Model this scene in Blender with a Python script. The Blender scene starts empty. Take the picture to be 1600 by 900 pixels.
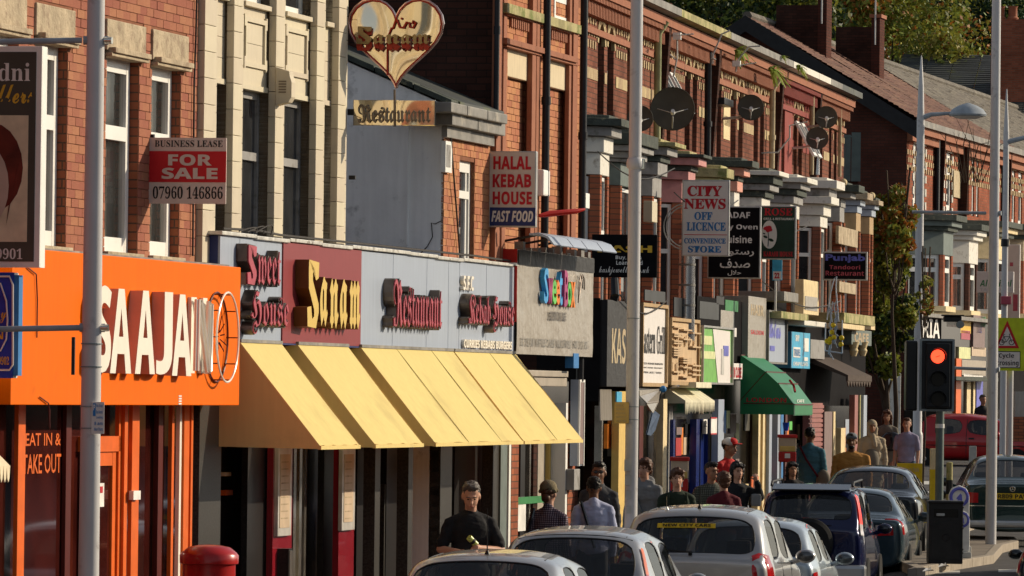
import bpy, bmesh, math, random
from mathutils import Vector, Matrix, noise
from mathutils.bvhtree import BVHTree
R = random.Random(7)
sc = bpy.context.scene
COL = sc.collection
work = bpy.data.scenes.new('work')          # scratch scene for evaluating modifiers and text; removed at the end
def evaluated(o):
    work.collection.objects.link(o); vl = work.view_layers[0]; vl.update(); dg = vl.depsgraph
    me = bpy.data.meshes.new_from_object(o.evaluated_get(dg)); bpy.data.objects.remove(o); return me
# ---------------------------------------------------------------- camera
EYE = 2.85
F = 10000.0
cam = bpy.data.cameras.new('camera'); cam.lens = 225; cam.sensor_width = 36
cam.clip_start = 1; cam.clip_end = 3000
cam_ob = bpy.data.objects.new('camera', cam); COL.objects.link(cam_ob)
CR = Matrix.Rotation(math.pi/2 + 0.0165, 3, 'X') @ Matrix.Rotation(0.012, 3, 'Z')
cam_ob.matrix_world = Matrix.Translation((0, 0, EYE)) @ CR.to_4x4()
sc.camera = cam_ob
# ---------------------------------------------------------------- sky, sun, exposure
SUN = Vector((1.13, 0.525, 0.50)).normalized()
elev = math.asin(SUN.z); azim = math.atan2(SUN.x, SUN.y)
world = bpy.data.worlds.new('World'); sc.world = world; world.use_nodes = True
nt = world.node_tree
bg = nt.nodes['Background']; sky = nt.nodes.new('ShaderNodeTexSky')
sky.sky_type = 'NISHITA'; sky.sun_disc = False; sky.sun_elevation = elev; sky.sun_rotation = azim
hs_ = nt.nodes.new('ShaderNodeHueSaturation'); hs_.inputs['Saturation'].default_value = .5     # a hazy autumn sky, less blue than the clear one
nt.links.new(sky.outputs[0], hs_.inputs['Color']); nt.links.new(hs_.outputs[0], bg.inputs[0]); bg.inputs[1].default_value = 0.112
sl = bpy.data.lights.new('sun', 'SUN'); sl.energy = 4.6; sl.angle = math.radians(0.5); sl.color = (1.0, 0.85, 0.63)
so = bpy.data.objects.new('sun', sl); COL.objects.link(so)
so.rotation_euler = SUN.to_track_quat('Z', 'Y').to_euler(); so.location = (40, 20, 40)
sc.view_settings.view_transform = 'Standard'; sc.view_settings.look = 'None'
sc.view_settings.exposure = 0.0; sc.view_settings.gamma = 1.0
sc.cycles.max_bounces = 6

# ---------------------------------------------------------------- picture to place
def ray(px, py):
    return CR @ Vector(((px-800)/F, -(py-450)/F, -1))
def at(px, py, Y):
    "point of the place seen at that pixel at depth Y"
    r = ray(px, py); k = Y/r.y
    return Vector((r.x*k, Y, EYE + r.z*k))
class Frame:
    "a vertical wall line: t metres along it, p metres out of it, z up"
    def __init__(s, ox, k, oy=0.0):
        l = math.hypot(k, 1); s.d = (k/l, 1/l); s.n = (1/l, -k/l); s.o = (ox, oy)
        s.rot = math.atan2(s.d[1], s.d[0])
    def W(s, px, py=600, p=0.0):
        r = ray(px, py)
        ox = s.o[0]+s.n[0]*p; oy = s.o[1]+s.n[1]*p
        # o + t d = k r
        det = s.d[0]*(-r.y) - s.d[1]*(-r.x)
        t = ((-ox)*(-r.y) - (-oy)*(-r.x))/det
        k = (s.d[0]*(-oy) - s.d[1]*(-ox))/det
        return t, EYE + r.z*k
    def Wt(s, px, py, t):
        "where the ray crosses the cross plane at t: (p, z)"
        r = ray(px, py)
        den = r.x*s.d[0] + r.y*s.d[1]
        k = (t + s.o[0]*s.d[0] + s.o[1]*s.d[1])/den
        x = r.x*k - s.o[0]; y = r.y*k - s.o[1]
        return x*s.n[0] + y*s.n[1], EYE + r.z*k
    def at(s, t, p, z):
        return Vector((s.o[0]+s.d[0]*t+s.n[0]*p, s.o[1]+s.d[1]*t+s.n[1]*p, z))
FA = Frame(-14.5, .205)          # near buildings
FB = Frame(-13.4, .160)          # the terrace beyond
FC = Frame(-25.6, .216)          # terrace past the junction

def smooth(a, b, x):
    u = max(0, min(1, (x-a)/(b-a))); return u*u*(3-2*u)
def ground_z(x, y):
    g1 = 0 if y < 88 else (.022*(y-88) if y < 112 else .53+.014*(y-112))
    g2 = .35 + .006*(y-90) if y < 105 else .44+.0138*(y-105)
    if y < 90: g2 = max(0, .35*smooth(60, 90, y))
    g = g1+(g2-g1)*smooth(4.6, 5.8, x)
    return min(g, 2.2)

# ---------------------------------------------------------------- materials
MATS = {}
def mat(name, col, rough=.65, metal=0.0, var=.18, scale=6.0, bump=0.0, bscale=40.0, spec=.25, emit=0, coat=0, streak=0.0, island=0.0, trans=0.0, alpha=1.0, dirt=None):
    m = bpy.data.materials.new(name); m.use_nodes = True; n = m.node_tree; N = n.nodes; L = n.links
    b = N['Principled BSDF']
    b.inputs['Roughness'].default_value = rough; b.inputs['Metallic'].default_value = metal
    b.inputs['Specular IOR Level'].default_value = spec; b.inputs['Coat Weight'].default_value = coat
    b.inputs['Transmission Weight'].default_value = trans; b.inputs['Alpha'].default_value = alpha
    tc = N.new('ShaderNodeTexCoord')
    src = tc.outputs['Object']
    no = N.new('ShaderNodeTexNoise'); no.inputs['Scale'].default_value = scale; no.inputs['Detail'].default_value = 6
    L.new(src, no.inputs['Vector'])
    fac = no.outputs['Fac']
    if streak:
        mp = N.new('ShaderNodeMapping'); mp.inputs['Scale'].default_value = (9, 9, .7); L.new(src, mp.inputs['Vector'])
        n2 = N.new('ShaderNodeTexNoise'); n2.inputs['Scale'].default_value = 2; n2.inputs['Detail'].default_value = 4
        L.new(mp.outputs[0], n2.inputs['Vector'])
        mx = N.new('ShaderNodeMix'); mx.inputs[0].default_value = streak
        L.new(fac, mx.inputs[2]); L.new(n2.outputs['Fac'], mx.inputs[3]); fac = mx.outputs[0]
    ramp = N.new('ShaderNodeMapRange'); ramp.inputs[1].default_value = .3; ramp.inputs[2].default_value = .7
    ramp.inputs[3].default_value = 1-var; ramp.inputs[4].default_value = 1+var
    L.new(fac, ramp.inputs[0])
    val = ramp.outputs[0]
    if island:
        ge = N.new('ShaderNodeNewGeometry'); oi = N.new('ShaderNodeObjectInfo')
        ad = N.new('ShaderNodeMath'); ad.operation = 'ADD'; L.new(ge.outputs['Random Per Island'], ad.inputs[0]); L.new(oi.outputs['Random'], ad.inputs[1])
        fr = N.new('ShaderNodeMath'); fr.operation = 'FRACT'; L.new(ad.outputs[0], fr.inputs[0])
        mr = N.new('ShaderNodeMapRange'); mr.inputs[3].default_value = 1-island; mr.inputs[4].default_value = 1+island
        L.new(fr.outputs[0], mr.inputs[0])
        mu = N.new('ShaderNodeMath'); mu.operation = 'MULTIPLY'; L.new(val, mu.inputs[0]); L.new(mr.outputs[0], mu.inputs[1]); val = mu.outputs[0]
    hs = N.new('ShaderNodeHueSaturation'); hs.inputs['Color'].default_value = (*col, 1); L.new(val, hs.inputs['Value'])
    out = hs.outputs[0]
    if island:
        hm = N.new('ShaderNodeMapRange'); hm.inputs[3].default_value = .49; hm.inputs[4].default_value = .51
        L.new(fr.outputs[0], hm.inputs[0]); L.new(hm.outputs[0], hs.inputs['Hue'])
    if dirt:
        n3 = N.new('ShaderNodeTexNoise'); n3.inputs['Scale'].default_value = dirt[1]; n3.inputs['Detail'].default_value = 8; n3.inputs['Roughness'].default_value = .65
        L.new(src, n3.inputs['Vector'])
        r3 = N.new('ShaderNodeMapRange'); r3.inputs[1].default_value = dirt[2]; r3.inputs[2].default_value = dirt[2]+.12; L.new(n3.outputs['Fac'], r3.inputs[0])
        mx = N.new('ShaderNodeMix'); mx.data_type = 'RGBA'; L.new(r3.outputs[0], mx.inputs[0]); L.new(out, mx.inputs[6]); mx.inputs[7].default_value = (*dirt[0], 1)
        out = mx.outputs[2]
    L.new(out, b.inputs['Base Color'])
    if bump:
        nb = N.new('ShaderNodeTexNoise'); nb.inputs['Scale'].default_value = bscale; nb.inputs['Detail'].default_value = 5; L.new(src, nb.inputs['Vector'])
        bp = N.new('ShaderNodeBump'); bp.inputs['Strength'].default_value = bump; bp.inputs['Distance'].default_value = .02
        L.new(nb.outputs['Fac'], bp.inputs['Height']); L.new(bp.outputs[0], b.inputs['Normal'])
    if emit:
        b.inputs['Emission Color'].default_value = (*col, 1); b.inputs['Emission Strength'].default_value = emit
    MATS[name] = m
    return m
def brick_mat(name, c1, c2, mortar, var=.3, w=.225, h=.075):
    m = bpy.data.materials.new(name); m.use_nodes = True; n = m.node_tree; N = n.nodes; L = n.links
    b = N['Principled BSDF']; b.inputs['Roughness'].default_value = .85; b.inputs['Specular IOR Level'].default_value = .05
    tc = N.new('ShaderNodeTexCoord'); sp = N.new('ShaderNodeSeparateXYZ'); L.new(tc.outputs['Object'], sp.inputs[0])
    ad = N.new('ShaderNodeMath'); L.new(sp.outputs[0], ad.inputs[0]); L.new(sp.outputs[1], ad.inputs[1])
    cb = N.new('ShaderNodeCombineXYZ'); L.new(ad.outputs[0], cb.inputs[0]); L.new(sp.outputs[2], cb.inputs[1])
    br = N.new('ShaderNodeTexBrick'); br.inputs['Scale'].default_value = 1; br.inputs['Brick Width'].default_value = w
    br.inputs['Row Height'].default_value = h; br.inputs['Mortar Size'].default_value = .007; br.inputs['Mortar Smooth'].default_value = .2
    br.inputs['Color1'].default_value = (*c1, 1); br.inputs['Color2'].default_value = (*c2, 1); br.inputs['Mortar'].default_value = (*mortar, 1)
    L.new(cb.outputs[0], br.inputs['Vector'])
    no = N.new('ShaderNodeTexNoise'); no.inputs['Scale'].default_value = .9; no.inputs['Detail'].default_value = 7; L.new(tc.outputs['Object'], no.inputs['Vector'])
    mr = N.new('ShaderNodeMapRange'); mr.inputs[1].default_value = .3; mr.inputs[2].default_value = .7; mr.inputs[3].default_value = 1-var; mr.inputs[4].default_value = 1+var*.6
    L.new(no.outputs['Fac'], mr.inputs[0])
    hs = N.new('ShaderNodeHueSaturation'); L.new(br.outputs['Color'], hs.inputs['Color']); L.new(mr.outputs[0], hs.inputs['Value'])
    L.new(hs.outputs[0], b.inputs['Base Color'])
    bp = N.new('ShaderNodeBump'); bp.inputs['Strength'].default_value = .6; bp.inputs['Distance'].default_value = .01; bp.invert = True
    L.new(br.outputs['Fac'], bp.inputs['Height']); L.new(bp.outputs[0], b.inputs['Normal'])
    MATS[name] = m
    return m

# ---------------------------------------------------------------- mesh builder
class G:
    def __init__(s): s.v = []; s.f = []; s.m = []; s.mi = 0
    def add(s, vs, fs):
        o = len(s.v); s.v += [tuple(v) for v in vs]; s.f += [tuple(i+o for i in f) for f in fs]; s.m += [s.mi]*len(fs); return s
    def box(s, a0, a1, b0, b1, c0, c1):
        vs = [(a, b, c) for a in (a0, a1) for b in (b0, b1) for c in (c0, c1)]
        return s.add(vs, [(0,1,3,2),(4,6,7,5),(0,4,5,1),(2,3,7,6),(0,2,6,4),(1,5,7,3)])
    def prism(s, pts, axis, a, b):
        "outline in the other two axes, extruded along axis (0 t, 1 p, 2 z)"
        def mk(u, v, w): return (w, u, v) if axis == 0 else ((u, w, v) if axis == 1 else (u, v, w))
        n = len(pts)
        vs = [mk(u, v, a) for u, v in pts]+[mk(u, v, b) for u, v in pts]
        return s.add(vs, [tuple(range(n)), tuple(range(2*n-1, n-1, -1))]+[(i, i+n, (i+1) % n+n, (i+1) % n) for i in range(n)])
    def quad(s, a, b, c, d): return s.add([a, b, c, d], [(0, 1, 2, 3)])
    def tube(s, pts, r, n=8, cap=True):
        pts = [Vector(p) for p in pts]; k = len(pts)
        rs = r if isinstance(r, (list, tuple)) else [r]*k
        vs = []; up = Vector((0, 0, 1)); prev = None
        for i, p in enumerate(pts):
            t = (pts[min(i+1, k-1)]-pts[max(i-1, 0)]).normalized()
            if prev is None:
                a = t.cross(up); a = t.cross(Vector((1, 0, 0))) if a.length < .05 else a
            else: a = prev-t*prev.dot(t)
            a.normalize(); prev = a; b = t.cross(a)
            for j in range(n):
                w = 2*math.pi*j/n; vs.append(p+(a*math.cos(w)+b*math.sin(w))*rs[i])
        fs = [(i*n+j, i*n+(j+1) % n, (i+1)*n+(j+1) % n, (i+1)*n+j) for i in range(k-1) for j in range(n)]
        if cap: fs += [tuple(range(n)), tuple(range((k-1)*n+n-1, (k-1)*n-1, -1))]
        return s.add(vs, fs)
    def ring(s, c, r, tr, ax, ay, n=24, m=6, arc=2*math.pi, a0=0):
        c = Vector(c); ax = Vector(ax); ay = Vector(ay); full = arc > 6.28
        return s.tube([c+ax*r*math.cos(a0+arc*i/n)+ay*r*math.sin(a0+arc*i/n) for i in range(n+1)], tr, m, cap=not full)
    def lathe(s, c, prof, n=20, arc=1.0):
        "prof: (radius, height) from the bottom up, round the vertical through c"
        c = Vector(c); vs = []
        for r, z in prof:
            for j in range(n):
                w = 2*math.pi*j/n; vs.append(c+Vector((r*math.cos(w), r*math.sin(w), z)))
        k = len(prof)
        fs = [(i*n+j, i*n+(j+1) % n, (i+1)*n+(j+1) % n, (i+1)*n+j) for i in range(k-1) for j in range(n)]
        fs += [tuple(range(n)), tuple(range(k*n-1, (k-1)*n-1, -1))]
        return s.add(vs, fs)
    def ball(s, c, rx, ry=None, rz=None, n=10, m=7, rot=None):
        ry = ry or rx; rz = rz or rx; c = Vector(c); vs = []
        for i in range(1, m):
            a = math.pi*i/m
            for j in range(n):
                w = 2*math.pi*j/n; q = Vector((rx*math.sin(a)*math.cos(w), ry*math.sin(a)*math.sin(w), rz*math.cos(a)))
                vs.append(c+(rot @ q if rot else q))
        t = Vector((0, 0, rz)); t = rot @ t if rot else t
        vs += [c+t, c-t]; T = len(vs)-2
        fs = [(i*n+j, (i+1)*n+j, (i+1)*n+(j+1) % n, i*n+(j+1) % n) for i in range(m-2) for j in range(n)]
        fs += [(T, j, (j+1) % n) for j in range(n)]+[(T+1, (m-2)*n+(j+1) % n, (m-2)*n+j) for j in range(n)]
        return s.add(vs, fs)
    def xf(s, fn): s.v = [tuple(fn(*v)) for v in s.v]; return s
def mesh_of(name, g, mats, smooth_=False, recalc=True, bevel=0):
    me = bpy.data.meshes.new(name); me.from_pydata(g.v, [], g.f)
    for m in (mats if isinstance(mats, (list, tuple)) else [mats]): me.materials.append(m if not isinstance(m, str) else MATS[m])
    if any(g.m): me.polygons.foreach_set('material_index', g.m)
    if recalc or bevel:
        bm = bmesh.new(); bm.from_mesh(me)
        if bevel: bmesh.ops.bevel(bm, geom=list(bm.edges), offset=bevel, segments=2, affect='EDGES', profile=.6)
        bmesh.ops.recalc_face_normals(bm, faces=bm.faces); bm.to_mesh(me); bm.free()
    if smooth_:
        me.polygons.foreach_set('use_smooth', [True]*len(me.polygons))
        if smooth_ != 'all':
            me.set_sharp_from_angle(angle=math.radians(40))
    me.update(); return me
FRAME_OF = {}                      # object name -> (frame, t0, p0, z0)
def loc_fn(o):
    fr = FRAME_OF.get(o.name) if o else None
    if fr is None: return None
    _, t0, p0, z0 = fr
    return lambda t, p, z: (t-t0, -(p-p0), z-z0)
def tag(o, label=None, cat=None, group=None, kind=None):
    if label: o['label'] = label
    if cat: o['category'] = cat
    if group: o['group'] = group
    if kind: o['kind'] = kind
    return o
def thing(name, label, cat, fr=None, t=0, p=0, z=0, group=None, loc=None, rot=0, kind=None):
    o = bpy.data.objects.new(name, None); COL.objects.link(o); o.empty_display_size = .2
    if fr: o.location = fr.at(t, p, z); o.rotation_euler = (0, 0, fr.rot); FRAME_OF[o.name] = (fr, t, p, z)
    else: o.location = loc or (0, 0, 0); o.rotation_euler = (0, 0, rot)
    tag(o, label, cat, group, kind); return o
def part(name, g, mats, parent, label=None, sm=False, bevel=0, kind=None, mesh=None):
    "a mesh child; builder coordinates are those of the thing's frame"
    if g is not None:
        top = parent
        fn = loc_fn(parent)
        if fn: g.xf(fn)
        mesh = mesh_of(name, g, mats, sm, bevel=bevel)
    o = bpy.data.objects.new(name, mesh); COL.objects.link(o); o.parent = parent
    if parent and parent.name in FRAME_OF and parent.type == 'EMPTY': FRAME_OF[o.name] = FRAME_OF[parent.name]
    elif parent and parent.name in FRAME_OF: FRAME_OF[o.name] = FRAME_OF[parent.name]
    if label: o['label'] = label
    if kind: o['kind'] = kind
    return o
def solo(name, g, mats, label, cat, fr=None, t=0, p=0, z=0, group=None, sm=False, bevel=0, loc=None, rot=0, kind=None):
    "a thing that is one mesh"
    if fr:
        g.xf(lambda a, b, c: (a-t, -(b-p), c-z))
        me = mesh_of(name, g, mats, sm, bevel=bevel); o = bpy.data.objects.new(name, me); COL.objects.link(o)
        o.location = fr.at(t, p, z); o.rotation_euler = (0, 0, fr.rot); FRAME_OF[o.name] = (fr, t, p, z)
    else:
        me = mesh_of(name, g, mats, sm, bevel=bevel); o = bpy.data.objects.new(name, me); COL.objects.link(o)
        o.location = loc or (0, 0, 0); o.rotation_euler = (0, 0, rot)
    tag(o, label, cat, group, kind); return o

# ---------------------------------------------------------------- lettering
def sty(s, up, lo, dg=None):
    o = ''
    for x in s:
        if 'A' <= x <= 'Z': o += chr(up+ord(x)-65)
        elif 'a' <= x <= 'z': o += chr(lo+ord(x)-97)
        elif dg and x.isdigit(): o += chr(dg+int(x))
        else: o += x
    return o
def serif(s): return sty(s, 0x1D400, 0x1D41A, 0x1D7CE)
def sans(s): return sty(s, 0x1D5D4, 0x1D5EE, 0x1D7EC)
def fat(s): return sty(s, 0x1D56C, 0x1D586)
def script(s): return sty(s, 0x1D4D0, 0x1D4EA)
def ital(s): return sty(s, 0x1D63C, 0x1D656)
_tcache = {}
def glyphs(s, extrude=0.0, offset=0.0):
    if s == 'gothic S':      # a broken blackletter capital drawn by hand
        o = [(.12, 1), (1, .97), (.96, .74), (.74, .70), (.62, .86), (.46, .84), (.46, .70), (.98, .36), (1, .24), (.78, 0), (.05, .02), (0, .30), (.34, .32), (.44, .13), (.60, .17), (.60, .27), (.12, .58), (.10, .88)]
        n = len(o); quads = [(0, 1, 2, 3), (0, 3, 4), (0, 4, 5, 17), (17, 5, 6), (17, 6, 16), (6, 7, 15, 16), (7, 8, 14, 15), (8, 9, 14), (9, 13, 14), (9, 10, 13), (10, 11, 12, 13)]
        if not extrude: return ([(a, b, 0) for a, b in o], quads)
        return ([(a, b, w) for w in (-1, 1) for a, b in o], quads+[tuple(i+n for i in q[::-1]) for q in quads]+[(i, (i+1) % n, (i+1) % n+n, i+n) for i in range(n)])
    key = (s, extrude, offset)
    if key in _tcache: return _tcache[key]
    cu = bpy.data.curves.new('text', 'FONT'); cu.body = s; cu.extrude = extrude; cu.offset = offset; cu.resolution_u = 2
    o = bpy.data.objects.new('text', cu)
    me = evaluated(o)
    v = [tuple(x.co) for x in me.vertices]; f = [tuple(x.vertices) for x in me.polygons]
    bpy.data.curves.remove(cu); bpy.data.meshes.remove(me)
    xs = [q[0] for q in v]; ys = [q[1] for q in v]
    x0, x1, y0, y1 = min(xs), max(xs), min(ys), max(ys)
    w = extrude or 1
    r = ([((a-x0)/(x1-x0), (b-y0)/(y1-y0), c/w) for a, b, c in v], f); _tcache[key] = r
    return r
def text_g(s, fn, extrude=0, offset=0.0):
    v, f = glyphs(s, .3 if extrude else 0.0, offset)
    g = G(); g.add([fn(a, b, c) for a, b, c in v], f); return g
def text_wall(s, t0, t1, z0, z1, p, depth=0, offset=0.0, g=None):
    h = depth/2
    q = text_g(s, lambda u, v, w: (t0+u*(t1-t0), p+(h+w*h if depth else 0), z0+v*(z1-z0)), depth, offset)
    if g: g.add(q.v, q.f); return g
    return q
def text_cross(s, p0, p1, z0, z1, t, depth=0, offset=0.0, g=None, lean=0):
    h = depth/2
    q = text_g(s, lambda u, v, w: (t-(h+w*h if depth else 0), p0+u*(p1-p0)+lean*v, z0+v*(z1-z0)), depth, offset)
    if g: g.add(q.v, q.f); return g
    return q
# ---------------------------------------------------------------- the materials of this street
mat('brick_red', (.345, .142, .09), .85, var=.12, scale=3, bump=.3, bscale=60, spec=.05, island=.13)
mat('brick_orange', (.43, .19, .105), .85, var=.12, scale=2, bump=.3, bscale=60, spec=.05, island=.12)
mat('mortar', (.23, .10, .06), .95, var=.2, scale=5, spec=.1)
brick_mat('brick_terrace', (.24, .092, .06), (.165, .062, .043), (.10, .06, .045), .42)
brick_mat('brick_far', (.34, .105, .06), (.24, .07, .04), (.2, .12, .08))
brick_mat('brick_pier', (.36, .12, .06), (.27, .085, .05), (.12, .07, .05))
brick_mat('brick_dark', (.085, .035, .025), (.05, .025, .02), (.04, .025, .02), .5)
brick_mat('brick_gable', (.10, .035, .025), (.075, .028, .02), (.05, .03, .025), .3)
mat('painted_red', (.22, .03, .02), .7, var=.1, bump=.1)
mat('lintel_stone', (.42, .34, .235), .9, var=.22, scale=5, bump=.8, bscale=25, spec=.2, dirt=((.27, .2, .14), 4, .52))
mat('terracotta', (.56, .49, .365), .6, var=.08, scale=3, bump=.12, bscale=12, spec=.25, island=.07, streak=.4, dirt=((.40, .34, .25), 1.8, .60))
mat('faience_joint', (.22, .17, .12), .9)
mat('cream_stone', (.66, .53, .31), .8, var=.15, bump=.3, bscale=30)
mat('cream_brick', (.40, .30, .17), .85, var=.15, island=.15)
mat('red_sandstone', (.29, .11, .06), .8, var=.15, bump=.3, bscale=20, streak=.3)
mat('pale_sandstone', (.6, .5, .34), .85, var=.12, streak=.5)
mat('mossy_stone', (.36, .32, .16), .9, var=.35, scale=4, bump=.4, dirt=((.17, .19, .06), 3, .5))
mat('whitewash', (.90, .90, .88), .8, var=.1, scale=2.5, bump=.3, bscale=8, spec=.2, streak=.5, dirt=((.50, .50, .48), 2.6, .60))
mat('white_paint', (.66, .635, .57), .6, var=.08, dirt=((.36, .32, .26), 6, .55))
mat('upvc', (.82, .81, .77), .35, var=.04)
mat('grey_paint', (.27, .26, .25), .6, var=.15, dirt=((.15, .14, .12), 5, .55))
mat('green_paint', (.12, .15, .14), .6, var=.15)
mat('dark_slab', (.055, .065, .055), .8, var=.3, bump=.4, dirt=((.2, .19, .12), 8, .6))
mat('pink_paint', (.50, .22, .21), .6, var=.15, dirt=((.33, .16, .15), 5, .56))
mat('salmon_paint', (.62, .28, .21), .6, var=.12)
mat('lime_paint', (.6, .62, .32), .6, var=.15)
mat('tan_wood', (.40, .27, .14), .7, var=.2, streak=.6)
mat('carved_wood', (.52, .37, .22), .7, var=.2, streak=.6, bump=.3)
mat('lead', (.20, .19, .175), .6, var=.3, scale=4, bump=.2, dirt=((.33, .3, .25), 3, .55))
mat('iron_black', (.018, .018, .022), .35, var=.2)
mat('pipe_green', (.30, .31, .16), .55, var=.2)
mat('pipe_cream', (.45, .36, .22), .6, var=.2, dirt=((.25, .16, .09), 6, .55))
mat('steel_flue', (.62, .62, .64), .22, metal=.9, var=.05)
mat('cable', (.03, .025, .022), .6)
mat('window_glass', (.030, .032, .036), .06, var=.5, scale=1.5, spec=.9)
mat('window_glass_pale', (.05, .055, .055), .04, var=.5, scale=1.2, spec=.8, alpha=.32)
mat('net_curtain', (.42, .40, .35), .9, var=.15)
mat('shop_glass', (.010, .008, .007), .10, var=.6, scale=2, spec=.12)
mat('glass_maroon', (.045, .008, .006), .05, var=.6, scale=1.5, spec=.9)
mat('orange_sign', (.78, .14, .002), .6, var=.07, scale=2, streak=.6, dirt=((.66, .12, .004), 2.5, .62), spec=.06)
mat('orange_frame', (.72, .13, .015), .4, var=.1)
mat('maroon_frame', (.09, .010, .007), .4, var=.1)
mat('letter_cream', (.82, .76, .66), .4, var=.04)
mat('letter_pink', (.62, .30, .22), .5, var=.06)
mat('neon_white', (.85, .8, .72), .25, var=.03)
mat('neon_pink', (.42, .07, .10), .35, var=.15)
mat('letter_metal', (.13, .105, .09), .3, metal=.6, var=.3)
mat('panel_blue_grey', (.35, .40, .49), .4, var=.08, scale=2, streak=.8)
mat('panel_burgundy', (.25, .04, .045), .4, var=.07, streak=.4)
mat('burgundy_gloss', (.25, .012, .022), .18, var=.08, coat=.4)
mat('letter_gold', (.66, .46, .12), .38, var=.06)
mat('letter_bronze', (.13, .045, .012), .4, var=.1)
mat('capping', (.62, .60, .55), .35, metal=.3, var=.25, scale=9, dirt=((.2, .17, .13), 8, .56))
mat('awning_yellow', (.86, .71, .29), .8, var=.07, scale=1.0, spec=.15, streak=.6, bump=.5, bscale=2.2, dirt=((.74, .60, .25), .8, .58))
mat('awning_seam', (.40, .28, .08), .8)
mat('awning_green', (.018, .19, .07), .4, var=.12, scale=3)
mat('awning_cream', (.7, .6, .42), .8)
mat('granite', (.055, .052, .048), .3, var=.45, scale=55, bump=.05)
mat('granite_dark', (.018, .017, .017), .3, var=.5, scale=50, spec=.3)
mat('menu_paper', (.52, .40, .28), .5, var=.12, scale=5)
mat('menu_frame', (.62, .6, .56), .3, metal=.3)
mat('curtain', (.62, .47, .13), .8, var=.15, streak=.8)
mat('chrome', (.7, .66, .58), .15, metal=.9)
mat('brass_mirror', (.74, .65, .50), .06, metal=1.0, var=.08, scale=1.2, bump=.5, bscale=1.3)
for n_ in MATS['brass_mirror'].node_tree.nodes:
    if n_.type == 'TEX_NOISE': n_.inputs['Detail'].default_value = 0
    if n_.type == 'BUMP': n_.inputs['Distance'].default_value = .25
mat('pink_chrome', (.72, .45, .40), .2, metal=.8)
mat('letter_red', (.42, .035, .015), .45)
mat('letter_brass', (.30, .21, .10), .3, metal=.5)
mat('sign_red', (.52, .012, .02), .45, var=.04)
mat('sign_board', (.62, .53, .48), .5, var=.05)
mat('sign_white', (.70, .66, .63), .5, var=.05)
mat('sign_navy', (.022, .035, .14), .45, var=.05)
mat('ink_black', (.015, .013, .014), .6)
mat('ink_red', (.48, .012, .025), .5)
mat('ink_blue', (.03, .17, .42), .5)
mat('ink_gold', (.70, .42, .04), .5)
mat('ink_white', (.76, .74, .7), .5)
mat('ink_green', (.03, .2, .06), .5)
mat('sign_black', (.011, .010, .011), .7, var=.2, spec=.02)
mat('sign_dark_green', (.012, .04, .03), .13)
mat('sign_frame', (.42, .41, .40), .3, metal=.6)
mat('frame_white', (.80, .79, .75), .4, var=.04)
mat('poster_skin', (.55, .42, .34), .5, var=.15, scale=3)
mat('poster_hair', (.13, .02, .012), .5, var=.4)
mat('poster_dark', (.075, .07, .055), .45, var=.25, scale=1.5)
mat('blue_sign', (.012, .06, .42), .13)
mat('plastic_wrap', (.36, .325, .28), .25, var=.14, scale=5, streak=.7, bump=.5, bscale=7)
mat('plastic_grey', (.022, .021, .022), .5, var=.3, scale=4, streak=.9, bump=.5, bscale=9, spec=.25)
mat('plastic_dark', (.014, .015, .017), .35, var=.6, scale=4, spec=.25)
mat('shutter', (.36, .31, .25), .5, var=.15, streak=.3)
mat('shutter_pink', (.30, .11, .10), .5, var=.12)
mat('mauve_wall', (.20, .14, .135), .6, var=.15, streak=.4)
mat('navy_frame', (.015, .03, .17), .13)
mat('cyan_sign', (.05, .38, .62), .4)
mat('cyan_side', (.02, .16, .30), .4)
mat('letter_blue', (.12, .13, .5), .4, var=.3)
mat('leaf_green_sign', (.16, .42, .08), .4)
mat('sweet_orange', (.8, .22, .02), .4)
mat('sweet_green', (.12, .5, .10), .4)
mat('sweet_blue', (.06, .35, .72), .4)
mat('sweet_plum', (.38, .05, .18), .4)
mat('red_paint', (.45, .02, .015), .4)
mat('pillar_red', (.36, .012, .012), .28, var=.12, scale=4, coat=.3, dirt=((.22, .012, .012), 6, .55))
mat('fringe', (.66, .62, .46), .8, var=.15)
mat('pole_grey', (.55, .54, .54), .38, metal=.0, var=.10, scale=3, streak=.6, dirt=((.36, .34, .34), 5, .60))
mat('lamp_grey', (.30, .33, .36), .4)
mat('sticker', (.5, .5, .46), .6)
mat('notice_yellow', (.62, .42, .12), .6, var=.1)
mat('hivis', (.50, .60, .02), .45)
mat('signal_black', (.012, .014, .017), .4, var=.2)
mat('signal_edge', (.22, .26, .27), .5)
mat('signal_red_lit', (1.0, .055, .02), .4, emit=3.2)
mat('lens_dark', (.012, .01, .008), .2)
mat('bin_black', (.022, .02, .018), .45, var=.3)
mat('yellow_plastic', (.62, .43, .01), .45)
mat('asphalt', (.085, .08, .078), .9, var=.2, scale=3, bump=.4, bscale=200, spec=.2)
mat('paving', (.19, .155, .125), .9, var=.2, scale=2, bump=.2, bscale=60, island=.1)
mat('kerb_stone', (.34, .29, .23), .9, var=.15, bump=.2)
mat('road_paint', (.6, .58, .52), .8, var=.2)
mat('roof_tile', (.14, .07, .05), .85, var=.25, scale=1.2, bump=.3, bscale=30, island=.15)
mat('roof_grey', (.135, .12, .10), .85, var=.25, scale=1.2, bump=.3, bscale=30, island=.15)
mat('slate', (.055, .06, .058), .6, var=.3, scale=.8, island=.25, dirt=((.09, .10, .05), 1.5, .55))
mat('verge_dark', (.02, .02, .022), .7)
mat('bark', (.07, .05, .035), .9, bump=.6)
for nm, c in (('leaf_green', (.11, .15, .025)), ('leaf_yellow', (.22, .19, .03)), ('leaf_dark', (.025, .05, .015)), ('leaf_orange', (.26, .09, .015)), ('leaf_bright', (.22, .29, .04))):
    mat(nm, c, .6, var=.25, scale=.6, island=.35, spec=.3)
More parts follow.
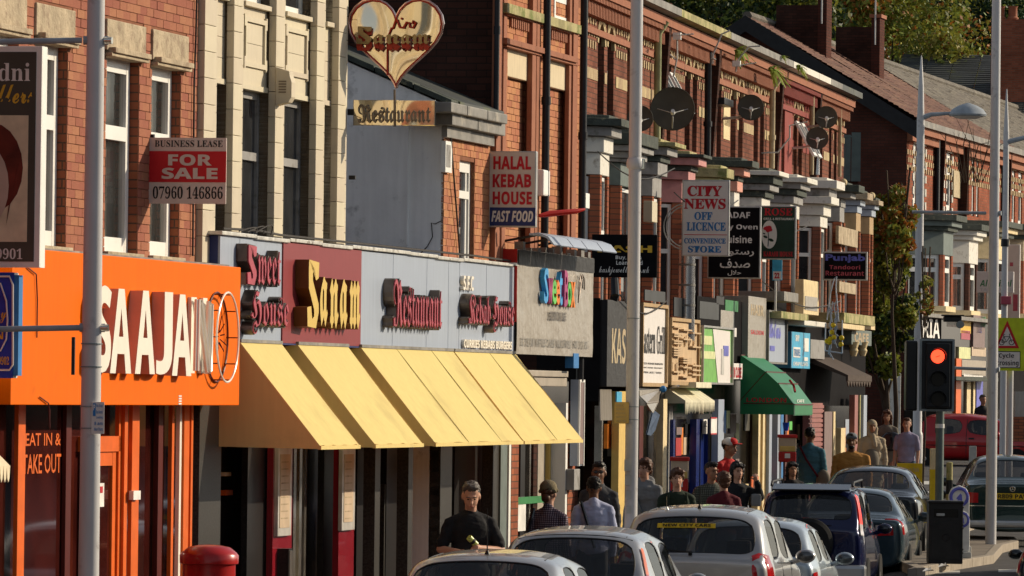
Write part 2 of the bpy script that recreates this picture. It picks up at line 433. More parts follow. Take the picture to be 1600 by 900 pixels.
mat('dish', (.085, .075, .055), .6, var=.2, scale=3)
mat('dish_arm', (.45, .44, .42), .5)
# vehicles
mat('paint_silver', (.40, .41, .42), .3, metal=.55, var=.03, coat=.8)
mat('paint_silver_warm', (.38, .38, .385), .3, metal=.5, var=.03, coat=.8)
mat('paint_ice', (.36, .42, .47), .3, metal=.5, var=.03, coat=.8)
mat('paint_navy', (.007, .012, .06), .22, metal=.3, var=.03, coat=.8)
mat('paint_teal', (.035, .065, .085), .25, metal=.4, var=.03, coat=.8)
mat('paint_black', (.018, .021, .025), .22, metal=.2, var=.03, coat=.8)
mat('paint_green', (.008, .03, .028), .22, metal=.2, var=.03, coat=.8)
mat('paint_red', (.36, .008, .01), .3, var=.03, coat=.7)
mat('car_glass', (.010, .013, .014), .02, var=.3, scale=3, spec=1.0, alpha=.55)
mat('seat_cloth', (.035, .035, .04), .9)
mat('headlining', (.16, .155, .15), .9)
mat('rubber', (.012, .012, .012), .8)
mat('trim_black', (.015, .015, .016), .5)
mat('alloy', (.4, .4, .41), .3, metal=.8)
mat('tail_red', (.42, .008, .01), .15, coat=.6)
mat('tail_amber', (.75, .15, .01), .15, coat=.6)
mat('tail_clear', (.6, .55, .55), .15, coat=.6)
mat('tail_lit', (.9, .03, .02), .3, emit=.7)
mat('plate_yellow', (.62, .42, .02), .5)
mat('interior', (.020, .019, .020), .9, spec=.02)
# people
mat('skin_light', (.52, .28, .19), .55, var=.06)
mat('skin_tan', (.34, .17, .10), .55, var=.06)
mat('skin_brown', (.17, .075, .04), .5, var=.06)
mat('hair_black', (.012, .009, .008), .5, var=.3, scale=30)
mat('hair_brown', (.085, .035, .018), .55, var=.3, scale=30)
mat('hair_grey', (.10, .085, .075), .55, var=.4, scale=30)
mat('cloth_black', (.012, .012, .014), .85, bump=.2)
mat('cloth_charcoal', (.05, .05, .055), .85, bump=.2)
mat('cloth_grey', (.20, .20, .20), .9, var=.1, bump=.3)
mat('cloth_pale_blue', (.42, .45, .62), .8, var=.05, bump=.2)
mat('cloth_green_dark', (.018, .028, .016), .85)
mat('cloth_maroon', (.10, .012, .018), .85)
mat('cloth_ochre', (.42, .20, .05), .85, var=.1, bump=.3)
mat('cloth_teal', (.06, .16, .20), .85, var=.1)
mat('cloth_beige', (.40, .32, .22), .85, var=.1)
mat('cloth_taupe', (.16, .14, .11), .85)
mat('cloth_lavender', (.30, .27, .38), .85)
mat('cloth_white', (.7, .7, .68), .85)
mat('cloth_denim', (.05, .08, .14), .85)
mat('cloth_red', (.5, .02, .02), .8)
mat('cap_grey', (.17, .18, .20), .85)
mat('beanie', (.20, .165, .10), .9, bump=.6, bscale=90)
mat('shoe', (.02, .018, .016), .6)
mat('bag_black', (.015, .015, .02), .15, coat=.5)
mat('eye_dark', (.01, .008, .008), .3)
mat('lip', (.35, .11, .09), .5)
mat('can_green', (.45, .5, .12), .3)
mat('bike_silver', (.4, .4, .42), .3, metal=.7)
def plaid(name, a, b, sc_=14):
    m = mat(name, a, .85, var=.05); N = m.node_tree.nodes; L = m.node_tree.links
    bs = N['Principled BSDF']; tc = [x for x in N if x.type == 'TEX_COORD'][0]
    ws = []
    for d in ('X', 'Z'):
        w = N.new('ShaderNodeTexWave'); w.bands_direction = d; w.inputs['Scale'].default_value = sc_; L.new(tc.outputs['Object'], w.inputs['Vector']); ws.append(w)
    mu = N.new('ShaderNodeMath'); mu.operation = 'ADD'; L.new(ws[0].outputs['Fac'], mu.inputs[0]); L.new(ws[1].outputs['Fac'], mu.inputs[1])
    ml = N.new('ShaderNodeMapRange'); ml.inputs[1].default_value = 1.0; ml.inputs[2].default_value = 1.5; L.new(mu.outputs[0], ml.inputs[0])
    mx = N.new('ShaderNodeMix'); mx.data_type = 'RGBA'; L.new(ml.outputs[0], mx.inputs[0]); mx.inputs[6].default_value = (*a, 1); mx.inputs[7].default_value = (*b, 1)
    L.new(mx.outputs[2], bs.inputs['Base Color'])
plaid('plaid_purple', (.045, .03, .045), (.28, .22, .26))
plaid('plaid_green', (.03, .035, .025), (.16, .16, .13))

mat('brown_cloth', (.075, .055, .045), .9, var=.2)
def translucent(name, col, f):
    m = MATS[name]; N = m.node_tree.nodes; L = m.node_tree.links; b = N['Principled BSDF']; out = [n for n in N if n.type == 'OUTPUT_MATERIAL'][0]
    tr = N.new('ShaderNodeBsdfTranslucent'); tr.inputs[0].default_value = (*col, 1); mx = N.new('ShaderNodeMixShader'); mx.inputs[0].default_value = f
    L.new(b.outputs[0], mx.inputs[1]); L.new(tr.outputs[0], mx.inputs[2]); L.new(mx.outputs[0], out.inputs[0])
translucent('awning_yellow', (.95, .36, .03), .24)
for n_ in ('leaf_green', 'leaf_bright', 'leaf_yellow', 'leaf_orange'): translucent(n_, (.5, .5, .08) if n_ != 'leaf_orange' else (.7, .25, .04), .13)
# ================================================================ shared building helpers
def zf(F, px, py, p=0): return F.W(px, py, p)[1]
def tf(F, px, p=0): return F.W(px, 600, p)[0]
def fbox(g, F, x0, x1, yt, yb, p0, p1, xr=None):
    "box on a wall whose front face (at p1) shows between pixels x0..x1; heights read at x0 (or xr)"
    xr = x0 if xr is None else xr
    return g.box(tf(F, x0, p1), tf(F, x1, p1), p0, p1, zf(F, xr, yb, p1), zf(F, xr, yt, p1))
def holes_wall(g, t0, t1, z0, z1, pb, pf, holes):
    ts = sorted({t0, t1, *[min(max(h[i], t0), t1) for h in holes for i in (0, 1)]})
    zs = sorted({z0, z1, *[min(max(h[i], z0), z1) for h in holes for i in (2, 3)]})
    for a, b in zip(ts, ts[1:]):
        run = None
        for c, d in zip(zs, zs[1:]):
            inside = any(h[0]-1e-6 <= (a+b)/2 <= h[1]+1e-6 and h[2]-1e-6 <= (c+d)/2 <= h[3]+1e-6 for h in holes)
            if inside:
                if run: g.box(a, b, pb, pf, run[0], run[1]); run = None
            else: run = (run[0], d) if run else (c, d)
        if run: g.box(a, b, pb, pf, run[0], run[1])
    return g
def bricks(root, F, t0, t1, z0, z1, p, holes, m, single=0, L=.225, H=.075, first=0, frontless=None):
    "real bricks: up to `single` whole ones are objects of their own, the rest one joined part"
    whole = []; rest = G(); k = 0; z = z0
    while z < z1-.02:
        off = (L/2 if k % 2 else 0); t = t0-off
        zz = min(z+H-.006, z1)
        while t < t1:
            a, b = max(t, t0), min(t+L-.006, t1)
            if b-a > .02:
                segs = [(a, b)]
                for h in holes:
                    if zz > h[2]+.01 and z < h[3]-.01:
                        ns = []
                        for (u, v) in segs:
                            if v <= h[0] or u >= h[1]: ns.append((u, v)); continue
                            if u < h[0]: ns.append((u, h[0]))
                            if v > h[1]: ns.append((h[1], v))
                        segs = ns
                full = len(segs) == 1 and abs(segs[0][1]-segs[0][0]-(L-.006)) < 1e-4
                if full and t > first and (frontless is None or frontless(t, z)): whole.append((t, z))
                else:
                    for u, v in segs:
                        if v-u > .015: rest.box(u, v, p-.03, p+R.uniform(-.002, .003), z, zz)
            t += L
        z += H; k += 1
    whole.sort()
    if single:
        g = G().box(0, L-.006, -.03, .0, 0, H-.006)
        g.xf(lambda a, b, c: (a, -b, c)); me = mesh_of('brick', g, m, bevel=0)
        fr = FRAME_OF[root.name]
        for (t, z) in whole[:single]:
            o = bpy.data.objects.new('brick', me); COL.objects.link(o); o.parent = root
            o.location = (t-fr[1], -(p+R.uniform(-.003, .003)-fr[2]), z-fr[3])
        whole = whole[single:]
    for (t, z) in whole: rest.box(t, t+L-.006, p-.03, p+R.uniform(-.002, .003), z, z+H-.006)
    if rest.f: part('brickwork', rest, m, root, kind='stuff')
def window(root, F, t0, t1, z0, z1, p, fw=.055, rails=(), m='upvc', glass='window_glass', mull=(), name='window', depth=.06):
    g = G()
    g.box(t0, t0+fw, p-depth, p, z0, z1).box(t1-fw, t1, p-depth, p, z0, z1)
    g.box(t0+fw, t1-fw, p-depth, p-.003, z0, z0+fw*1.2).box(t0+fw, t1-fw, p-depth, p-.003, z1-fw, z1)
    for r in rails: zz = z0+(z1-z0)*r; g.box(t0+fw, t1-fw, p-depth, p+.008, zz-fw*.55, zz+fw*.55)
    for r in mull: tt = t0+(t1-t0)*r; g.box(tt-fw*.4, tt+fw*.4, p-depth, p-.005, z0+fw, z1-fw)
    f = part(name, g, m, root)
    part('pane', G().box(t0+fw*.5, t1-fw*.5, p-depth*.8, p-depth*.45, z0+fw*.5, z1-fw*.5), glass, f)
    if glass == 'window_glass_pale':
        g = G(); n = 40; vs = []; w = R.uniform(.3, .5); d_ = p-depth-.05
        for s_ in (0, 1):
            a_, b_ = (t0, t0+(t1-t0)*w) if s_ == 0 else (t1-(t1-t0)*w, t1); o_ = len(vs)
            for i in range(n+1):
                t_ = a_+(b_-a_)*i/n; y_ = d_-.02*(1+math.sin(i*1.3)); vs += [(t_, y_, z0), (t_, y_, z1)]
            g.f += [(o_+2*i, o_+2*i+2, o_+2*i+3, o_+2*i+1) for i in range(n)]
        g.v = vs; g.m = [0]*len(g.f); part('curtain', g, 'net_curtain', f, sm='all')
        part('room', G().box(t0, t1, p-depth-.5, p-depth-.12, z0, z1), 'interior', f)
    return f
def down_pipe(root, F, px, p, z0, z1, r, m, name='downpipe'):
    t = tf(F, px, p); g = G().tube([(t, p, z0), (t, p, z1)], r, 10)
    z = z0+1
    while z < z1: g.tube([(t, p, z), (t, p, z+.09)], r*1.25, 10); z += 1.8
    return part(name, g, m, root, sm=True)

# ================================================================ 1 the red brick building with the orange shopfront
A = FA
tL = tf(A, -75); tR = tf(A, 313)
b1 = thing('shop_building', 'red brick building with stone lintels and white windows above the orange shopfront', 'building', A, tL, 0, 0)
zl1 = zf(A, 158, 27); zl0 = zf(A, 158, 80)
zs0 = zf(A, 200, 405)
ops = [(tf(A, -30), tf(A, 22)), (tf(A, 49), tf(A, 100)), (tf(A, 160), tf(A, 212)), (tf(A, 231), tf(A, 277))]
lnt = [(tf(A, -36), tf(A, 31)), (tf(A, 46), tf(A, 107)), (tf(A, 157), tf(A, 218)), (tf(A, 229), tf(A, 285))]
holes = [(a, b, zs0, zl0-.02) for a, b in ops]+[(a, b, zl0-.02, zl1) for a, b in lnt]
holes_wall(g := G(), tL, tR, 3.0, 7.2, -.30, -.008, [(a, b, zs0, zl0-.02) for a, b in ops])
part('wall', g, 'mortar', b1)
bricks(b1, A, tL, tR, 3.75, 6.75, 0, holes, 'brick_red', single=300, first=tf(A, 66), frontless=lambda t, z: z > 3.9 and z < 6.35)
for (a, b) in ops:   # brick reveals
    part('reveal', G().box(b-.001, b+.012, -.26, -.012, zs0, zl0-.02), 'brick_pier', b1); part('reveal', G().box(a-.012, a+.001, -.26, -.012, zs0, zl0-.02), 'brick_pier', b1)
    window(b1, A, a+.01, b-.01, zs0+.05, zl0-.03, -.085, fw=.11, rails=(.62,), glass='window_glass_pale')
    part('sill', G().box(a-.05, b+.05, -.1, .05, zs0-.04, zs0+.05), 'lintel_stone', b1, bevel=.006)
for (a, b) in lnt:
    g = G().box(a, b, -.25, .022, zl0+.02, zl1); o = part('lintel', g, 'lintel_stone', b1, bevel=.01)
    g = G().box(a+.02, b-.02, -.1, .06, zl0-.03, zl0+.0).box(a+.05, b-.05, -.1, .085, zl0, zl0+.045); part('lintel_moulding', g, 'lintel_stone', o, bevel=.006)
t = tf(A, 300, .02)
g = G().tube([(t, .02, zf(A, 300, -20)), (t-.02, .02, zf(A, 300, 60)), (t-.06, .02, zf(A, 297, 130)), (t-.03, .02, zf(A, 298, 400))], .009, 5)
part('cable', g, 'cable', b1)
# ---- orange shopfront
sp = .33
to0 = tf(A, 17, sp); to1 = tf(A, 374, sp); zo1 = zf(A, 200, 402, sp); zo0 = zf(A, 200, 633, sp)
sg = thing('shop_sign', 'wide orange fascia sign with raised cream capital letters and a wire clock ring', 'shop sign', A, to0, sp, zo0)
g = G().box(to0, to1, .0, sp, zo0, zo1); part('sign_box', g, 'orange_sign', sg, bevel=.008)
g = G().box(to0+.1, to1-.1, .02, .25, zo1, zo1+.02); part('top_flashing', g, 'lead', sg)
for (x0, x1, y0, y1) in ((18, 60, 395, 0),): pass
def letter(s, F, x0, x1, yt, yb, pw, depth, face, side, root, off=.0):
    "one raised letter whose front face fills the given pixels"
    pf = pw+depth
    a, b = tf(F, x0, pf), tf(F, x1, pf); z1_, z0_ = zf(F, x0, yt, pf), zf(F, x0, yb, pf)
    o = part('letter', text_wall(s, a, b, z0_, z1_, pw+.002, depth, off), side, root)
    part('letter_face', text_wall(s, a, b, z0_, z1_, pf+.004, 0, off), face, o)
for s, x0, x1, yt, yb in (('S', 148, 172, 445, 582), ('A', 171, 204, 450, 583), ('A', 210, 241, 453, 584), ('J', 243, 268, 455, 585), ('A', 268, 298, 459, 587)):
    letter(sans(s), A, x0, x1, yt, yb, sp, .11, 'letter_cream', 'letter_pink', sg, .012)
# N without its face: bare neon tubes on a white tray
pn = sp+.03
a, b = tf(A, 297, pn), tf(A, 322, pn); z1_, z0_ = zf(A, 297, 464, pn), zf(A, 297, 583, pn)
part('letter', text_wall(sans('N'), a, b, z0_, z1_, sp+.002, .03, .02), 'letter_cream', sg, label='letter N that has lost its face')
g = G()
for k, o_ in enumerate((0, .035)):
    pts = [(a+o_*.5, z0_+.02), (a+o_*.5+.02, z1_-.02), (a+.09+o_, z1_-.03), (b-.16+o_, z0_+.03), (b-.12+o_, z1_-.03-o_), (b-.03-o_, z1_-.05), (b-.04-o_, z0_+.03), (b-.15+o_, z0_+.01)]
    g.tube([(u, pn+.04+.02*k, w) for u, w in pts], .017, 6)
part('neon_tube', g, 'neon_white', sg, sm=True)
cx, cz = tf(A, 353, sp+.1), zf(A, 353, 527, sp+.1); rr = .395
g = G().ring((cx, sp+.11, cz), rr, .010, (1, 0, 0), (0, 0, 1), 36, 6)
ck = part('clock_ring', g, 'neon_white', sg, sm=True, label='round neon clock outline on standoffs')
g = G().ring((cx, sp+.012, cz), rr, .009, (1, 0, 0), (0, 0, 1), 36, 5)
for k in range(10):
    w = k*math.pi/5; g.tube([(cx+rr*math.cos(w), sp, cz+rr*math.sin(w)), (cx+rr*math.cos(w), sp+.11, cz+rr*math.sin(w))], .006, 5)
part('wire', g, 'maroon_frame', ck)
g = G()
for k in range(9):
    w = k*.7+.3; r0 = .1; g.tube([(cx+.05*math.cos(w), sp+.03, cz+.05*math.sin(w)), (cx+(.09+.05*(k % 3))*math.cos(w), sp+.06, cz+(.09+.05*(k % 3))*math.sin(w))], .006, 4)
part('clock_hand', g, 'maroon_frame', ck)
for (x, y0, y1) in ((62, 620, 600), (40, 422, 490)):
    g = G(); t = tf(A, x, sp+.01)
    pts = [(t, sp+.012, zf(A, x, y0)), (t+.25, sp+.015, zf(A, x, y0)-.05), (t+.3, sp+.012, zf(A, x, y0)-.25), (t+.3, sp+.012, zf(A, x, y1)-.2)]
    part('loose_wire', g.tube(pts, .006, 5), 'maroon_frame', sg)
t = tf(A, 279, sp); z = zf(A, 279, 632, sp); g = G()
for k in range(4): g.box(t, t+.1, sp, sp+.004, z+k*.022, z+k*.022+.013)
part('label_sticker', g, 'ink_white', sg)
# shopfront joinery below the orange sign (front face pixels)
sf = thing('shopfront', 'orange framed glazed shopfront with dark maroon windows under the orange sign', 'shopfront', A, tL, 0, 0)
zh = zo0+.15
part('window_glass', G().box(tL, tf(A, 345), -.12, -.10, .35, zh), 'glass_maroon', sf)
part('stall_riser', G().box(tL, tf(A, 345), -.12, -.02, 0, .35), 'maroon_frame', sf)
part('header', G().box(tL, tf(A, 320), -.1, -.0, zh-.12, zh+.2), 'maroon_frame', sf)
for x0, x1, m, p1 in ((30, 41, 'orange_frame', .0), (105, 113, 'maroon_frame', -.06), (187, 191, 'orange_frame', .0), (196, 201, 'orange_frame', .03), (208, 219, 'orange_frame', .05), (249, 256, 'maroon_frame', -.04), (270, 273.5, 'orange_frame', .0), (282, 285, 'letter_cream', .03), (289, 297, 'orange_frame', .04), (300, 303, 'orange_frame', .05)):
    g = G(); fbox(g, A, x0, x1, 640, 900, p1-.035, p1); v = g.v
    g.v = [(q[0], q[1], .0 if q[2] < 1.5 else zh-.02) for q in v]
    part('mullion', g, m, sf)
d = G(); zd = zf(A, 148, 706, -.02); a, b = tf(A, 140, -.02), tf(A, 185, -.02)
d.box(a, a+.14, -.055, -.02, .12, zd).box(b-.15, b, -.055, -.02, .12, zd).box(a+.14, b-.15, -.055, -.022, zd-.12, zd).box(a+.14, b-.15, -.055, -.022, .12, .35)
dr = part('door', d, 'orange_frame', sf)
part('pane', G().box(a+.13, b-.14, -.05, -.04, .3, zd-.11), 'glass_maroon', dr)
g = G(); fbox(g, A, 157, 165, 755, 792, -.05, -.015); part('notice', g, 'ink_white', dr)
g = G(); fbox(g, A, 159, 163, 760, 770, -.014, -.01); part('notice_mark', g, 'ink_red', dr)
part('door_head', G().box(a-.05, b+.2, -.1, .0, zd+.0, zd+.13), 'orange_frame', sf)
g = G(); fbox(g, A, 211, 222, 767, 781, .05, .09); part('latch_box', g, 'ink_white', sf)
for s, x0, x1, yt, yb in (('EAT IN &', 42, 97, 677, 697), ('TAKE OUT', 38, 98, 710, 741)):
    part('window_lettering', text_wall(s, tf(A, x0, -.09), tf(A, x1, -.09), zf(A, x0, yb, -.09), zf(A, x0, yt, -.09), -.095, 0, .01), 'orange_frame', sf)
# a cream scalloped canopy at the left edge and the orange chair behind the glass edge
g = G(); p0, p1 = .05, .5
a, b = tf(A, -60, .3), tf(A, -22, .3); z1_ = zf(A, 0, 680, .4); z0_ = zf(A, 20, 727, .5)
g.add([(a, p0, z1_+.2), (b, p0, z1_+.2), (b, p1, z0_), (a, p1, z0_), (a, p0, z1_+.17), (b, p0, z1_+.17), (b, p1, z0_-.03), (a, p1, z0_-.03)], [(0,1,2,3),(4,7,6,5),(0,3,7,4),(1,5,6,2),(0,4,5,1),(3,2,6,7)])
cnp = thing('canopy', 'small cream canopy with a scalloped valance at the edge of the orange shop', 'canopy', A, a, p0, z0_)
part('canopy_cloth', g, 'awning_cream', cnp)
g = G()
n = 7
for k in range(n):
    u0 = b-.02+0*k; pts = [(p0+(p1-p0)*k/n, z0_+.0), (p0+(p1-p0)*(k+1)/n, z0_), (p0+(p1-p0)*(k+.75)/n, z0_-.11), (p0+(p1-p0)*(k+.25)/n, z0_-.11)]
    g.prism(pts, 0, b-.012, b)
    q0, q1 = a+(b-a)*k/n, a+(b-a)*(k+1)/n
    g.prism([(q0, z0_), (q1, z0_), (q1-.02, z0_-.1), ((q0+q1)/2, z0_-.13), (q0+.02, z0_-.1)], 1, p1-.008, p1+.004)
part('valance', g, 'awning_cream', cnp)

# ---- hanging signs on the left
def cross_sign(name, label, cat, F, x0, x1, yt, yb, pwall, th=.08, frame='sign_frame', face='sign_white', fw=.03, group=None, t=None, side=None):
    "a board square to the wall, facing the street's near end; x0 is its wall side pixel"
    t = tf(F, x0, pwall) if t is None else t
    pa, zt = F.Wt(x0, yt, t); pb, _ = F.Wt(x1, yt, t); zb = F.Wt(x0, yb, t)[1]
    r = thing(name, label, cat, F, t, pa, zb, group)
    g = G().box(t, t+th, pa, pb, zb, zt)
    part('sign_case', g, frame, r, bevel=min(.01, th*.2))
    part('sign_face', G().box(t-.006, t+.01, pa+fw, pb-fw, zb+fw, zt-fw), face, r)
    return r, t-.006, pa, pb, zb, zt
r, t, pa, pb, zb, zt = cross_sign('hanging_sign', 'tall framed lightbox sign with a portrait poster above the orange fascia', 'hanging sign', A, -58, 66, 72, 417, .04, th=.02, frame='frame_white', face='poster_dark', fw=.045)
part('sign_side', G().box(t+.026, t+.16, pa, pb, zb, zt), 'frame_white', r)
def cx_(x, y): return A.Wt(x, y, t)
def cross_panel(r, F, t, x0, x1, y0, y1, m, nm='print_panel', d=.004):
    p0, z1 = F.Wt(x0, y0, t); p1, z0 = F.Wt(x1, y1, t)
    part(nm, G().box(t-d, t+.002, p0, p1, z0, z1), m, r)
def cross_text(r, F, t, s, x0, x1, yt, yb, m, off=.0, d=.004, lean=0):
    p0, z1 = F.Wt(x0, yt, t); p1, z0 = F.Wt(x1, yb, t)
    part('lettering', text_cross(s, p0, p1, z0, z1, t-d, 0, off, lean=lean), m, r)
cross_panel(r, A, t, -40, 42, 180, 378, 'awning_cream', 'poster', .003)
# a plain head and shoulders in flat print
g = G()
def blob(cx, cy, rx, ry, n=20, a0=0, a1=2*math.pi):
    pts = [cx_(cx+rx*math.cos(a0+(a1-a0)*i/n), cy+ry*math.sin(a0+(a1-a0)*i/n)) for i in range(n+1 if a1-a0 < 6 else n)]; return pts
part('poster_print', G().prism(blob(-12, 262, 48, 70), 0, t-.0055, t-.003), 'poster_hair', r)
part('poster_print', G().prism(blob(-20, 290, 34, 62), 0, t-.008, t-.0055), 'poster_skin', r)
part('poster_print', G().prism([cx_(14, 320), cx_(30, 250), cx_(20, 300), cx_(10, 352)], 0, t-.0095, t-.008), 'poster_hair', r)
cross_text(r, A, t, serif('dni'), -2, 47, 98, 127, 'ink_white')
cross_text(r, A, t, script('llers'), -3, 52, 132, 162, 'ink_gold', .012)
cross_text(r, A, t, serif('9901'), -6, 35, 388, 405, 'ink_white')
r, t, pa, pb, zb, zt = cross_sign('neon_sign', 'blue projecting sign edged with bent neon tubes below the portrait sign', 'neon sign', A, -60, 22, 425, 590, .04, th=.14, frame='frame_white', face='blue_sign', fw=.0)
part('sign_side', G().box(t+.01, t+.12, pb, pb+.04, zb+.02, zt-.02), 'ink_blue', r)
g = G(); q = [cx_(-30, 432), cx_(16, 432), cx_(21, 445), cx_(21, 570), cx_(16, 578), cx_(-30, 578)]
g.tube([(t-.02, a, b) for a, b in q], .008, 6); q = [cx_(-30, 440), cx_(2, 443), cx_(11, 470), cx_(13, 500), cx_(11, 530), cx_(2, 548), cx_(-30, 555)]
g.tube([(t-.02, a, b) for a, b in q], .007, 6)
part('neon_tube', g, 'neon_white', r, sm=True)
cross_text(r, A, t, serif('9902'), -2, 14, 557, 570, 'ink_gold')
cross_text(r, A, t, script('ey'), -6, 10, 488, 505, 'ink_gold')
cross_text(r, A, t, sans('N'), -6, 5, 516, 530, 'ink_gold')

# for sale board
r, t, pa, pb, zb, zt = cross_sign('for_sale_board', 'estate agent board reading business lease for sale, fixed to the red brick wall', 'for sale sign', A, 232, 354, 215, 318, .015, th=.018, frame='sign_board', face='sign_board', fw=.0)
cross_panel(r, A, t, 232.5, 353, 236, 285, 'sign_red')
cross_text(r, A, t, serif('BUSINESS LEASE'), 242, 348, 219, 230, 'ink_black')
cross_text(r, A, t-.004, sans('FOR'), 263, 331, 241, 259, 'sign_board', .02)
cross_text(r, A, t-.004, sans('SALE'), 253, 340, 262, 280, 'sign_board', .02)
cross_text(r, A, t, serif('07960 146866'), 239, 348, 291, 311, 'ink_black')
part('bracket', G().box(t+.02, t+.06, .0, .03, zb+.1, zt+.03), 'iron_black', r)

# ================================================================ 2 the cream terracotta building with the long Sanam fascia
b2 = thing('terracotta_building', 'cream glazed terracotta block frontage with tall pilasters above the long restaurant fascia', 'building', A, tR, 0, 0)
tE = tf(A, 537)
zw1 = zf(A, 376, 128); ztop = 7.3
wins = [(333, 351), (374, 417), (439, 482), (502, 514)]
H2 = [(tf(A, a), tf(A, b), 3.9, zw1) for a, b in wins]
zsp = zf(A, 445, 16)
H3 = [(tf(A, a), tf(A, b), zsp, 7.2) for a, b in wins]
holes_wall(g := G(), tR+.02, tE, 3.2, ztop, -.35, -.008, [(q[0], q[1], 3.9, 7.2) for q in H2]); part('wall', g, 'faience_joint', b2)
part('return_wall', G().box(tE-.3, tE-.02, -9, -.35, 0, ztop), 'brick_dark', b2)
part('core', G().box(tR+.02, tE-.02, -.5, -.36, 0, ztop), 'interior', b2)
pil = [(313.5, 332, .06), (359, 373, .06), (425, 438, .06), (489, 501, .06), (523, 535, .06)]
nb = 0
for x0, x1, pp in pil:
    a, b = tf(A, x0, pp), tf(A, x1, pp); z = 3.75
    w = max(b-a, .26)
    a = b-w
    while z < ztop-.1:
        part('terracotta_block', G().box(a, b, -.01, pp, z, z+.232), 'terracotta', b2, bevel=.006)
        part('terracotta_block', G().box(a+.07, b-.07, pp, pp+.022, z+.001, z+.231), 'terracotta', b2, bevel=.004) if z > 3.8 and False else None
        z += .236
cols = [(tR+.02, H2[0][0]), (H2[0][1], H2[1][0]), (H2[1][1], H2[2][0]), (H2[2][1], H2[3][0]), (H2[3][1], tE)]
for a, b in cols:       # jamb courses between the openings, their inner faces line the reveals
    z = 3.7
    while z < ztop-.1:
        part('terracotta_block', G().box(a, b, -.30, -.001, z+.002, z+.230), 'terracotta', b2); z += .236
for (a, b, z0_, z1_) in H2:
    # spandrel of blocks with a raised panel between the storeys
    h = zsp-z1_; n = 4
    for k in range(n):
        part('terracotta_block', G().box(a+.002, b-.002, -.16, -.035, z1_+h*k/n+.002, z1_+h*(k+1)/n-.003), 'terracotta', b2)
    w = b-a
    if w > .6:
        g = G(); q0, q1 = a+.14, b-.14; y0, y1 = z1_+.16, zsp-.14
        g.box(q0, q1, -.04, -.012, y0, y0+.045).box(q0, q1, -.04, -.012, y1-.045, y1).box(q0, q0+.045, -.04, -.012, y0+.045, y1-.045).box(q1-.045, q1, -.04, -.012, y0+.045, y1-.045)
        for zz in (y0-.02, y1-.09): g.box(q0-.05, q0, -.04, -.012, zz, zz+.11).box(q1, q1+.05, -.04, -.012, zz, zz+.11)
        part('spandrel_panel', g, 'terracotta', b2)
    part('spandrel_sill', G().box(a, b, -.16, .02, zsp-.05, zsp-.004), 'terracotta', b2, bevel=.004)
    part('head_moulding', G().box(a, b, -.1, -.015, z1_-.05, z1_-.002), 'terracotta', b2)
    window(b2, A, a+.02, b-.02, 3.85, z1_-.05, -.10, fw=.07, rails=(.66,), m='grey_paint', glass='window_glass')
    window(b2, A, a+.02, b-.02, zsp, 7.2, -.10, fw=.06, m='upvc')
# alarm box
fx = thing('alarm_box', 'cream louvred alarm box fixed to the terracotta frontage', 'alarm box', A, tf(A, 431, .1), .09, zf(A, 431, 165))
t0 = tf(A, 431, .1)
pa, z1_ = A.Wt(431, 108, t0); pb = A.Wt(456, 108, t0)[0]; z0_ = A.Wt(431, 163, t0)[1]
pts = [(pa, z1_+.02), (pa+.13, z1_-.02), (pb-.02, z1_-.06), (pb, z1_-.12), (pb, z0_+.07), (pb-.03, z0_+.02), (pa, z0_-.01)]
part('box_body', G().prism(pts, 0, t0, t0+.16), 'terracotta', fx, bevel=.006)
g = G()
for k in range(5): g.box(t0-.006, t0, pa+.03, pa+.1, z1_-.12-.025*k, z1_-.108-.025*k)
part('louvre', g, 'faience_joint', fx)

# ---- the long fascia
pf = .16
f0, f1 = tf(A, 341, pf), tf(A, 804, pf); zf1 = zf(A, 438, 378, pf); zf0 = zf(A, 560, 541, pf)
fs = thing('restaurant_fascia', 'long blue grey and burgundy fascia with gothic restaurant lettering above yellow awnings', 'shop sign', A, f0, pf, zf0)
part('backing', G().box(f0+.01, f1-.01, -.2, pf-.02, zf0-.02, zf1), 'sign_navy', fs)
xs = [341, 372, 438, 561, 612, 665, 699, 716, 758, 804]
for i, (x0, x1) in enumerate(zip(xs, xs[1:])):
    part('fascia_panel', G().box(tf(A, x0, pf)+.008, tf(A, x1, pf)-.008, pf-.02, pf+(.012 if i == 2 else 0), zf0, zf1), 'panel_burgundy' if i == 2 else 'panel_blue_grey', fs)
g = G(); k = 0; t = f0-.05
while t < f1:
    b = min(t+1.3, f1+.02); dz = R.uniform(-.008, .012)
    part('capping_strip', G().box(t, b-.01, pf-.16, pf+.035, zf1+.004+dz, zf1+.038+dz), 'capping', fs, bevel=.006); t = b
part('bottom_rail', G().box(f0, f1, pf-.03, pf+.015, zf0-.016, zf0-.002), 'sign_navy', fs)
g = G(); t = tf(A, 380, pf)
for k in range(3): g.tube([(t-.3+.3*k+.5*math.sin(w_*.52)*.6+.1*w_, pf+.02, zf1+.055+(.05+.02*k)*math.sin(w_*.52)) for w_ in range(7)], .007, 5)
g.tube([(f0+.3, pf-.05, zf1+.07), (f0+1.5, pf-.02, zf1+.085), (f0+2.5, pf-.05, zf1+.07), (f1-2, pf-.03, zf1+.08), (f1, pf-.05, zf1+.07)], .012, 5)
part('cable', g, 'cable', fs)
pf2 = pf+.012
for s, x0, x1, yt, yb in (('gothic S', 478, 496, 405, 512), ('a', 498, 510, 432, 510), ('n', 513, 527, 434, 513), ('a', 529, 541, 436, 514), ('m', 544, 561, 437, 514)):
    letter(fat(s) if len(s) == 1 else s, A, x0, x1, yt, yb, pf2, .13, 'letter_gold', 'letter_bronze', fs, .02)
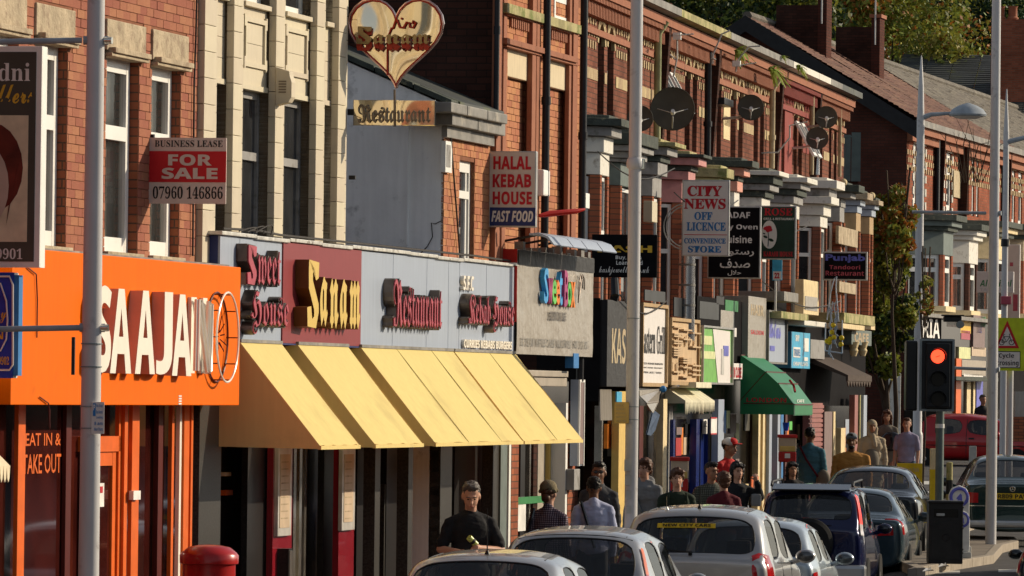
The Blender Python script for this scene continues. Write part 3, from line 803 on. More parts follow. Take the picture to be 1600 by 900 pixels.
def neon_word(s, x0, x1, yt, yb, depth=.1, n=1):
    a, b = tf(A, x0, pf+depth), tf(A, x1, pf+depth); z1_, z0_ = zf(A, x0, yt, pf+depth), zf(A, x0, yb, pf+depth)
    o = part('raised_word', text_wall(s if s == 'gothic S' else fat(s), a, b, z0_, z1_, pf+.004, depth, .012), 'letter_metal', fs)
    part('neon_outline', text_wall(s if s == 'gothic S' else fat(s), a+.01, b-.01, z0_+.01, z1_-.01, pf+depth+.008, .012, -.012), 'neon_pink', o)
neon_word('gothic S', 381, 396, 380, 446); neon_word('weet', 398, 434, 388, 446); neon_word('House', 388, 447, 452, 523)
neon_word('Restaurant', 611, 687, 434, 512); neon_word('Kebab House', 729, 800, 458, 518)
part('raised_word', text_wall(sans('S.F.C'), tf(A, 722, pf+.04), tf(A, 738, pf+.04), zf(A, 722, 453, pf+.04), zf(A, 722, 430, pf+.04), pf+.004, .04, .01), 'letter_cream', fs)
part('raised_word', text_wall(sans('CURRIES KEBABS BURGERS'), tf(A, 724, pf+.03), tf(A, 799, pf+.03), zf(A, 724, 543, pf+.03), zf(A, 724, 530, pf+.03), pf+.004, .03, .01), 'letter_cream', fs)
part('raised_word', text_wall(sans('TAKE AWAY TELEPHONE'), tf(A, 722, pf), tf(A, 800, pf), zf(A, 722, 551, pf), zf(A, 722, 545, pf), pf+.004, .006, .0), 'neon_pink', fs)

# ---- yellow awnings
AW = [(352, 438, 'first yellow awning over the burgundy doorway, nearest the orange sign'), (463, 542, 'second yellow awning, below the big golden gothic name'), (562, 706, 'wide third yellow awning with a seam, right of the golden name'), (708, 804, 'last yellow awning with a narrow lap, beside the grey wrapped fascia')]
za1 = zf(A, 463, 537, pf+.02); pfr = .94; za0 = zf(A, 480, 697, pfr); zin = za0+.01
for i, (x0, x1, lb) in enumerate(AW):
    a, b = tf(A, x0, pf+.02), tf(A, x1, pf+.02)
    if i == 0: a = tf(A, 343, 0)
    r = thing('awning', lb, 'awning', A, a, pf, za0, 'yellow awnings over the restaurant')
    n = 12; g = G()
    def sag(u): return -.012*math.sin(math.pi*min(1, max(0, u)))
    rows = [(pf+.02, za1)]+[(pf+.02+(pfr-pf-.02)*j/6, za1+(za0-za1)*j/6+sag(j/6)) for j in range(1, 7)]
    vs = []; 
    for k in range(n+1):
        t = a+(b-a)*k/n
        for (p_, z_) in rows: vs.append((t, p_, z_+.006*math.sin(k*1.9+i)*(p_-pf)*1.4))
    m_ = len(rows); fs_ = [(k*m_+j, (k+1)*m_+j, (k+1)*m_+j+1, k*m_+j+1) for k in range(n) for j in range(m_-1)]
    g.add(vs, fs_)
    part('awning_cloth', g, 'awning_yellow', r, sm='all')
    for (tt, nm) in ((a, 'side_cloth'), (b, 'side_cloth')):
        part(nm, G().prism([(.0, za1-.05), (pf+.02, za1), (pfr, za0), (pfr, za0-.03), (.0, zin-.03)], 0, tt-.001, tt+.001), 'awning_yellow', r)
    ds = (.37, .75) if i == 2 else ((.56,) if i == 3 else ())
    for q in ds:
        t = a+(b-a)*q
        part('seam', G().prism([(pf+.02, za1+.003), (pfr, za0+.004), (pfr, za0-.004), (pf+.02, za1-.004)], 0, t, t+.018), 'awning_seam', r)
    part('front_bar', G().box(a, b, pfr-.02, pfr+.012, za0-.035, za0), 'awning_yellow', r)
    part('head_batten', G().box(a, b, pf+.01, pf+.04, za1-.01, za1+.02), 'lead', r)

# ---- restaurant ground floor
sf = thing('restaurant_shopfront', 'dark glazed restaurant shopfront of burgundy panels and speckled granite under yellow awnings', 'shopfront', A, tf(A, 313), 0, 0)
part('window_glass', G().box(tf(A, 345), tf(A, 800), -.42, -.40, .5, zf0), 'shop_glass', sf)
part('soffit', G().box(tf(A, 345), tf(A, 800), -.42, -.05, 2.75, zf0), 'interior', sf)
def fpost(x0, x1, z0_, z1_, p0, p1, m, nm, root=sf, F=A, lb=None, bevel=0):
    g = G().box(tf(F, x0, p1), tf(F, x1, p1), p0, p1, z0_, z1_); return part(nm, g, m, root, label=lb, bevel=bevel)
fpost(313, 347, 0, 2.9, -.3, .0, 'granite', 'granite_pier')
fpost(389, 420, .1, 2.75, -.16, -.1, 'granite_dark', 'pier')
fpost(429, 459, .1, 2.75, -.08, -.02, 'burgundy_gloss', 'door_panel')
fpost(461, 465, .1, 2.6, -.2, -.12, 'chrome', 'mullion'); fpost(470, 474, .1, 2.6, -.2, -.12, 'chrome', 'mullion')
fpost(478, 481, .1, 2.6, -.28, -.25, 'chrome', 'mullion'); fpost(503, 507, .1, 2.7, -.28, -.25, 'granite_dark', 'mullion')
fpost(508, 531, .1, 2.75, -.26, -.2, 'granite_dark', 'pier')
fpost(532, 556, .1, 2.75, -.08, -.02, 'burgundy_gloss', 'door_panel')
for (x0, x1, y0, y1) in ((437, 458, 697, 838), (537, 557, 697, 829)):
    g = G(); fbox(g, A, x0, x1, y0, y1, -.02, .02); o = part('menu_frame', g, 'menu_frame', sf, bevel=.004)
    g = G(); fbox(g, A, x0+3.2, x1-2.5, y0+13, y1-13, .02, .026); part('menu_sheet', g, 'menu_paper', o)
    g = G()
    for k in range(9): fbox(g, A, x0+5, x1-5, y0+24+k*11, y0+26+k*11, .026, .028)
    part('menu_print', g, 'lintel_stone', o)
g = G(); t0 = tf(A, 440, .0); p0, z1_ = A.Wt(440, 857, t0); p1 = A.Wt(458, 857, t0)[0]
part('intercom_box', G().box(t0, t0+.14, -.02, .09, .6, z1_), 'granite_dark', sf); part('intercom_face', G().box(t0+.01, t0+.12, .09, .1, .62, z1_-.02), 'chrome', sf)
sill = .62
for x0, x1 in ((556, 594), (600, 650), (655, 690), (697, 740), (745, 778)): 
    a, b = tf(A, x0, -.02), tf(A, x1+6, -.02); part('granite_stallriser', G().box(a, b-.01, -.4, -.04, .1, sill-.05), 'granite', sf); part('window_sill', G().box(a, b-.01, -.4, .02, sill-.05, sill), 'brick_pier', sf)
for x0, x1 in ((588, 596), (640, 647), (690, 708), (772, 782)):
    fpost(x0, x1, .1, 2.75, -.12, -.0, 'granite', 'granite_pier')
for x0, x1 in ((560, 588), (606, 640), (662, 690), (712, 772)):
    fpost(x0, x1, sill, 2.75, -.38, -.30, 'granite_dark', 'dark_frame')
fpost(649, 664, .7, 1.95, -.395, -.33, 'curtain', 'curtain', lb='yellow curtain catching the sun')
for x in (603, 607): fpost(x, x+1.6, .9, 1.9, -.395, -.31, 'granite', 'curtain_edge')
fpost(784, 794, .1, 2.7, -.04, .02, 'green_paint', 'green_post'); fpost(797, 800, .1, 2.75, -.1, .01, 'frame_white', 'white_strip')
g = G(); fbox(g, A, 355, 366, 766, 774, -.39, -.3); part('glow_lamp', g, 'orange_frame', sf)
g = G(); fbox(g, A, 355, 363, 738, 744, -.39, -.3); part('ceiling_spot', g, 'ink_white', sf)

# ---- heart sign
tH = tf(A, 537)
t = tH+.1
def hx(x, y): return A.Wt(x, y, t)
r = thing('heart_sign', 'big mirror polished brass heart sign with gothic name, on the terracotta corner', 'hanging sign', A, t, hx(545, 145)[0], hx(545, 145)[1])
cx, cy = 620, 0
def heart(k=1.0, n=40):
    pts = []
    for i in range(n):
        w = 2*math.pi*i/n+math.pi/2+.0
        x = 16*math.sin(w-math.pi/2)**3 if False else 16*math.sin(2*math.pi*i/n)**3
        u = 2*math.pi*i/n
        y = 13*math.cos(u)-5*math.cos(2*u)-2*math.cos(3*u)-math.cos(4*u)
        pts.append((620+x*k*73.5/16, 68-(y+2.5)*k*70/14.6))
    return pts
hp = [hx(x, y) for x, y in heart()]
hp_in = [hx(x, y) for x, y in heart(.965)]
part('heart_face', G().prism(hp, 0, t-.03, t+.05), 'brass_mirror', r)
g = G(); g.tube([(t-.035, a, b) for a, b in hp]+[(t-.035, *hp[0])], .014, 6, cap=False); part('heart_rim', g, 'pink_chrome', r, sm=True)
g = G(); g.tube([(t-.045, a, b) for a, b in hp_in[1:]], .007, 6); part('neon_tube', g, 'letter_red', r, sm=True)
def cword(r, F, t, s, x0, x1, yt, yb, depth, m, off=.0, nm='raised_letter', t1=None, parent=None):
    p0, z1 = F.Wt(x0, yt, t); p1, z0 = F.Wt(x1, yb, t)
    return part(nm, text_cross(s, p0, p1, z0, z1, t1 if t1 is not None else t, depth, off), m, parent or r)
xs = [(560, 584, 'S'), (587, 604, 'a'), (606, 628, 'n'), (630, 645, 'a'), (647, 674, 'm')]
for x0, x1, s in xs:
    y0 = 42 if s == 'S' else 54
    fs_s = 'gothic S' if s == 'S' else fat(s)
    o = cword(r, A, t, fs_s, x0, x1, y0+4, 80 if s == 'S' else 80, .05, 'letter_red', .05, t1=t-.03)
    cword(r, A, t, fs_s, x0, x1, y0, 70, .02, 'letter_brass', .01, nm='letter_face', t1=t-.085, parent=o)
g = G()
for pts in ([(612, 45), (616, 44), (620, 32), (622, 31), (626, 43), (634, 44)], [(632, 44), (637, 35), (641, 36), (642, 43), (647, 44), (651, 36), (647, 33), (646, 38)], [(628, 30), (630, 29)]):
    g.tube([(t-.05, *hx(x, y)) for x, y in pts], .011, 6)
part('script_flourish', g, 'letter_red', r, sm=True)
g = G(); g.tube([(t-.05, *hx(613, 45)), (t-.05, *hx(607, 60)), (t-.05, *hx(607, 118))], .009, 6); part('drip_wire', g, 'letter_red', r)
g = G(); g.tube([(t-.01, *hx(617, 140)), (t-.01, *hx(617, 198))], .012, 6); part('hanging_rod', g, 'letter_metal', r)
p0, zz = hx(545, 175); g = G(); g.box(t+.0, t+.05, -.02, p0+.12, zz-.03, zz+.03); g.box(t+.05, t+.09, -.01, p0+.06, hx(545, 277)[1]-.02, hx(545, 277)[1]+.02)
part('bracket', g, 'iron_black', r)
r2, t2, pa, pb, zb, zt = cross_sign('restaurant_plate', 'oblong polished brass plate with black gothic lettering hanging below the heart sign', 'sign plate', A, 552, 680, 156, 196, .04, th=.03, frame='brass_mirror', face='brass_mirror', fw=.012, t=t)
cword(r2, A, t, fat('Restaurant'), 560, 673, 163, 192, .02, 'letter_metal', .0, t1=t-.01)

# ================================================================ 3 small brick building with the whitewashed side
t3 = tf(A, 690); t3e = tf(A, 769)
b3 = thing('small_brick_building', 'low brick building with blue grey whitewashed side wall and overhanging lead eaves', 'building', A, t3, 0, 0)
q = [A.Wt(x, y, t3) for x, y in ((690, 160), (640, 140), (600, 124), (538, 93))]
zt3 = q[0][1]; sl_ = (q[3][1]-q[0][1])/(q[0][0]-q[3][0])
part('side_wall', G().prism([(-.012, 0), (-.012, zt3-.02), (-6, zt3+6*sl_-.02), (-6, 0)], 0, t3, t3+.3), 'whitewash', b3)
k = 0; p = .08
while p > -3:      # coping stones up the slope
    a, b = p, p-.42
    part('coping_stone', G().prism([(a, zt3-a*sl_), (b+.012, zt3-b*sl_-.01), (b+.012, zt3-b*sl_+.05), (a, zt3-a*sl_+.06)], 0, t3-.05, t3+.33), 'dark_slab', b3, bevel=.006); p = b; k += 1
part('wall_pipe', G().tube([(t3-.03, A.Wt(638, 300, t3)[0], 3.6), (t3-.03, A.Wt(638, 300, t3)[0], A.Wt(638, 190, t3)[1])], .012, 6), 'whitewash', b3)
g = G(); g.tube([(t3-.004, *A.Wt(x, y, t3)) for x, y in ((690, 345), (680, 350), (674, 348), (676, 370), (668, 385), (655, 398))], .005, 4); part('wall_crack', g, 'cable', b3)
zb3 = zf(A, 690, 208)
h3 = [(tf(A, 714), tf(A, 738), zf(A, 716, 415), zf(A, 716, 249))]
holes_wall(G(), 0, 0, 0, 0, 0, 0, [])
holes_wall(g := G(), t3+.3, t3e, 3, zb3+.3, -.3, -.008, h3); part('wall', g, 'mortar', b3)
bricks(b3, A, t3, t3e, 3.5, zb3+.02, 0, h3, 'brick_orange', single=120, L=.14)
window(b3, A, *h3[0][:2], h3[0][2], h3[0][3], -.05, fw=.075, rails=(.68, .93), mull=(.75,))
g = G(); fbox(g, A, 692, 702, 219, 268, 0, .05); o = part('vent_frame', g, 'upvc', b3); g = G(); fbox(g, A, 694, 700, 225, 260, .05, .055); part('vent_grille', g, 'grey_paint', o)
g = G(); fbox(g, A, 694, 768, 193, 213, 0, .06); part('eaves_board', g, 'lead', b3)
for x0, x1, y0, y1, p in ((702, 742, 174, 194, .14), (743, 785, 180, 203, .14)):
    g = G(); fbox(g, A, x0, x1, y0, y1, -.2, p); part('gutter_board', g, 'lead', b3, bevel=.01)
for x0, x1 in ((700, 725), (726, 757), (758, 788)):
    g = G(); fbox(g, A, x0, x1, 158, 174, -.5, .2, xr=700); part('lead_sheet', g, 'lead', b3, bevel=.012)
part('roof_sheet', G().prism([(.1, zt3+.02), (-6, zt3+6*sl_), (-6, zt3+6*sl_-.1), (.1, zt3-.1)], 0, t3+.3, t3e-.02), 'slate', b3)
g = G().tube([(t3+.02, .05, zb3+.1), (t3+.9, .02, zb3-1.6), (t3+1.3, .02, zb3-2.1), (t3e-.3, .03, zb3-2.4)], .01, 5); part('cable', g, 'cable', b3)

# ================================================================ 4 tall orange-red brick building
t4 = tf(A, 770); t4e = tf(A, 904)
b4 = thing('tall_brick_building', 'tall orange red brick building with bricked up windows, pale lintels and black downpipes', 'building', A, t4, 0, 0)
part('side_wall', G().box(t4, t4+.3, -9, -.003, 3, 9), 'brick_dark', b4, label='stained brick side wall with its shade put into the colour')  # stained, and the shade of this side is put into the dark brick colour
zr1 = zf(A, 790, 118); zlt = zf(A, 790, 68); 
rec = [(787, 824), (851, 883)]
h4 = [(tf(A, a), tf(A, b), 3.4, zlt) for a, b in rec]
holes_wall(g := G(), t4+.3, t4e, 3.3, 7.6, -.3, -.008, h4); g.box(t4+.003, t4+.3, -.29, -.008, 3.3, 7.6); part('wall', g, 'mortar', b4)
bricks(b4, A, t4, t4e, 3.45, 7.3, 0, h4, 'brick_orange', single=150, L=.225)
for (a, b, _, _), y0 in zip(h4, (0, 1)):
    part('lintel', G().box(a, b, -.2, -.0, zr1, zlt-.01), 'pale_sandstone', b4, bevel=.008)
    part('infill', G().box(a, b, -.25, -.07, 3.4, zr1), 'mortar', b4)
    g = G(); z = 3.4; k = 0
    while z < zr1-.07:
        tt = a-(.11 if k % 2 else 0)
        while tt < b:
            u, v = max(a, tt), min(b, tt+.215)
            if v-u > .02: g.box(u, v, -.08, -.062+R.uniform(-.002, .002), z, z+.066)
            tt += .225
        z += .075; k += 1
    part('brickwork', g, 'brick_orange', b4, kind='stuff')
for x0, x1, p in ((771, 779, .06), (781, 786, .03), (826, 832, .06), (833, 839, .06), (884, 889, .05), (890, 897, .07)):
    fpost(x0, x1, 3.4, 7.5, 0, p, 'red_sandstone', 'pilaster', b4, bevel=.004)
def course(x0, x1, y0, y1, p, m, nm, root, F, seg=.8, p0=0):
    a, b = tf(F, x0, p), tf(F, x1, p); z1_, z0_ = zf(F, x0, y0, p), zf(F, x0, y1, p); t = a
    while t < b-.05:
        u = min(t+seg, b); part(nm, G().box(t+.003, u-.003, p0, p, z0_, z1_), m, root, bevel=.004); t = u
course(786, 898, 57, 66, .11, 'red_sandstone', 'moulding', b4, A)
course(786, 898, 66, 71, .08, 'red_sandstone', 'moulding', b4, A)
course(786, 902, 2, 17, .10, 'mossy_stone', 'string_course', b4, A)
course(786, 902, 17, 21, .06, 'red_sandstone', 'moulding', b4, A)
for (x0, x1) in ((789, 824), (852, 883)):
    a, b = tf(A, x0), tf(A, x1); z1_, z0_ = zf(A, 789, 25), zf(A, 789, 44); n = 11
    for k in range(n):
        t = a+(b-a)*k/n; part('dentil', G().box(t, t+(b-a)/n*.5, 0, .03, z0_+.03, z1_), 'red_sandstone', b4)
down_pipe(b4, A, 848, .12, 3.3, 7.6, .045, 'iron_black'); down_pipe(b4, A, 906, .1, 3.0, 7.6, .045, 'iron_black')
down_pipe(b4, A, 770, .06, 5.75, 7.6, .03, 'iron_black')
a, b = tf(A, 858), tf(A, 880); window(b4, A, a, b, zf(A, 860, 33), 7.4, .012, fw=.07)
g = G(); fbox(g, A, 846, 856, 264, 305, .02, .16); part('alarm_box', g, 'upvc', b4, bevel=.02)
# halal sign
r, t, pa, pb, zb, zt = cross_sign('kebab_sign', 'white and navy box sign reading halal kebab house fast food', 'hanging sign', A, 764, 838, 236, 355, .02, th=.10, frame='sign_frame', face='sign_board', fw=.012)
cross_panel(r, A, t, 765.5, 836.5, 324, 353, 'sign_navy')
cross_text(r, A, t, sans('HALAL'), 771, 830, 244, 265, 'ink_red', .02)
cross_text(r, A, t, sans('KEBAB'), 770, 830, 272, 293, 'ink_red', .02)
cross_text(r, A, t, sans('HOUSE'), 770, 831, 299, 320, 'ink_red', .02)
cross_text(r, A, t-.004, ital('FAST FOOD'), 768, 833, 329, 347, 'sign_white', .02)
g = G().tube([(t+.3, .02, zb+.25), (t+.25, .3, zb+.22), (t-.3+1.5, 1.0, zb+.32)], .02, 6)
# red rolled banner
g = G(); q0 = A.Wt(843, 337, t+.4); pts = []
for k, (x, y) in enumerate(((843, 337), (860, 334), (880, 332), (900, 330), (914, 327))): pts.append((t+.4+.1*k, *A.Wt(x, y, t+.4+.1*k)))
solo('rolled_banner', g.tube(pts, [.02, .035, .03, .028, .012], 8), 'red_paint', 'rolled red banner lashed between the kebab sign and black downpipe', 'banner', A, t+.4, q0[0], q0[1], sm=True)

# ================================================================ 5 the wrapped fascia and its shopfront
b5 = thing('dessert_shop_fascia', 'large fascia wrapped in creased grey plastic with colourful dessert shop letters', 'shop sign', A, tf(A, 806), .1, 3)
pp = .19
a, b = tf(A, 806, pp), tf(A, 925, pp); z1_, z0_ = zf(A, 808, 389, pp), zf(A, 808, 553, pp)
n, m_ = 26, 10; vs = []
for i in range(n+1):
    for j in range(m_+1):
        u, v = i/n, j/m_; vs.append((a+(b-a)*u, pp+.012*noise.noise(Vector((u*9, v*2.2, 3)))+.006*noise.noise(Vector((u*25, v*5, 1))), z0_+(z1_-z0_)*v))
g = G().add(vs, [(i*(m_+1)+j, (i+1)*(m_+1)+j, (i+1)*(m_+1)+j+1, i*(m_+1)+j+1) for i in range(n) for j in range(m_)])
part('plastic_wrap', g, 'plastic_wrap', b5, sm='all')
part('sign_case', G().box(a+.01, b-.01, .0, pp-.03, z0_+.01, z1_-.01), 'lead', b5)
g = G().box(a+.02, b-.02, pp+.012, pp+.016, z1_-.17, z1_-.005); part('dust_sheet', g, 'plastic_grey', b5)
t0 = tf(A, 806, .19)-.01; p_ = A.Wt(785, 400, t0)[0]
part('red_side_panel', G().box(t0, t0+.015, .0, pp, z0_+.35, z1_), 'red_paint', b5)
for s, x0, x1, yt, yb, m in (('S', 848, 855, 418, 474, 'sweet_blue'), ('w', 855, 862, 434, 474, 'sweet_plum'), ('e', 861, 868, 436, 475, 'sweet_green'), ('e', 867, 873, 437, 476, 'sweet_orange'), ('t', 872, 877, 424, 477, 'sweet_blue'), ('B', 880, 886, 422, 479, 'sweet_plum'), ('o', 885, 891, 440, 479, 'sweet_green'), ('x', 890, 897, 440, 480, 'sweet_orange')):
    letter(s, A, x0, x1, yt, yb, pp+.01, .05, m, m, b5, .02)
g = G(); c0 = (tf(A, 902, pp), pp+.03, zf(A, 902, 452, pp))
g.tube([(c0[0]+.2*math.cos(w)*(1-w/14), c0[1], c0[2]+.17*math.sin(w*1.7)-.0) for w in [k*.5 for k in range(12)]], .008, 5); part('swirl', g, 'letter_metal', b5)
part('lettering', text_wall(sans('DESSERT LOUNGE'), tf(A, 855, pp), tf(A, 881, pp), zf(A, 855, 500, pp), zf(A, 855, 486, pp), pp+.02, 0, .02), 'letter_metal', b5)
part('lettering', text_wall(sans('ICE CREAM  WAFFLES  CAKES  MILKSHAKES  HOT DRINKS'), tf(A, 811, pp), tf(A, 916, pp), zf(A, 811, 540, pp), zf(A, 811, 527, pp), pp+.02, 0, .0), 'lead', b5)
# light pelmet arching over the fascia
r = thing('light_pelmet', 'long pale curved lighting canopy hanging over the wrapped fascia', 'canopy', A, tf(A, 838, .2), .2, z1_+.1)
for k, (x0, x1) in enumerate(((838, 868), (869, 890), (891, 915), (916, 938))):
    tt0, tt1 = tf(A, x0, .45), tf(A, x1, .45); zz = zf(A, 838, 372, .5)
    prof = [(.35, zz+.06), (.45, zz+.07), (.56, zz+.03), (.63, zz-.06), (.62, zz-.07), (.54, zz+.01), (.45, zz+.05), (.35, zz+.04)]
    part('canopy_panel', G().prism(prof, 0, tt0, tt1-.01), 'panel_blue_grey', r, sm=True)
    part('bracket', G().tube([(tt0+.3, 0, zz-.02), (tt0+.3, .36, zz+.045)], .015, 6), 'iron_black', r)
for k in range(14):
    t = tf(A, 815, .2)+k*.42
    if t < tf(A, 925, .2): part('fixing_bracket', G().box(t, t+R.uniform(.05, .2), .1, .2, z1_, z1_+R.uniform(.02, .09)), 'lead', r)
sf = thing('dessert_shopfront', 'narrow shopfront with raised cream roller shutter between brick piers', 'shopfront', A, tf(A, 800), 0, 0)
part('back_wall', G().box(tf(A, 800), tf(A, 925), -.3, -.28, 0, 3), 'shop_glass', sf)
fpost(801, 812, .1, 2.8, -.28, .0, 'brick_pier', 'brick_pier'); sf_ = sf
fpost(815, 822, .1, 2.6, -.28, -.12, 'granite_dark', 'mullion', sf); fpost(829, 831, .1, 2.6, -.28, -.1, 'chrome', 'mullion', sf)
fpost(835, 841, .1, 2.6, -.28, -.12, 'brick_dark', 'mullion', sf)
fpost(842, 860, .9, 2.55, -.28, -.2, 'shutter', 'poster', sf); fpost(860, 867, .1, 2.55, -.28, -.15, 'notice_yellow', 'mullion', sf)
fpost(868, 884, .1, 2.6, -.28, -.15, 'grey_paint', 'door_panel', sf); fpost(885, 888, .1, 2.75, -.2, .02, 'frame_white', 'white_strip', sf)
fpost(889, 900, .1, 2.75, -.28, -.0, 'brick_pier', 'brick_pier', sf)
g = G(); fbox(g, A, 824, 888, 578, 588, -.2, .08); fbox(g, A, 824, 886, 589, 603, -.2, .05); part('shutter_box', g, 'shutter', sf, bevel=.01)
g = G(); fbox(g, A, 812, 824, 777, 830, -.25, -.1); part('poster', g, 'ink_white', sf); g = G(); fbox(g, A, 812, 856, 777, 788, -.1, -.09); part('poster_band', g, 'ink_green', sf)
g = G(); fbox(g, A, 896, 904, 552, 575, .1, .2); part('blue_box', g, 'ink_blue', sf); 
g = G(); fbox(g, A, 899, 908, 733, 766, .0, .12); part('meter_box', g, 'grey_paint', sf, bevel=.01)
# tall poster lightbox standing out from the pier
r, t, pa, pb, zb, zt = cross_sign('poster_lightbox', 'tall narrow poster lightbox with grey side and purple poster by the dessert shop', 'lightbox', A, 892, 904, 593, 728, .02, th=.30, frame='panel_blue_grey', face='panel_blue_grey', fw=.0)
g = G().box(t+.02, t+.29, pb, pb+.012, zb+.02, zt-.02); part('poster', g, 'mauve_wall', r)
g = G().box(t, t+.03, pb, pb+.02, zb, zt).box(t+.28, t+.31, pb, pb+.02, zb, zt).box(t+.03, t+.28, pb, pb+.02, zt-.03, zt); part('poster_frame', g, 'frame_white', r)
# ================================================================ the terrace beyond (frame B)
B = FB
B0 = tf(B, 902); Bend = tf(B, 1314)
zE = zf(B, 1100, 51)            # eaves height
zE = (zf(B, 1000, 0)+zf(B, 1300, 143))/2
zBay = None
def tb(px, p=0): return tf(B, px, p)
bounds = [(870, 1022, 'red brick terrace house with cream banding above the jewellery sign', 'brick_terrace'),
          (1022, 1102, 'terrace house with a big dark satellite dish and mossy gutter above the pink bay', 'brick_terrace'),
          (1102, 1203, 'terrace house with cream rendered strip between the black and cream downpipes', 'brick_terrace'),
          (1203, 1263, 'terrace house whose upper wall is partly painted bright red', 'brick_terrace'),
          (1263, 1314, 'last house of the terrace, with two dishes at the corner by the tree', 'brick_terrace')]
prs = [[(928, 938), (943, 953), (974, 981), (986, 992)], [(1024, 1031), (1037, 1043), (1065, 1073), (1077, 1084)], [(1104, 1111), (1115, 1122), (1137, 1145), (1149, 1156), (1173, 1180), (1183, 1189)],
       [(1206, 1211), (1215, 1220), (1236, 1241), (1244, 1249)], [(1268, 1273), (1276, 1281), (1291, 1295), (1299, 1303)]]
zwt = zf(B, 929, 32); zwb = zf(B, 929, 190)
white_w = {(974, 981), (1137, 1145), (1149, 1156), (1206, 1211), (1215, 1220), (1268, 1273)}
for hi, ((x0, x1, lb, bm), ps) in enumerate(zip(bounds, prs)):
    a, b = tb(x0), tb(x1)
    h = thing('terrace_house', lb, 'house', B, a, 0, 0, 'houses of the near terrace')
    hl = [(tb(u), tb(v), zwb, zwt) for u, v in ps]
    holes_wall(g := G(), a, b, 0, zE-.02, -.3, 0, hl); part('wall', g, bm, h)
    part('core', G().box(a, b, -.6, -.32, 0, zE-.1), 'interior', h)
    for (u, v) in ps:
        q0, q1 = tb(u), tb(v); w = q1-q0
        tilt = (u in (1024, 1037, 1236, 1244))
        f = window(h, B, q0+.01, q1-.01, zwb+.02, zwt-.02, -.09, fw=.07 if (u, v) in white_w else .045, rails=(.55,), m='upvc' if (u, v) in white_w or tilt else 'grey_paint')
        if (u, v) in white_w:   # white arris of the frame shown proud
            pass
        # arch stones
        g = G(); n = 5; r_ = w/2+.0; cx = (q0+q1)/2
        for k in range(n):
            w0, w1 = math.pi*k/n, math.pi*(k+1)/n-.05
            ri, ro = r_, r_+.12
            g.prism([(cx+ri*math.cos(w0), zwt-w*.5+ri*math.sin(w0)), (cx+ro*math.cos(w0), zwt-w*.5+ro*math.sin(w0)*1.2), (cx+ro*math.cos(w1), zwt-w*.5+ro*math.sin(w1)*1.2), (cx+ri*math.cos(w1), zwt-w*.5+ri*math.sin(w1))], 1, -.04, .015)
        part('arch_head', g, 'cream_brick' if u not in (1206, 1215) else 'painted_red', h, kind='stuff')
        if tilt:    # top hung casements pushed open
            zc = zwt-.35; g = G(); L_ = .62; o_ = .34
            for (c0, c1) in ((q0, q0+.05), (q1-.05, q1)):
                g.add([(c0, .0, zc), (c1, .0, zc), (c1, o_, zc-L_), (c0, o_, zc-L_), (c0, .04, zc+.02), (c1, .04, zc+.02), (c1, o_+.04, zc-L_+.02), (c0, o_+.04, zc-L_+.02)], [(0,3,2,1),(4,5,6,7),(0,1,5,4),(2,3,7,6),(1,2,6,5),(0,4,7,3)])
            for (e0, e1) in ((0, .1), (.9, 1)):
                g.add([(q0+.05, o_*e0, zc-L_*e0), (q1-.05, o_*e0, zc-L_*e0), (q1-.05, o_*e1, zc-L_*e1), (q0+.05, o_*e1, zc-L_*e1), (q0+.05, o_*e0+.04, zc-L_*e0+.02), (q1-.05, o_*e0+.04, zc-L_*e0+.02), (q1-.05, o_*e1+.04, zc-L_*e1+.02), (q0+.05, o_*e1+.04, zc-L_*e1+.02)], [(0,3,2,1),(4,5,6,7),(0,1,5,4),(2,3,7,6),(1,2,6,5),(0,4,7,3)])
            cs = part('open_casement', g, 'upvc', h)
            g = G().add([(q0+.04, o_*.1, zc-L_*.1), (q1-.04, o_*.1, zc-L_*.1), (q1-.04, o_*.9, zc-L_*.9), (q0+.04, o_*.9, zc-L_*.9)], [(0, 1, 2, 3)]); part('pane', g, 'window_glass', cs)
    # band courses, cream checker, corbels
    def runs(z0, z1, p, m, nm, seg=.7, skip=True):
        t = a
        while t < b-.02:
            u = min(t+seg, b)
            if not (skip and any(u > q[0]-.02 and t < q[1]+.02 for q in hl)): part(nm, G().box(t+.004, u-.004, -.02, p, z0, z1), m, h)
            t = u
    red = hi == 3
    zb_ = zf(B, 915, 103); 
    g = G(); t = a
    while t < b:
        u = min(t+.23, b)
        if not any(u > q[0] and t < q[1] for q in hl): g.box(t+.003, u-.003, -.02, .012, zb_-.16, zb_+.0)
        t = u
    part('cream_band', g, 'cream_brick' if not red else 'painted_red', h, kind='stuff')
    g = G(); zc = zf(B, 905, 12)
    for row in range(3):
        t = a+(.12 if row % 2 else 0)
        while t < b-.1:
            if not any(t+.1 > q[0]-.1 and t < q[1]+.1 for q in hl) : g.box(t, t+.11, -.02, .015, zc-.05-.17*row-.11, zc-.05-.17*row)
            t += .24
    part('cream_checker', g, 'cream_brick' if not red else 'painted_red', h, kind='stuff')
    g = G(); t = a+.05
    while t < b-.05: g.box(t, t+.07, 0, .13, zE-.52, zE-.33); g.box(t+.0, t+.09, 0, .19, zE-.33, zE-.25); t += .15
    part('corbel_table', g, 'red_sandstone' if not red else 'painted_red', h, kind='stuff')
    t = a; z0_ = zE-.25
    while t < b-.02:
        u = min(t+1.1, b); part('eaves_course', G().box(t+.004, u-.004, 0, .22, z0_, zE-.12), 'red_sandstone', h); t = u
    part('frieze', G().box(a, b, 0, .05, zE-.75, zE-.66), 'red_sandstone' if not red else 'painted_red', h)
    if red: part('painted_wall', G().box(a, tb(1234), .0, .006, zwb-.3, zE-.6), 'painted_red', h) if False else None
    # gutter, in lengths
    t = a; gm = ['lead', 'mossy_stone', 'lead', 'white_paint', 'slate'][hi]
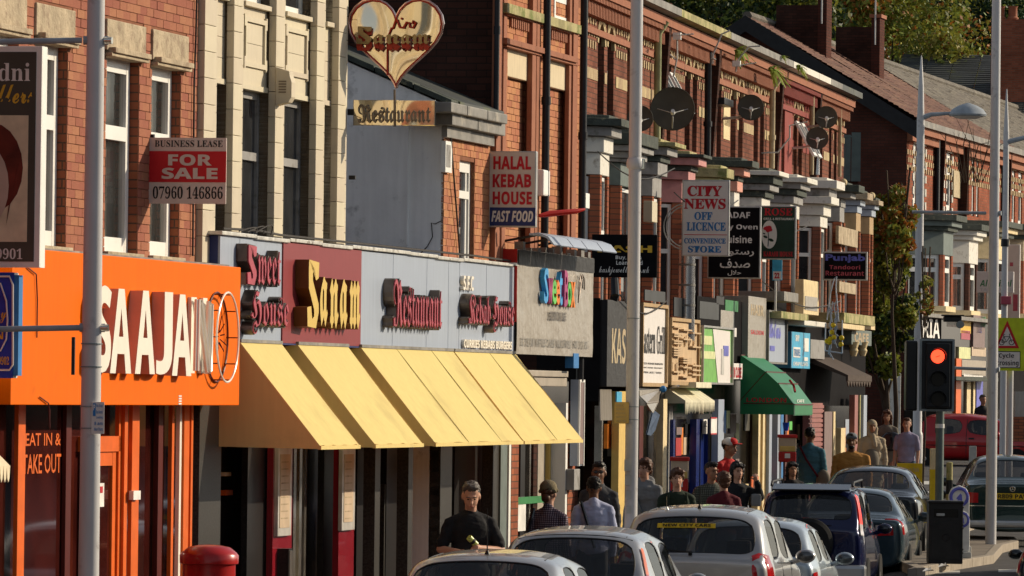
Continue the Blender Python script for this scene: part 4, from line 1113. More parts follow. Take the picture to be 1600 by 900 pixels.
    while t < b-.02:
        u = min(t+2.0, b); prof = [(.2, zE-.10), (.36, zE-.08), (.36, zE+.03), (.33, zE+.03), (.33, zE-.05), (.22, zE-.06)]
        part('gutter', G().prism(prof, 0, t+.01, u-.01), gm if R.random() < .8 else 'lead', h); t = u
    # roof slope of slates
    g = G(); n = 16
    for k in range(n):
        p0_, z0_ = .3-k*.28, zE+.03+k*.05
        t = a
        while t < b-.02:
            u = min(t+.6, b); g.add([(t+.005, p0_, z0_+.02), (u-.005, p0_, z0_+.02), (u-.005, p0_-.30, z0_+.065), (t+.005, p0_-.30, z0_+.065), (t+.005, p0_, z0_), (u-.005, p0_, z0_)], [(0,1,2,3),(4,5,1,0)]); t = u
    part('roof', g, 'slate', h, kind='stuff')
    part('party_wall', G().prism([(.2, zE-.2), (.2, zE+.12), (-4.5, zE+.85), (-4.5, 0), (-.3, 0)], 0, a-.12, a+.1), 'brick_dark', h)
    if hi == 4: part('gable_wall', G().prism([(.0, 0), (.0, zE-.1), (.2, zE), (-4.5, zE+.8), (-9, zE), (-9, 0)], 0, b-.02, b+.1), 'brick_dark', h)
    if hi == 0: part('chimney_stack', G().box(a+2, a+3, -4.9, -4.2, zE, zE+1), 'brick_dark', h)
    if hi == 2:
        part('render_strip', G().box(tb(1125), tb(1135), 0, .012, zf(B, 1125, 215), zf(B, 1125, 150)), 'cream_stone', h)
    h['t'] = a
    bounds[hi] = (*bounds[hi], h)
Hs = [q[4] for q in bounds]
# painted red front of the fourth house
g = G(); a, b = tb(1203), tb(1232)
hl = [(tb(u), tb(v), zwb, zwt) for u, v in prs[3]]
holes_wall(g, a, b, zwb-.4, zE-.76, .0, .02, hl); part('painted_wall', g, 'painted_red', Hs[3])
for h, x, y0, y1, m, r_ in ((Hs[0], 1022, 30, 230, 'pipe_green', .055), (Hs[1], 1101, 42, 245, 'iron_black', .055), (Hs[2], 1202, 120, 262, 'pipe_cream', .05), (Hs[3], 1264, 118, 272, 'pipe_cream', .045), (Hs[4], 1308, 150, 275, 'pipe_cream', .035), (Hs[4], 1271, 180, 272, 'steel_flue', .07)):
    t = tb(x, .1); z1_ = zf(B, x, y0, .1); z0_ = zf(B, x, y1, .1)
    g = G().tube([(t, .1, z0_), (t, .1, z1_-.2), (t+.03, .22, z1_)], r_, 10)
    z = z0_+.5
    while z < z1_-.4: g.tube([(t, .1, z), (t, .1, z+.08)], r_*1.3, 10); z += 1.1
    part('downpipe', g, m, h, sm=True)
# ferns in the gutters
def fern(x, y, s_, lb):
    t, z = B.W(x, y, .38); g = G()
    for k in range(34):
        w = R.uniform(0, 6.28); l = s_*R.uniform(.4, 1.0); up = R.uniform(-.5, .6); u = Vector((math.cos(w), abs(math.sin(w))*.7, up)).normalized(); s2 = u.cross(Vector((0, 0, 1))).normalized()*l*.16
        c = Vector((t, .38, z)); 
        for j in range(3):
            a0 = c+u*l*j/3-Vector((0, 0, .05*j*j*l)); a1 = c+u*l*(j+1)/3-Vector((0, 0, .05*(j+1)**2*l)); q = 1-j/3
            g.add([a0-s2*q, a0+s2*q, a1+s2*q*.6, a1-s2*q*.6], [(0, 1, 2, 3)])
    solo('fern', g, 'leaf_bright', lb, 'plant', B, t, .38, z)
fern(1152, 78, .38, 'fern growing from the gutter beside the tv aerial mast'); fern(1205, 107, .4, 'bright fern hanging over the gutter above the cream downpipe'); fern(1247, 104, .26, 'small fern in the white gutter length'); fern(1222, 88, .16, 'tiny weed sprouting in the white gutter')

# ---- satellite dishes
def dish(x, y, r_px, lb, p=.55, tilt=.15, fx=1.0, arm='dish_arm', yaw=0):
    t, z = B.W(x, y, p); sc_ = (2400-x)/(13.4-p); r = r_px/sc_
    d = thing('satellite_dish', lb, 'satellite dish', B, t, p, z, 'satellite dishes on the terrace')
    g = G(); n, m_ = 28, 6; vs = [(0, 0, 0)]
    ax = Vector((-1, .15, tilt)).normalized(); u = Vector((0, 0, 1)).cross(ax).normalized(); v = ax.cross(u)
    c = Vector((t, p, z)); vs = []
    for k in range(1, m_+1):
        rr = r*k/m_
        for j in range(n): w = 2*math.pi*j/n; vs.append(c+(u*math.cos(w)+v*math.sin(w))*rr-ax*(.16*r*(1-(k/m_)**2)))
    fs_ = [(k*n+j, k*n+(j+1) % n, (k+1)*n+(j+1) % n, (k+1)*n+j) for k in range(m_-1) for j in range(n)]; fs_ += [tuple(range(n))]
    g.add(vs, fs_); g.add([q-ax*.012 for q in vs], fs_)
    g.tube([vs[(m_-1)*n+j] for j in range(n)]+[vs[(m_-1)*n]], .009, 5, cap=False)
    part('reflector', g, 'dish', d, sm=True)
    f = c+ax*r*.75-v*r*.35
    part('feed_arm', G().tube([c-v*r*.9, f-v*r*.15], .012, 6).tube([c+u*r*.7-ax*.0, f], .006, 5).tube([c-u*r*.7, f], .006, 5), arm, d)
    part('receiver', G().tube([f, f+ax*.07+v*.02], [.035, .03], 8), 'upvc', d)
    part('mount', G().tube([c-ax*.1*r, c-ax*.25*r-v*.1, Vector((t+.25, p*.5, z-.25*r-.1)), Vector((t+.3, .0, z-.25*r-.12))], .022, 6), arm, d)
    return d
dish(1051, 170, 34, 'largest satellite dish of the terrace, dark, beside the green downpipe', p=.8)
dish(1000, 185, 20, 'dark satellite dish half hidden behind the grey lamp column', p=.6)
dish(1173, 168, 20, 'mid sized dish between the fern and the red painted wall', p=.5)
dish(1291, 183, 17, 'pale round dish highest at the end of the terrace', p=.4)
dish(1277, 216, 17, 'dark dish under the pale one at the terrace end', p=.5)
# ---- aerials
def aerial(pts, bars, lb, box=None):
    t, z = B.W(*pts[0], .45)
    r = thing('tv_aerial', lb, 'aerial', B, t, .45, z, 'tv aerials')
    q = [(t, .45, B.Wt(x, y, t)[1]) if False else (t, B.Wt(x, y, t)[0], B.Wt(x, y, t)[1]) for x, y in pts]
    part('mast', G().tube(q, .014, 6), 'dish_arm', r)
    g = G()
    for (x0, y0, x1, y1) in bars: g.tube([(t, *B.Wt(x0, y0, t)), (t, *B.Wt(x1, y1, t))], .010, 5)
    part('boom', g, 'dish_arm', r)
    if box: p0, z1 = B.Wt(box[0], box[1], t); p1, z0 = B.Wt(box[2], box[3], t); part('junction_box', G().box(t-.05, t+.05, p0, p1, z0, z1), 'upvc', r)
    g = G()
    for (x0, y0, x1, y1) in bars[:1]:
        for k in range(5):
            u = k/5; x, y = x0+(x1-x0)*u, y0+(y1-y0)*u; c = Vector((t, *B.Wt(x, y, t))); g.tube([c-Vector((.15, 0, 0)), c+Vector((.15, 0, 0))], .005, 4)
    part('element', g, 'dish_arm', r, kind='stuff')
    return r
aerial([(1058, 60), (1058, 90), (1052, 120)], [(1056, 55, 1084, 53), (1047, 85, 1058, 96)], 'tv aerial with a white junction box above the open casements', (1052, 51, 1064, 62))
aerial([(1113, 100), (1114, 85), (1128, 53), (1140, 48)], [(1113, 92, 1118, 92)], 'bent aerial mast rising past the gutter beside the black downpipe')
aerial([(1150, 112), (1152, 95), (1170, 73), (1188, 72)], [(1150, 103, 1182, 98)], 'tv aerial with white box beside the fern in the gutter', (1145, 95, 1157, 104))
aerial([(1234, 196), (1234, 215), (1215, 238), (1190, 239)], [(1234, 196, 1262, 190)], 'crooked aerial arm over the white bay cornice')
# ---- bays: canted windows with stepped cornices, seen end on
def bay(xc, xe, ytop, steps, base, zbot, lb, yt0=None, cap='dark_slab', p=.62, brick='brick_pier', win=True, cornx=None):
    "xc: pixel where the canted end meets the front; steps: (height m, extra projection, material) from the top down"
    a1 = tf(B, xc, p); a0 = a1-.46; b0 = tf(B, xe, p)
    b1 = b0+.46
    z = zf(B, xc, ytop, p); zbot = zf(B, xc, 570 if xc < 1200 else 505, p)
    r = thing('bay_window', lb, 'bay window', B, a0, 0, zbot, 'bay windows of the near terrace')
    def outline(e): return [(a0-e*.9, -.02), (a1-e*.35, p+e), (b0+e*.35, p+e), (b1+e*.9, -.02)]
    for k, (h_, e, m) in enumerate(steps):
        h_ *= .68
        part('cornice' if k < len(steps)-1 else 'frieze_panel', G().prism(outline(e), 2, z-h_+.006, z), m, r, bevel=.008); z -= h_
    # piers and windows
    for q in ((a0, 0, a1, p), (a1, p, b0, p)):
        ax, ap, bx, bp = q; L_ = math.hypot(bx-ax, bp-ap); ux, up = (bx-ax)/L_, (bp-ap)/L_
        w = .16
        for s0, s1 in ((0, w), (L_-w, L_)):
            pts = [(ax+ux*s0, ap+up*s0), (ax+ux*s1, ap+up*s1), (ax+ux*s1+up*.2, ap+up*s1-ux*.2), (ax+ux*s0+up*.2, ap+up*s0-ux*.2)]
            part('brick_pier', G().prism(pts, 2, zbot, z), brick, r)
        if win:
            def P(s, d, zz): return (ax+ux*s+up*d, ap+up*s-ux*d, zz)
            f = G()
            def bar(s0, s1, z0, z1, d0=.04, d1=.10):
                f.add([P(s0, d0, z0), P(s1, d0, z0), P(s1, d0, z1), P(s0, d0, z1), P(s0, d1, z0), P(s1, d1, z0), P(s1, d1, z1), P(s0, d1, z1)], [(0,1,2,3),(7,6,5,4),(0,4,5,1),(1,5,6,2),(2,6,7,3),(3,7,4,0)])
            s0, s1 = w, L_-w; zb_, zt_ = zbot+.1, z-.02; zm = zb_+(zt_-zb_)*.68; fw = .05
            bar(s0, s0+fw, zb_, zt_); bar(s1-fw, s1, zb_, zt_); bar(s0+fw, s1-fw, zb_, zb_+fw); bar(s0+fw, s1-fw, zt_-fw, zt_); bar(s0+fw, s1-fw, zm, zm+fw*1.3, .03)
            o = part('window', f, 'upvc', r)
            f = G(); bar(s0+.02, s1-.02, zb_+.02, zt_-.02, .07, .08); part('pane', f, 'window_glass', o)
    part('back_wall', G().box(a0, b1, -.02, .12, zbot, z), 'interior', r)
    part('sill', G().prism(outline(.05), 2, zbot-.12, zbot), 'cream_stone', r)
    part('roof_slab', G().prism(outline(.12), 2, zf(B, xc, ytop, p), zf(B, xc, ytop, p)+.05), cap, r, bevel=.01)
    return r
zbt = 3.3
W_ = 'white_paint'; K = 'dark_slab'; Gp = 'grey_paint'
bay(934, 948, 184, ((.16, .30, K), (.20, .16, Gp), (.32, .05, 'white_paint'), (.45, .0, W_)), 0, zbt, 'white painted bay with mossy dark cap beside the tall building downpipe')
bay(966, 990, 206, ((.26, .30, K), (.13, .24, Gp), (.14, .15, Gp), (.08, .10, Gp), (.48, 0, 'green_paint')), 0, zbt, 'slate grey bay half behind the middle lamp column')
bay(1016, 1030, 221, ((.10, .34, 'mossy_stone'), (.18, .22, Gp), (.14, .12, K), (.28, .08, Gp), (.45, .0, Gp)), 0, zbt, 'grey bay with green mossy slab under the largest dish', cap='mossy_stone')
bay(1062, 1072, 240, ((.08, .34, K), (.17, .26, 'pink_paint'), (.12, .14, K), (.2, .10, 'pink_paint'), (.5, .0, 'pink_paint')), 0, zbt, 'pink painted bay left of the city news sign', cap='mossy_stone')
bay(1111, 1121, 262, ((.22, .22, 'mossy_stone'), (.16, .1, 'lime_paint'), (.3, .0, 'lime_paint'), (.3, 0, W_)), 0, zbt, 'yellow green bay cornice above the city news sign', cap='mossy_stone')
bay(1144, 1152, 250, ((.16, .30, K), (.2, .16, 'salmon_paint'), (.12, .06, K), (.24, .05, 'salmon_paint'), (.5, 0, W_)), 0, zbt, 'salmon pink bay cornice with rough dark slab')
bay(1187, 1200, 266, ((.12, .30, W_), (.2, .2, K), (.16, .14, Gp), (.16, .06, K), (.4, 0, W_)), 0, zbt, 'white bay in shade behind the rose sign')
bay(1232, 1246, 276, ((.14, .30, W_), (.16, .18, Gp), (.16, .12, K), (.2, .06, Gp), (.36, 0, W_)), 0, zbt, 'white bay with a grey frieze beside the crooked aerial', cap=W_)
bay(1279, 1290, 281, ((.22, .30, W_), (.2, .16, Gp), (.2, .2, W_), (.3, .06, W_), (.3, 0, W_)), 0, zbt, 'bright white painted bay at the red brick pier', cap=W_, brick='brick_terrace')
bay(1311, 1318, 288, ((.2, .34, K), (.16, .18, Gp), (.24, .0, Gp), (.4, -.02, Gp)), 0, zbt, 'dark capped grey bay before the last pair')
bay(1335, 1342, 300, ((.2, .22, 'lintel_stone'), (.16, .08, 'panel_blue_grey'), (.2, .02, 'panel_blue_grey'), (.5, 0, 'tan_wood')), 0, zbt, 'stone capped bay with timber frieze at the terrace end')
bay(1356, 1362, 312, ((.14, .18, 'lintel_stone'), (.12, .1, 'panel_blue_grey'), (.2, .04, 'panel_blue_grey'), (.5, 0, 'tan_wood')), 0, zbt, 'last bay of the terrace with round stone finials')
g = G(); 
for x, y in ((1318, 285), (1362, 306)):
    t, z = B.W(x, y, .7); solo('stone_finial', G().ball((t, .7, z), .07), 'cream_stone', 'round stone ball finial on the %s' % ('grey bay before the end' if x == 1318 else 'very last bay cornice'), 'finial', B, t, .7, z, sm=True)
# things fixed on the bays
def small(nm, lb, cat, x0, x1, y0, y1, p0, p1, m, bevel=.01, F=B, group=None):
    g = G(); fbox(g, F, x0, x1, y0, y1, p0, p1); t = tf(F, x0, p1); z = zf(F, x0, y1, p1)
    return solo(nm, g, m, lb, cat, F, t, p0, z, bevel=bevel, group=group)
small('meter_box', 'small white meter box on the wall beside the downpipe', 'meter box', 910, 918, 300, 324, .62, .8, 'upvc')
small('alarm_box', 'cream alarm box on the brick pier right of the middle lamp column', 'alarm box', 1016, 1024, 313, 346, .62, .75, 'terracotta')
small('flood_light', 'black floodlight under the gutter near the cream render strip', 'floodlight', 1127, 1141, 150, 161, .05, .25, 'iron_black')
g = G(); t = tf(B, 1071, .9); z0_, z1_ = zf(B, 1071, 500, .9), zf(B, 1071, 395, .9)
fl = thing('flue', 'thick shiny steel extractor flue with straps rising past the city news sign', 'flue', B, t, .9, z0_)
g.lathe((t, .9, 0), [(.125, z0_-.3), (.125, z0_+.4), (.13, z0_+.4), (.13, z0_+.44), (.125, z0_+.44), (.125, z1_+.2)], 20); part('duct', g, 'steel_flue', fl, sm=True)
for k in range(4): part('strap', G().lathe((t, .9, 0), [(.132, z0_+.2+.3*k), (.132, z0_+.23+.3*k)], 20), 'lead', fl)
for x in (1103, 1250): 
    t = tf(B, x, .3); solo('down_pipe', G().tube([(t, .3, 3.2), (t, .3, 4.9)], .05, 8), 'white_paint', 'pale pipe between the %s bays' % ('white' if x > 1200 else 'pink and yellow'), 'pipe', B, t, .3, 3.2, sm=True)

# ---- the shop fronts of the terrace
psh = .95
shops = thing('shop_row', 'flat roofed row of shop extensions under the terrace with dark glazed fronts', 'shop row', B, tb(905), 0, 0)
part('flat_roof', G().box(tb(905), tf(B, 1352, psh), 0, psh-.35, 3.1, 3.2), 'dark_slab', shops)
part('window_glass', G().box(tb(905), tf(B, 1350, psh), .0, psh-.25, .0, 3.1), 'shop_glass', shops)
def fascia(nm, lb, x0, x1, yt, yb, m, p1=None, p0=.45, group=None, frame=None, fw=.05, slope=0):
    p1 = p1 or psh
    a, b = tf(B, x0, p1), tf(B, x1, p1); z1_, z0_ = zf(B, x0, yt, p1), zf(B, x0, yb, p1)
    r = thing(nm, lb, 'shop sign', B, a, p0, z0_, group)
    part('sign_board', G().box(a+.003, b-.003, p0, p1, z0_, z1_), m, r, bevel=.006)
    if frame:
        g = G().box(a-.01, b+.01, p1-.03, p1+.04, z1_, z1_+fw).box(a-.01, b+.01, p1-.03, p1+.04, z0_-fw, z0_).box(a-.01, a+fw, p1, p1+.04, z0_, z1_).box(b-fw, b+.01, p1, p1+.04, z0_, z1_)
        part('sign_frame', g, frame, r)
    return r, a, b, z0_, z1_, p1
def wtext(r, s, x0, x1, yt, yb, p, m, off=0.0, F=B, depth=0, nm='lettering'):
    part(nm, text_wall(s, tf(F, x0, p), tf(F, x1, p), zf(F, x0, yb, p), zf(F, x0, yt, p), p+.004, depth, off), m, r)
def wpan(r, x0, x1, yt, yb, p, m, nm='print_panel', F=B, d=.008):
    g = G(); fbox(g, F, x0, x1, yt, yb, p-.01, p+d); return part(nm, g, m, r)
r, a, b, z0_, z1_, p = fascia('shop_sign', 'dark wrapped fascia with tall yellow letters behind the lamp column', 948, 992, 468, 604, 'plastic_grey')
wtext(r, sans('KASH'), 955, 985, 512, 568, p, 'pipe_cream', .0)
part('black_side', G().box(a-.03, a-.005, .0, p-.1, z0_-.2, z1_+.02), 'sign_black', r)
r, a, b, z0_, z1_, p = fascia('shop_sign', 'white fascia with tall narrow black serif letters and small print', 1000, 1039, 478, 598, 'sign_white', frame='tan_wood')
wtext(r, serif('Eastern Grill'), 1001, 1038, 507, 552, p, 'ink_black', .01)
wtext(r, sans('PIZZA KEBABS BURGERS'), 1003, 1035, 566, 569, p, 'ink_black', 0); wtext(r, sans('FREE HOME DELIVERY'), 1003, 1035, 573, 575, p, 'ink_black', 0); wtext(r, sans('OPEN LATE 7 DAYS'), 1003, 1033, 580, 583, p, 'ink_black', 0)
wpan(r, 1006, 1038, 452, 469, p-.1, 'plastic_dark')
r, a, b, z0_, z1_, p = fascia('carved_sign', 'carved timber fascia of little ledges and fretwork in a dark frame', 1045, 1089, 501, 596, 'carved_wood', frame='tan_wood')
for k in range(22):
    q = R.choice([0, .33, .66]); w = (b-a)*.3; zz = z0_+.06+(z1_-z0_-.12)*k/22
    part('ledge', G().box(a+(b-a)*q+.02, a+(b-a)*q+w+.03, p, p+.07, zz, zz+.022), 'carved_wood', r)
g = G()
for zc in (z0_+(z1_-z0_)*.22, z0_+(z1_-z0_)*.68):
    for k in range(6):
        t = a+.12+(b-a-.2)*k/6; g.ring((t+.05, p+.015, zc), .06, .012, (1, 0, 0), (0, 0, 1), 10, 5); g.tube([(t, p+.01, zc-.08), (t+.12, p+.02, zc+.08)], .01, 4)
part('fretwork', g, 'carved_wood', r, kind='stuff'); wpan(r, 1052, 1084, 464, 494, p-.1, 'plastic_dark')
r, a, b, z0_, z1_, p = fascia('shop_sign', 'green and white fascia with a curved division beside the open sign', 1095, 1142, 511, 597, 'leaf_green_sign', frame='sign_frame', fw=.03)
pts = [B.W(x, y, p+.01) for x, y in ((1114, 514), (1122, 598), (1141, 599), (1141, 518))]; part('print_panel', G().prism(pts, 1, p-.01, p+.01), 'sign_white', r)
wpan(r, 1095, 1112, 524, 538, p, 'lime_paint'); wpan(r, 1095, 1117, 548, 560, p, 'lime_paint'); wpan(r, 1130, 1138, 540, 556, p+.01, 'letter_blue'); wpan(r, 1127, 1131, 545, 585, p+.01, 'menu_frame')
r, a, b, z0_, z1_, p = fascia('open_sign', 'small cream sign with cramped red capitals beside the green fascia', 1138, 1160, 567, 592, 'sign_white', p0=.5)
wtext(r, sans('OPEN CLOSE'), 1140, 1158, 573, 590, p, 'ink_red', .02)
r, a, b, z0_, z1_, p = fascia('plastic_sign', 'dark fascia under clear wrinkled plastic with an olive patch above the green fascia', 1088, 1166, 462, 562, 'sign_black', p0=.4, p1=.85)
for x0, x1, y0, y1, m in ((1092, 1122, 470, 497, 'plastic_dark'), (1132, 1152, 468, 485, 'ink_green'), (1125, 1146, 484, 512, 'plastic_wrap'), (1144, 1150, 512, 526, 'sign_white'), (1118, 1130, 462, 475, 'plastic_grey')): wpan(r, x0, x1, y0, y1, p, m)
r, a, b, z0_, z1_, p = fascia('plastic_sign', 'tall fascia in grey green wrinkled plastic with blurred red print over the green awning', 1168, 1196, 462, 560, 'plastic_wrap')
wtext(r, sans('HAIR'), 1172, 1192, 475, 492, p, 'lintel_stone', .02); wtext(r, sans('SALOON'), 1172, 1192, 515, 522, p, 'ink_red', .0)
r, a, b, z0_, z1_, p = fascia('shop_sign', 'grey fascia with violet blue brush lettering next to the black hump', 1197, 1226, 487, 565, 'panel_blue_grey', frame='lead', fw=.03)
wtext(r, script('Lotus'), 1199, 1219, 496, 528, p, 'letter_blue', .03); wpan(r, 1203, 1210, 540, 548, p, 'letter_blue')
r, a, b, z0_, z1_, p = fascia('shop_sign', 'bright cyan blue fascia with white panels and square lettering', 1237, 1265, 518, 575, 'cyan_sign')
part('side_panel', G().box(a-.12, a-.004, .5, p, z0_, z1_), 'cyan_side', r)
wtext(r, sans('SKY'), 1242, 1248, 523, 533, p, 'ink_white', .02); wpan(r, 1239, 1250, 542, 558, p, 'ink_white'); wtext(r, sans('TRAVEL'), 1240, 1250, 545, 556, p+.01, 'ink_blue', .0); wpan(r, 1255, 1263, 528, 549, p, 'ink_white'); wpan(r, 1256, 1262, 558, 564, p, 'ink_white'); wtext(r, sans('CHEAP FLIGHTS'), 1239, 1262, 565, 571, p, 'ink_white', 0)
r, a, b, z0_, z1_, p = fascia('blank_sign', 'blank grey fascia board right of the cyan sign', 1266, 1288, 530, 560, 'grey_paint')
r, a, b, z0_, z1_, p = fascia('blank_sign', 'tilted cream board with torn grey poster above the blank grey fascia', 1254, 1278, 436, 490, 'cream_stone', p0=.8)
wpan(r, 1257, 1276, 462, 484, p, 'plastic_wrap')
r, a, b, z0_, z1_, p = fascia('shop_sign', 'green grey stone fascia over thin pink and blue columns at the terrace end', 1330, 1361, 514, 538, 'green_paint', p1=1.0)
wtext(r, sans('CAFE'), 1334, 1356, 519, 534, p, 'lintel_stone', .02)
# neon lattice sign
r = thing('neon_lattice', 'tall lattice of bent glass tubes with yellow lamps at its foot', 'neon sign', B, tf(B, 1296, 1.3), 1.3, zf(B, 1296, 560, 1.3))
g = G(); t0 = tf(B, 1290, 1.3); 
def nl(x, y): return (t0, *B.Wt(x, y, t0))
for k in range(34):
    x = R.uniform(1294, 1312); y = R.uniform(468, 545); g.tube([nl(x, y), nl(x+R.uniform(-5, 5), y+R.uniform(4, 14)), nl(x+R.uniform(-4, 4), y+R.uniform(10, 22))], .008, 4)
g.tube([nl(1292, 500), nl(1297, 460), nl(1303, 436), nl(1307, 432), nl(1306, 450), nl(1310, 500)], .012, 5); g.tube([nl(1289, 548), nl(1290, 505)], .012, 5); g.tube([nl(1316, 552), nl(1316, 500)], .012, 5); g.tube([nl(1289, 548), nl(1316, 552)], .012, 5)
part('neon_tube', g, 'panel_blue_grey', r, kind='stuff')
g = G(); g.mi = 0
for x, y in ((1292, 533), (1297, 530), (1296, 535), (1314, 538), (1303, 527), (1300, 519), (1302, 508), (1315, 528)): g.ball(nl(x, y), .045)
part('yellow_lamp', g, 'yellow_plastic', r, sm=True, kind='stuff')
# cornices and odd ledges over the last shops
for x0, x1, y0, y1, m, lb in ((1220, 1262, 486, 497, 'mossy_stone', 'sagging mossy ledge over the cyan sign'), (1256, 1290, 500, 508, 'white_paint', 'peeling white ledge under the torn poster board'), (1318, 1366, 488, 504, 'mossy_stone', 'wide mossy cornice above the green stone fascia'), (1224, 1246, 455, 470, 'lead', 'lead capped box beside the black hump'), (1316, 1350, 505, 513, 'cream_stone', 'cream moulding under the wide mossy cornice')):
    small('shop_cornice', lb, 'cornice', x0, x1, y0, y1, .3, 1.15, m)
small('black_box', 'black rounded box between the violet lettering and the cyan sign', 'sign box', 1206, 1228, 465, 500, .2, .8, 'sign_black', bevel=.05)
small('blank_board', 'pale plain board fixed high on the last brick bay', 'board', 1308, 1338, 352, 380, .64, .7, 'lintel_stone'); small('blank_board', 'pale plain board under the curry sign', 'board', 1310, 1336, 439, 456, .64, .7, 'lintel_stone')
# columns and doors at street level of the shop row
def spost(x0, x1, z0, z1, p0, p1, m, nm, lb=None): return fpost(x0, x1, z0, z1, p0, p1, m, nm, shops, B, lb)
for x0, x1, z0, z1, p1, m, nm in ((941, 943, .1, 2.7, .7, 'chrome', 'mullion'), (968, 978, .1, 2.9, .8, 'notice_yellow', 'post'), (1000, 1006, .1, 2.7, .7, 'maroon_frame', 'post'), (1006, 1032, .1, 2.55, .62, 'shutter', 'roller_shutter'), (1033, 1036, .1, 2.7, .8, 'frame_white', 'post'), (1037, 1043, .1, 2.8, .9, 'cream_stone', 'pilaster'), (1046, 1052, .1, 2.7, .7, 'grey_paint', 'post'),
    (1053, 1056, .1, 2.5, .75, 'navy_frame', 'door_frame'), (1089, 1094, .1, 2.5, .8, 'navy_frame', 'door_frame'), (1096, 1101, .1, 2.5, .72, 'navy_frame', 'door_frame'), (1107, 1112, .1, 2.5, .75, 'navy_frame', 'door_frame'), (1113, 1116, .1, 2.5, .76, 'cream_stone', 'post'), (1123, 1132, .1, 2.8, .9, 'panel_blue_grey', 'pilaster'),
    (1178, 1183, .1, 2.6, .7, 'tan_wood', 'post'), (1186, 1189, .1, 2.6, .8, 'cream_stone', 'post'), (1193, 1196, .1, 2.6, .8, 'cream_stone', 'post'), (1198, 1200, .1, 2.6, .8, 'cream_stone', 'post'), (1203, 1207, .1, 2.6, .85, 'panel_blue_grey', 'post'), (1216, 1220, .1, 2.6, .85, 'panel_blue_grey', 'post'), (1221, 1225, .1, 2.6, .8, 'ink_blue', 'post'), (1228, 1231, .1, 2.6, .8, 'maroon_frame', 'post'),
    (1264, 1286, .1, 2.75, .85, 'shutter_pink', 'roller_shutter'), (1289, 1301, .1, 2.6, .9, 'mauve_wall', 'wall_panel'), (1303, 1306, .1, 2.6, .9, 'cream_stone', 'post'), (1315, 1322, .9, 2.3, .85, 'cream_stone', 'curtain'), (1336, 1341, .1, 2.9, 1.0, 'shutter_pink', 'column'), (1344, 1347, .1, 2.9, 1.0, 'mossy_stone', 'column'), (1350, 1355, .1, 2.9, 1.05, 'panel_blue_grey', 'column')):
    spost(x0, x1, z0, z1, max(.3, p1+.05-.10), p1+.05, m, nm)
g = G()
for x0, x1, zt in ((1006, 1032, 2.5), (1264, 1286, 2.7)):
    p = .67 if x0 == 1006 else .90; z = .2
    while z < zt: g = G().box(tf(B, x0, p), tf(B, x1, p), p-.01, p+.022, z, z+.055); part('shutter_slat', g, 'shutter' if x0 == 1006 else 'shutter_pink', shops); z += .082
for x, y in ((1338, 548), (1352, 548)): 
    t, z = B.W(x, y, 1.05); part('capital', G().lathe((t, 1.0, z-.1), [(.05, 0), (.09, .1), (.07, .14), (.11, .26)], 10), 'cream_stone', shops, sm=True)
wpan(shops, 1100, 1106, 655, 678, .8, 'ink_white', 'poster'); wpan(shops, 1112, 1121, 652, 678, .95, 'ink_white', 'poster'); 
for x0, x1, y0, y1 in ((1112, 1121, 652, 654), (1112, 1121, 677, 679)): wpan(shops, x0, x1, y0, y1, .96, 'ink_red', 'poster_border')
wtext(shops, '2', 1101, 1105, 657, 667, .82, 'ink_black', .02)
wpan(shops, 1066, 1086, 660, 718, .7, 'window_glass_pale', 'door_glass')
wpan(shops, 1176, 1187, 745, 775, .9, 'orange_frame', 'orange_notice')
g = G(); zz = zf(B, 948, 608, .9)
for k in range(12): t = tf(B, 937, .85)+k*.09; g.tube([(t, .85, zz), (t+.02, .86, zz-.42)], .018, 5)
part('plastic_strip', g, 'plastic_wrap', shops, kind='stuff')
wpan(shops, 964, 972, 612, 628, .9, 'cyan_sign', 'sticker')
# cream fringed canopy
r = thing('fringed_canopy', 'cream box canopy with a hanging fringe above the blue door', 'canopy', B, tf(B, 1062, .95), .6, zf(B, 1062, 645, .95))
a, b = tf(B, 1066, .95), tf(B, 1112, .95); zt = zf(B, 1066, 605, .95); zm = zf(B, 1066, 626, .95); zb_ = zf(B, 1066, 643, .95)
part('canopy_cloth', G().prism([(.3, zt+.05), (.7, zt), (1.0, zm), (1.0, zm-.04), (.3, zm-.04)], 0, a, (a+b)/2-.01), 'fringe', r); part('canopy_cloth', G().prism([(.3, zt+.05), (.7, zt), (1.0, zm), (1.0, zm-.04), (.3, zm-.04)], 0, (a+b)/2+.01, b), 'fringe', r)
for k in range(22):
    t = a+(b-a)*k/22; part('fringe_strip', G().prism([(t, zm-.03), (t+(b-a)/22*.9, zm-.03), (t+(b-a)/44, zb_-R.uniform(0, .05))], 1, .985, 1.0), 'fringe', r)
small('light_box', 'small pale light fitting over the fringed canopy', 'light', 1088, 1112, 597, 606, .7, 1.1, 'fringe')
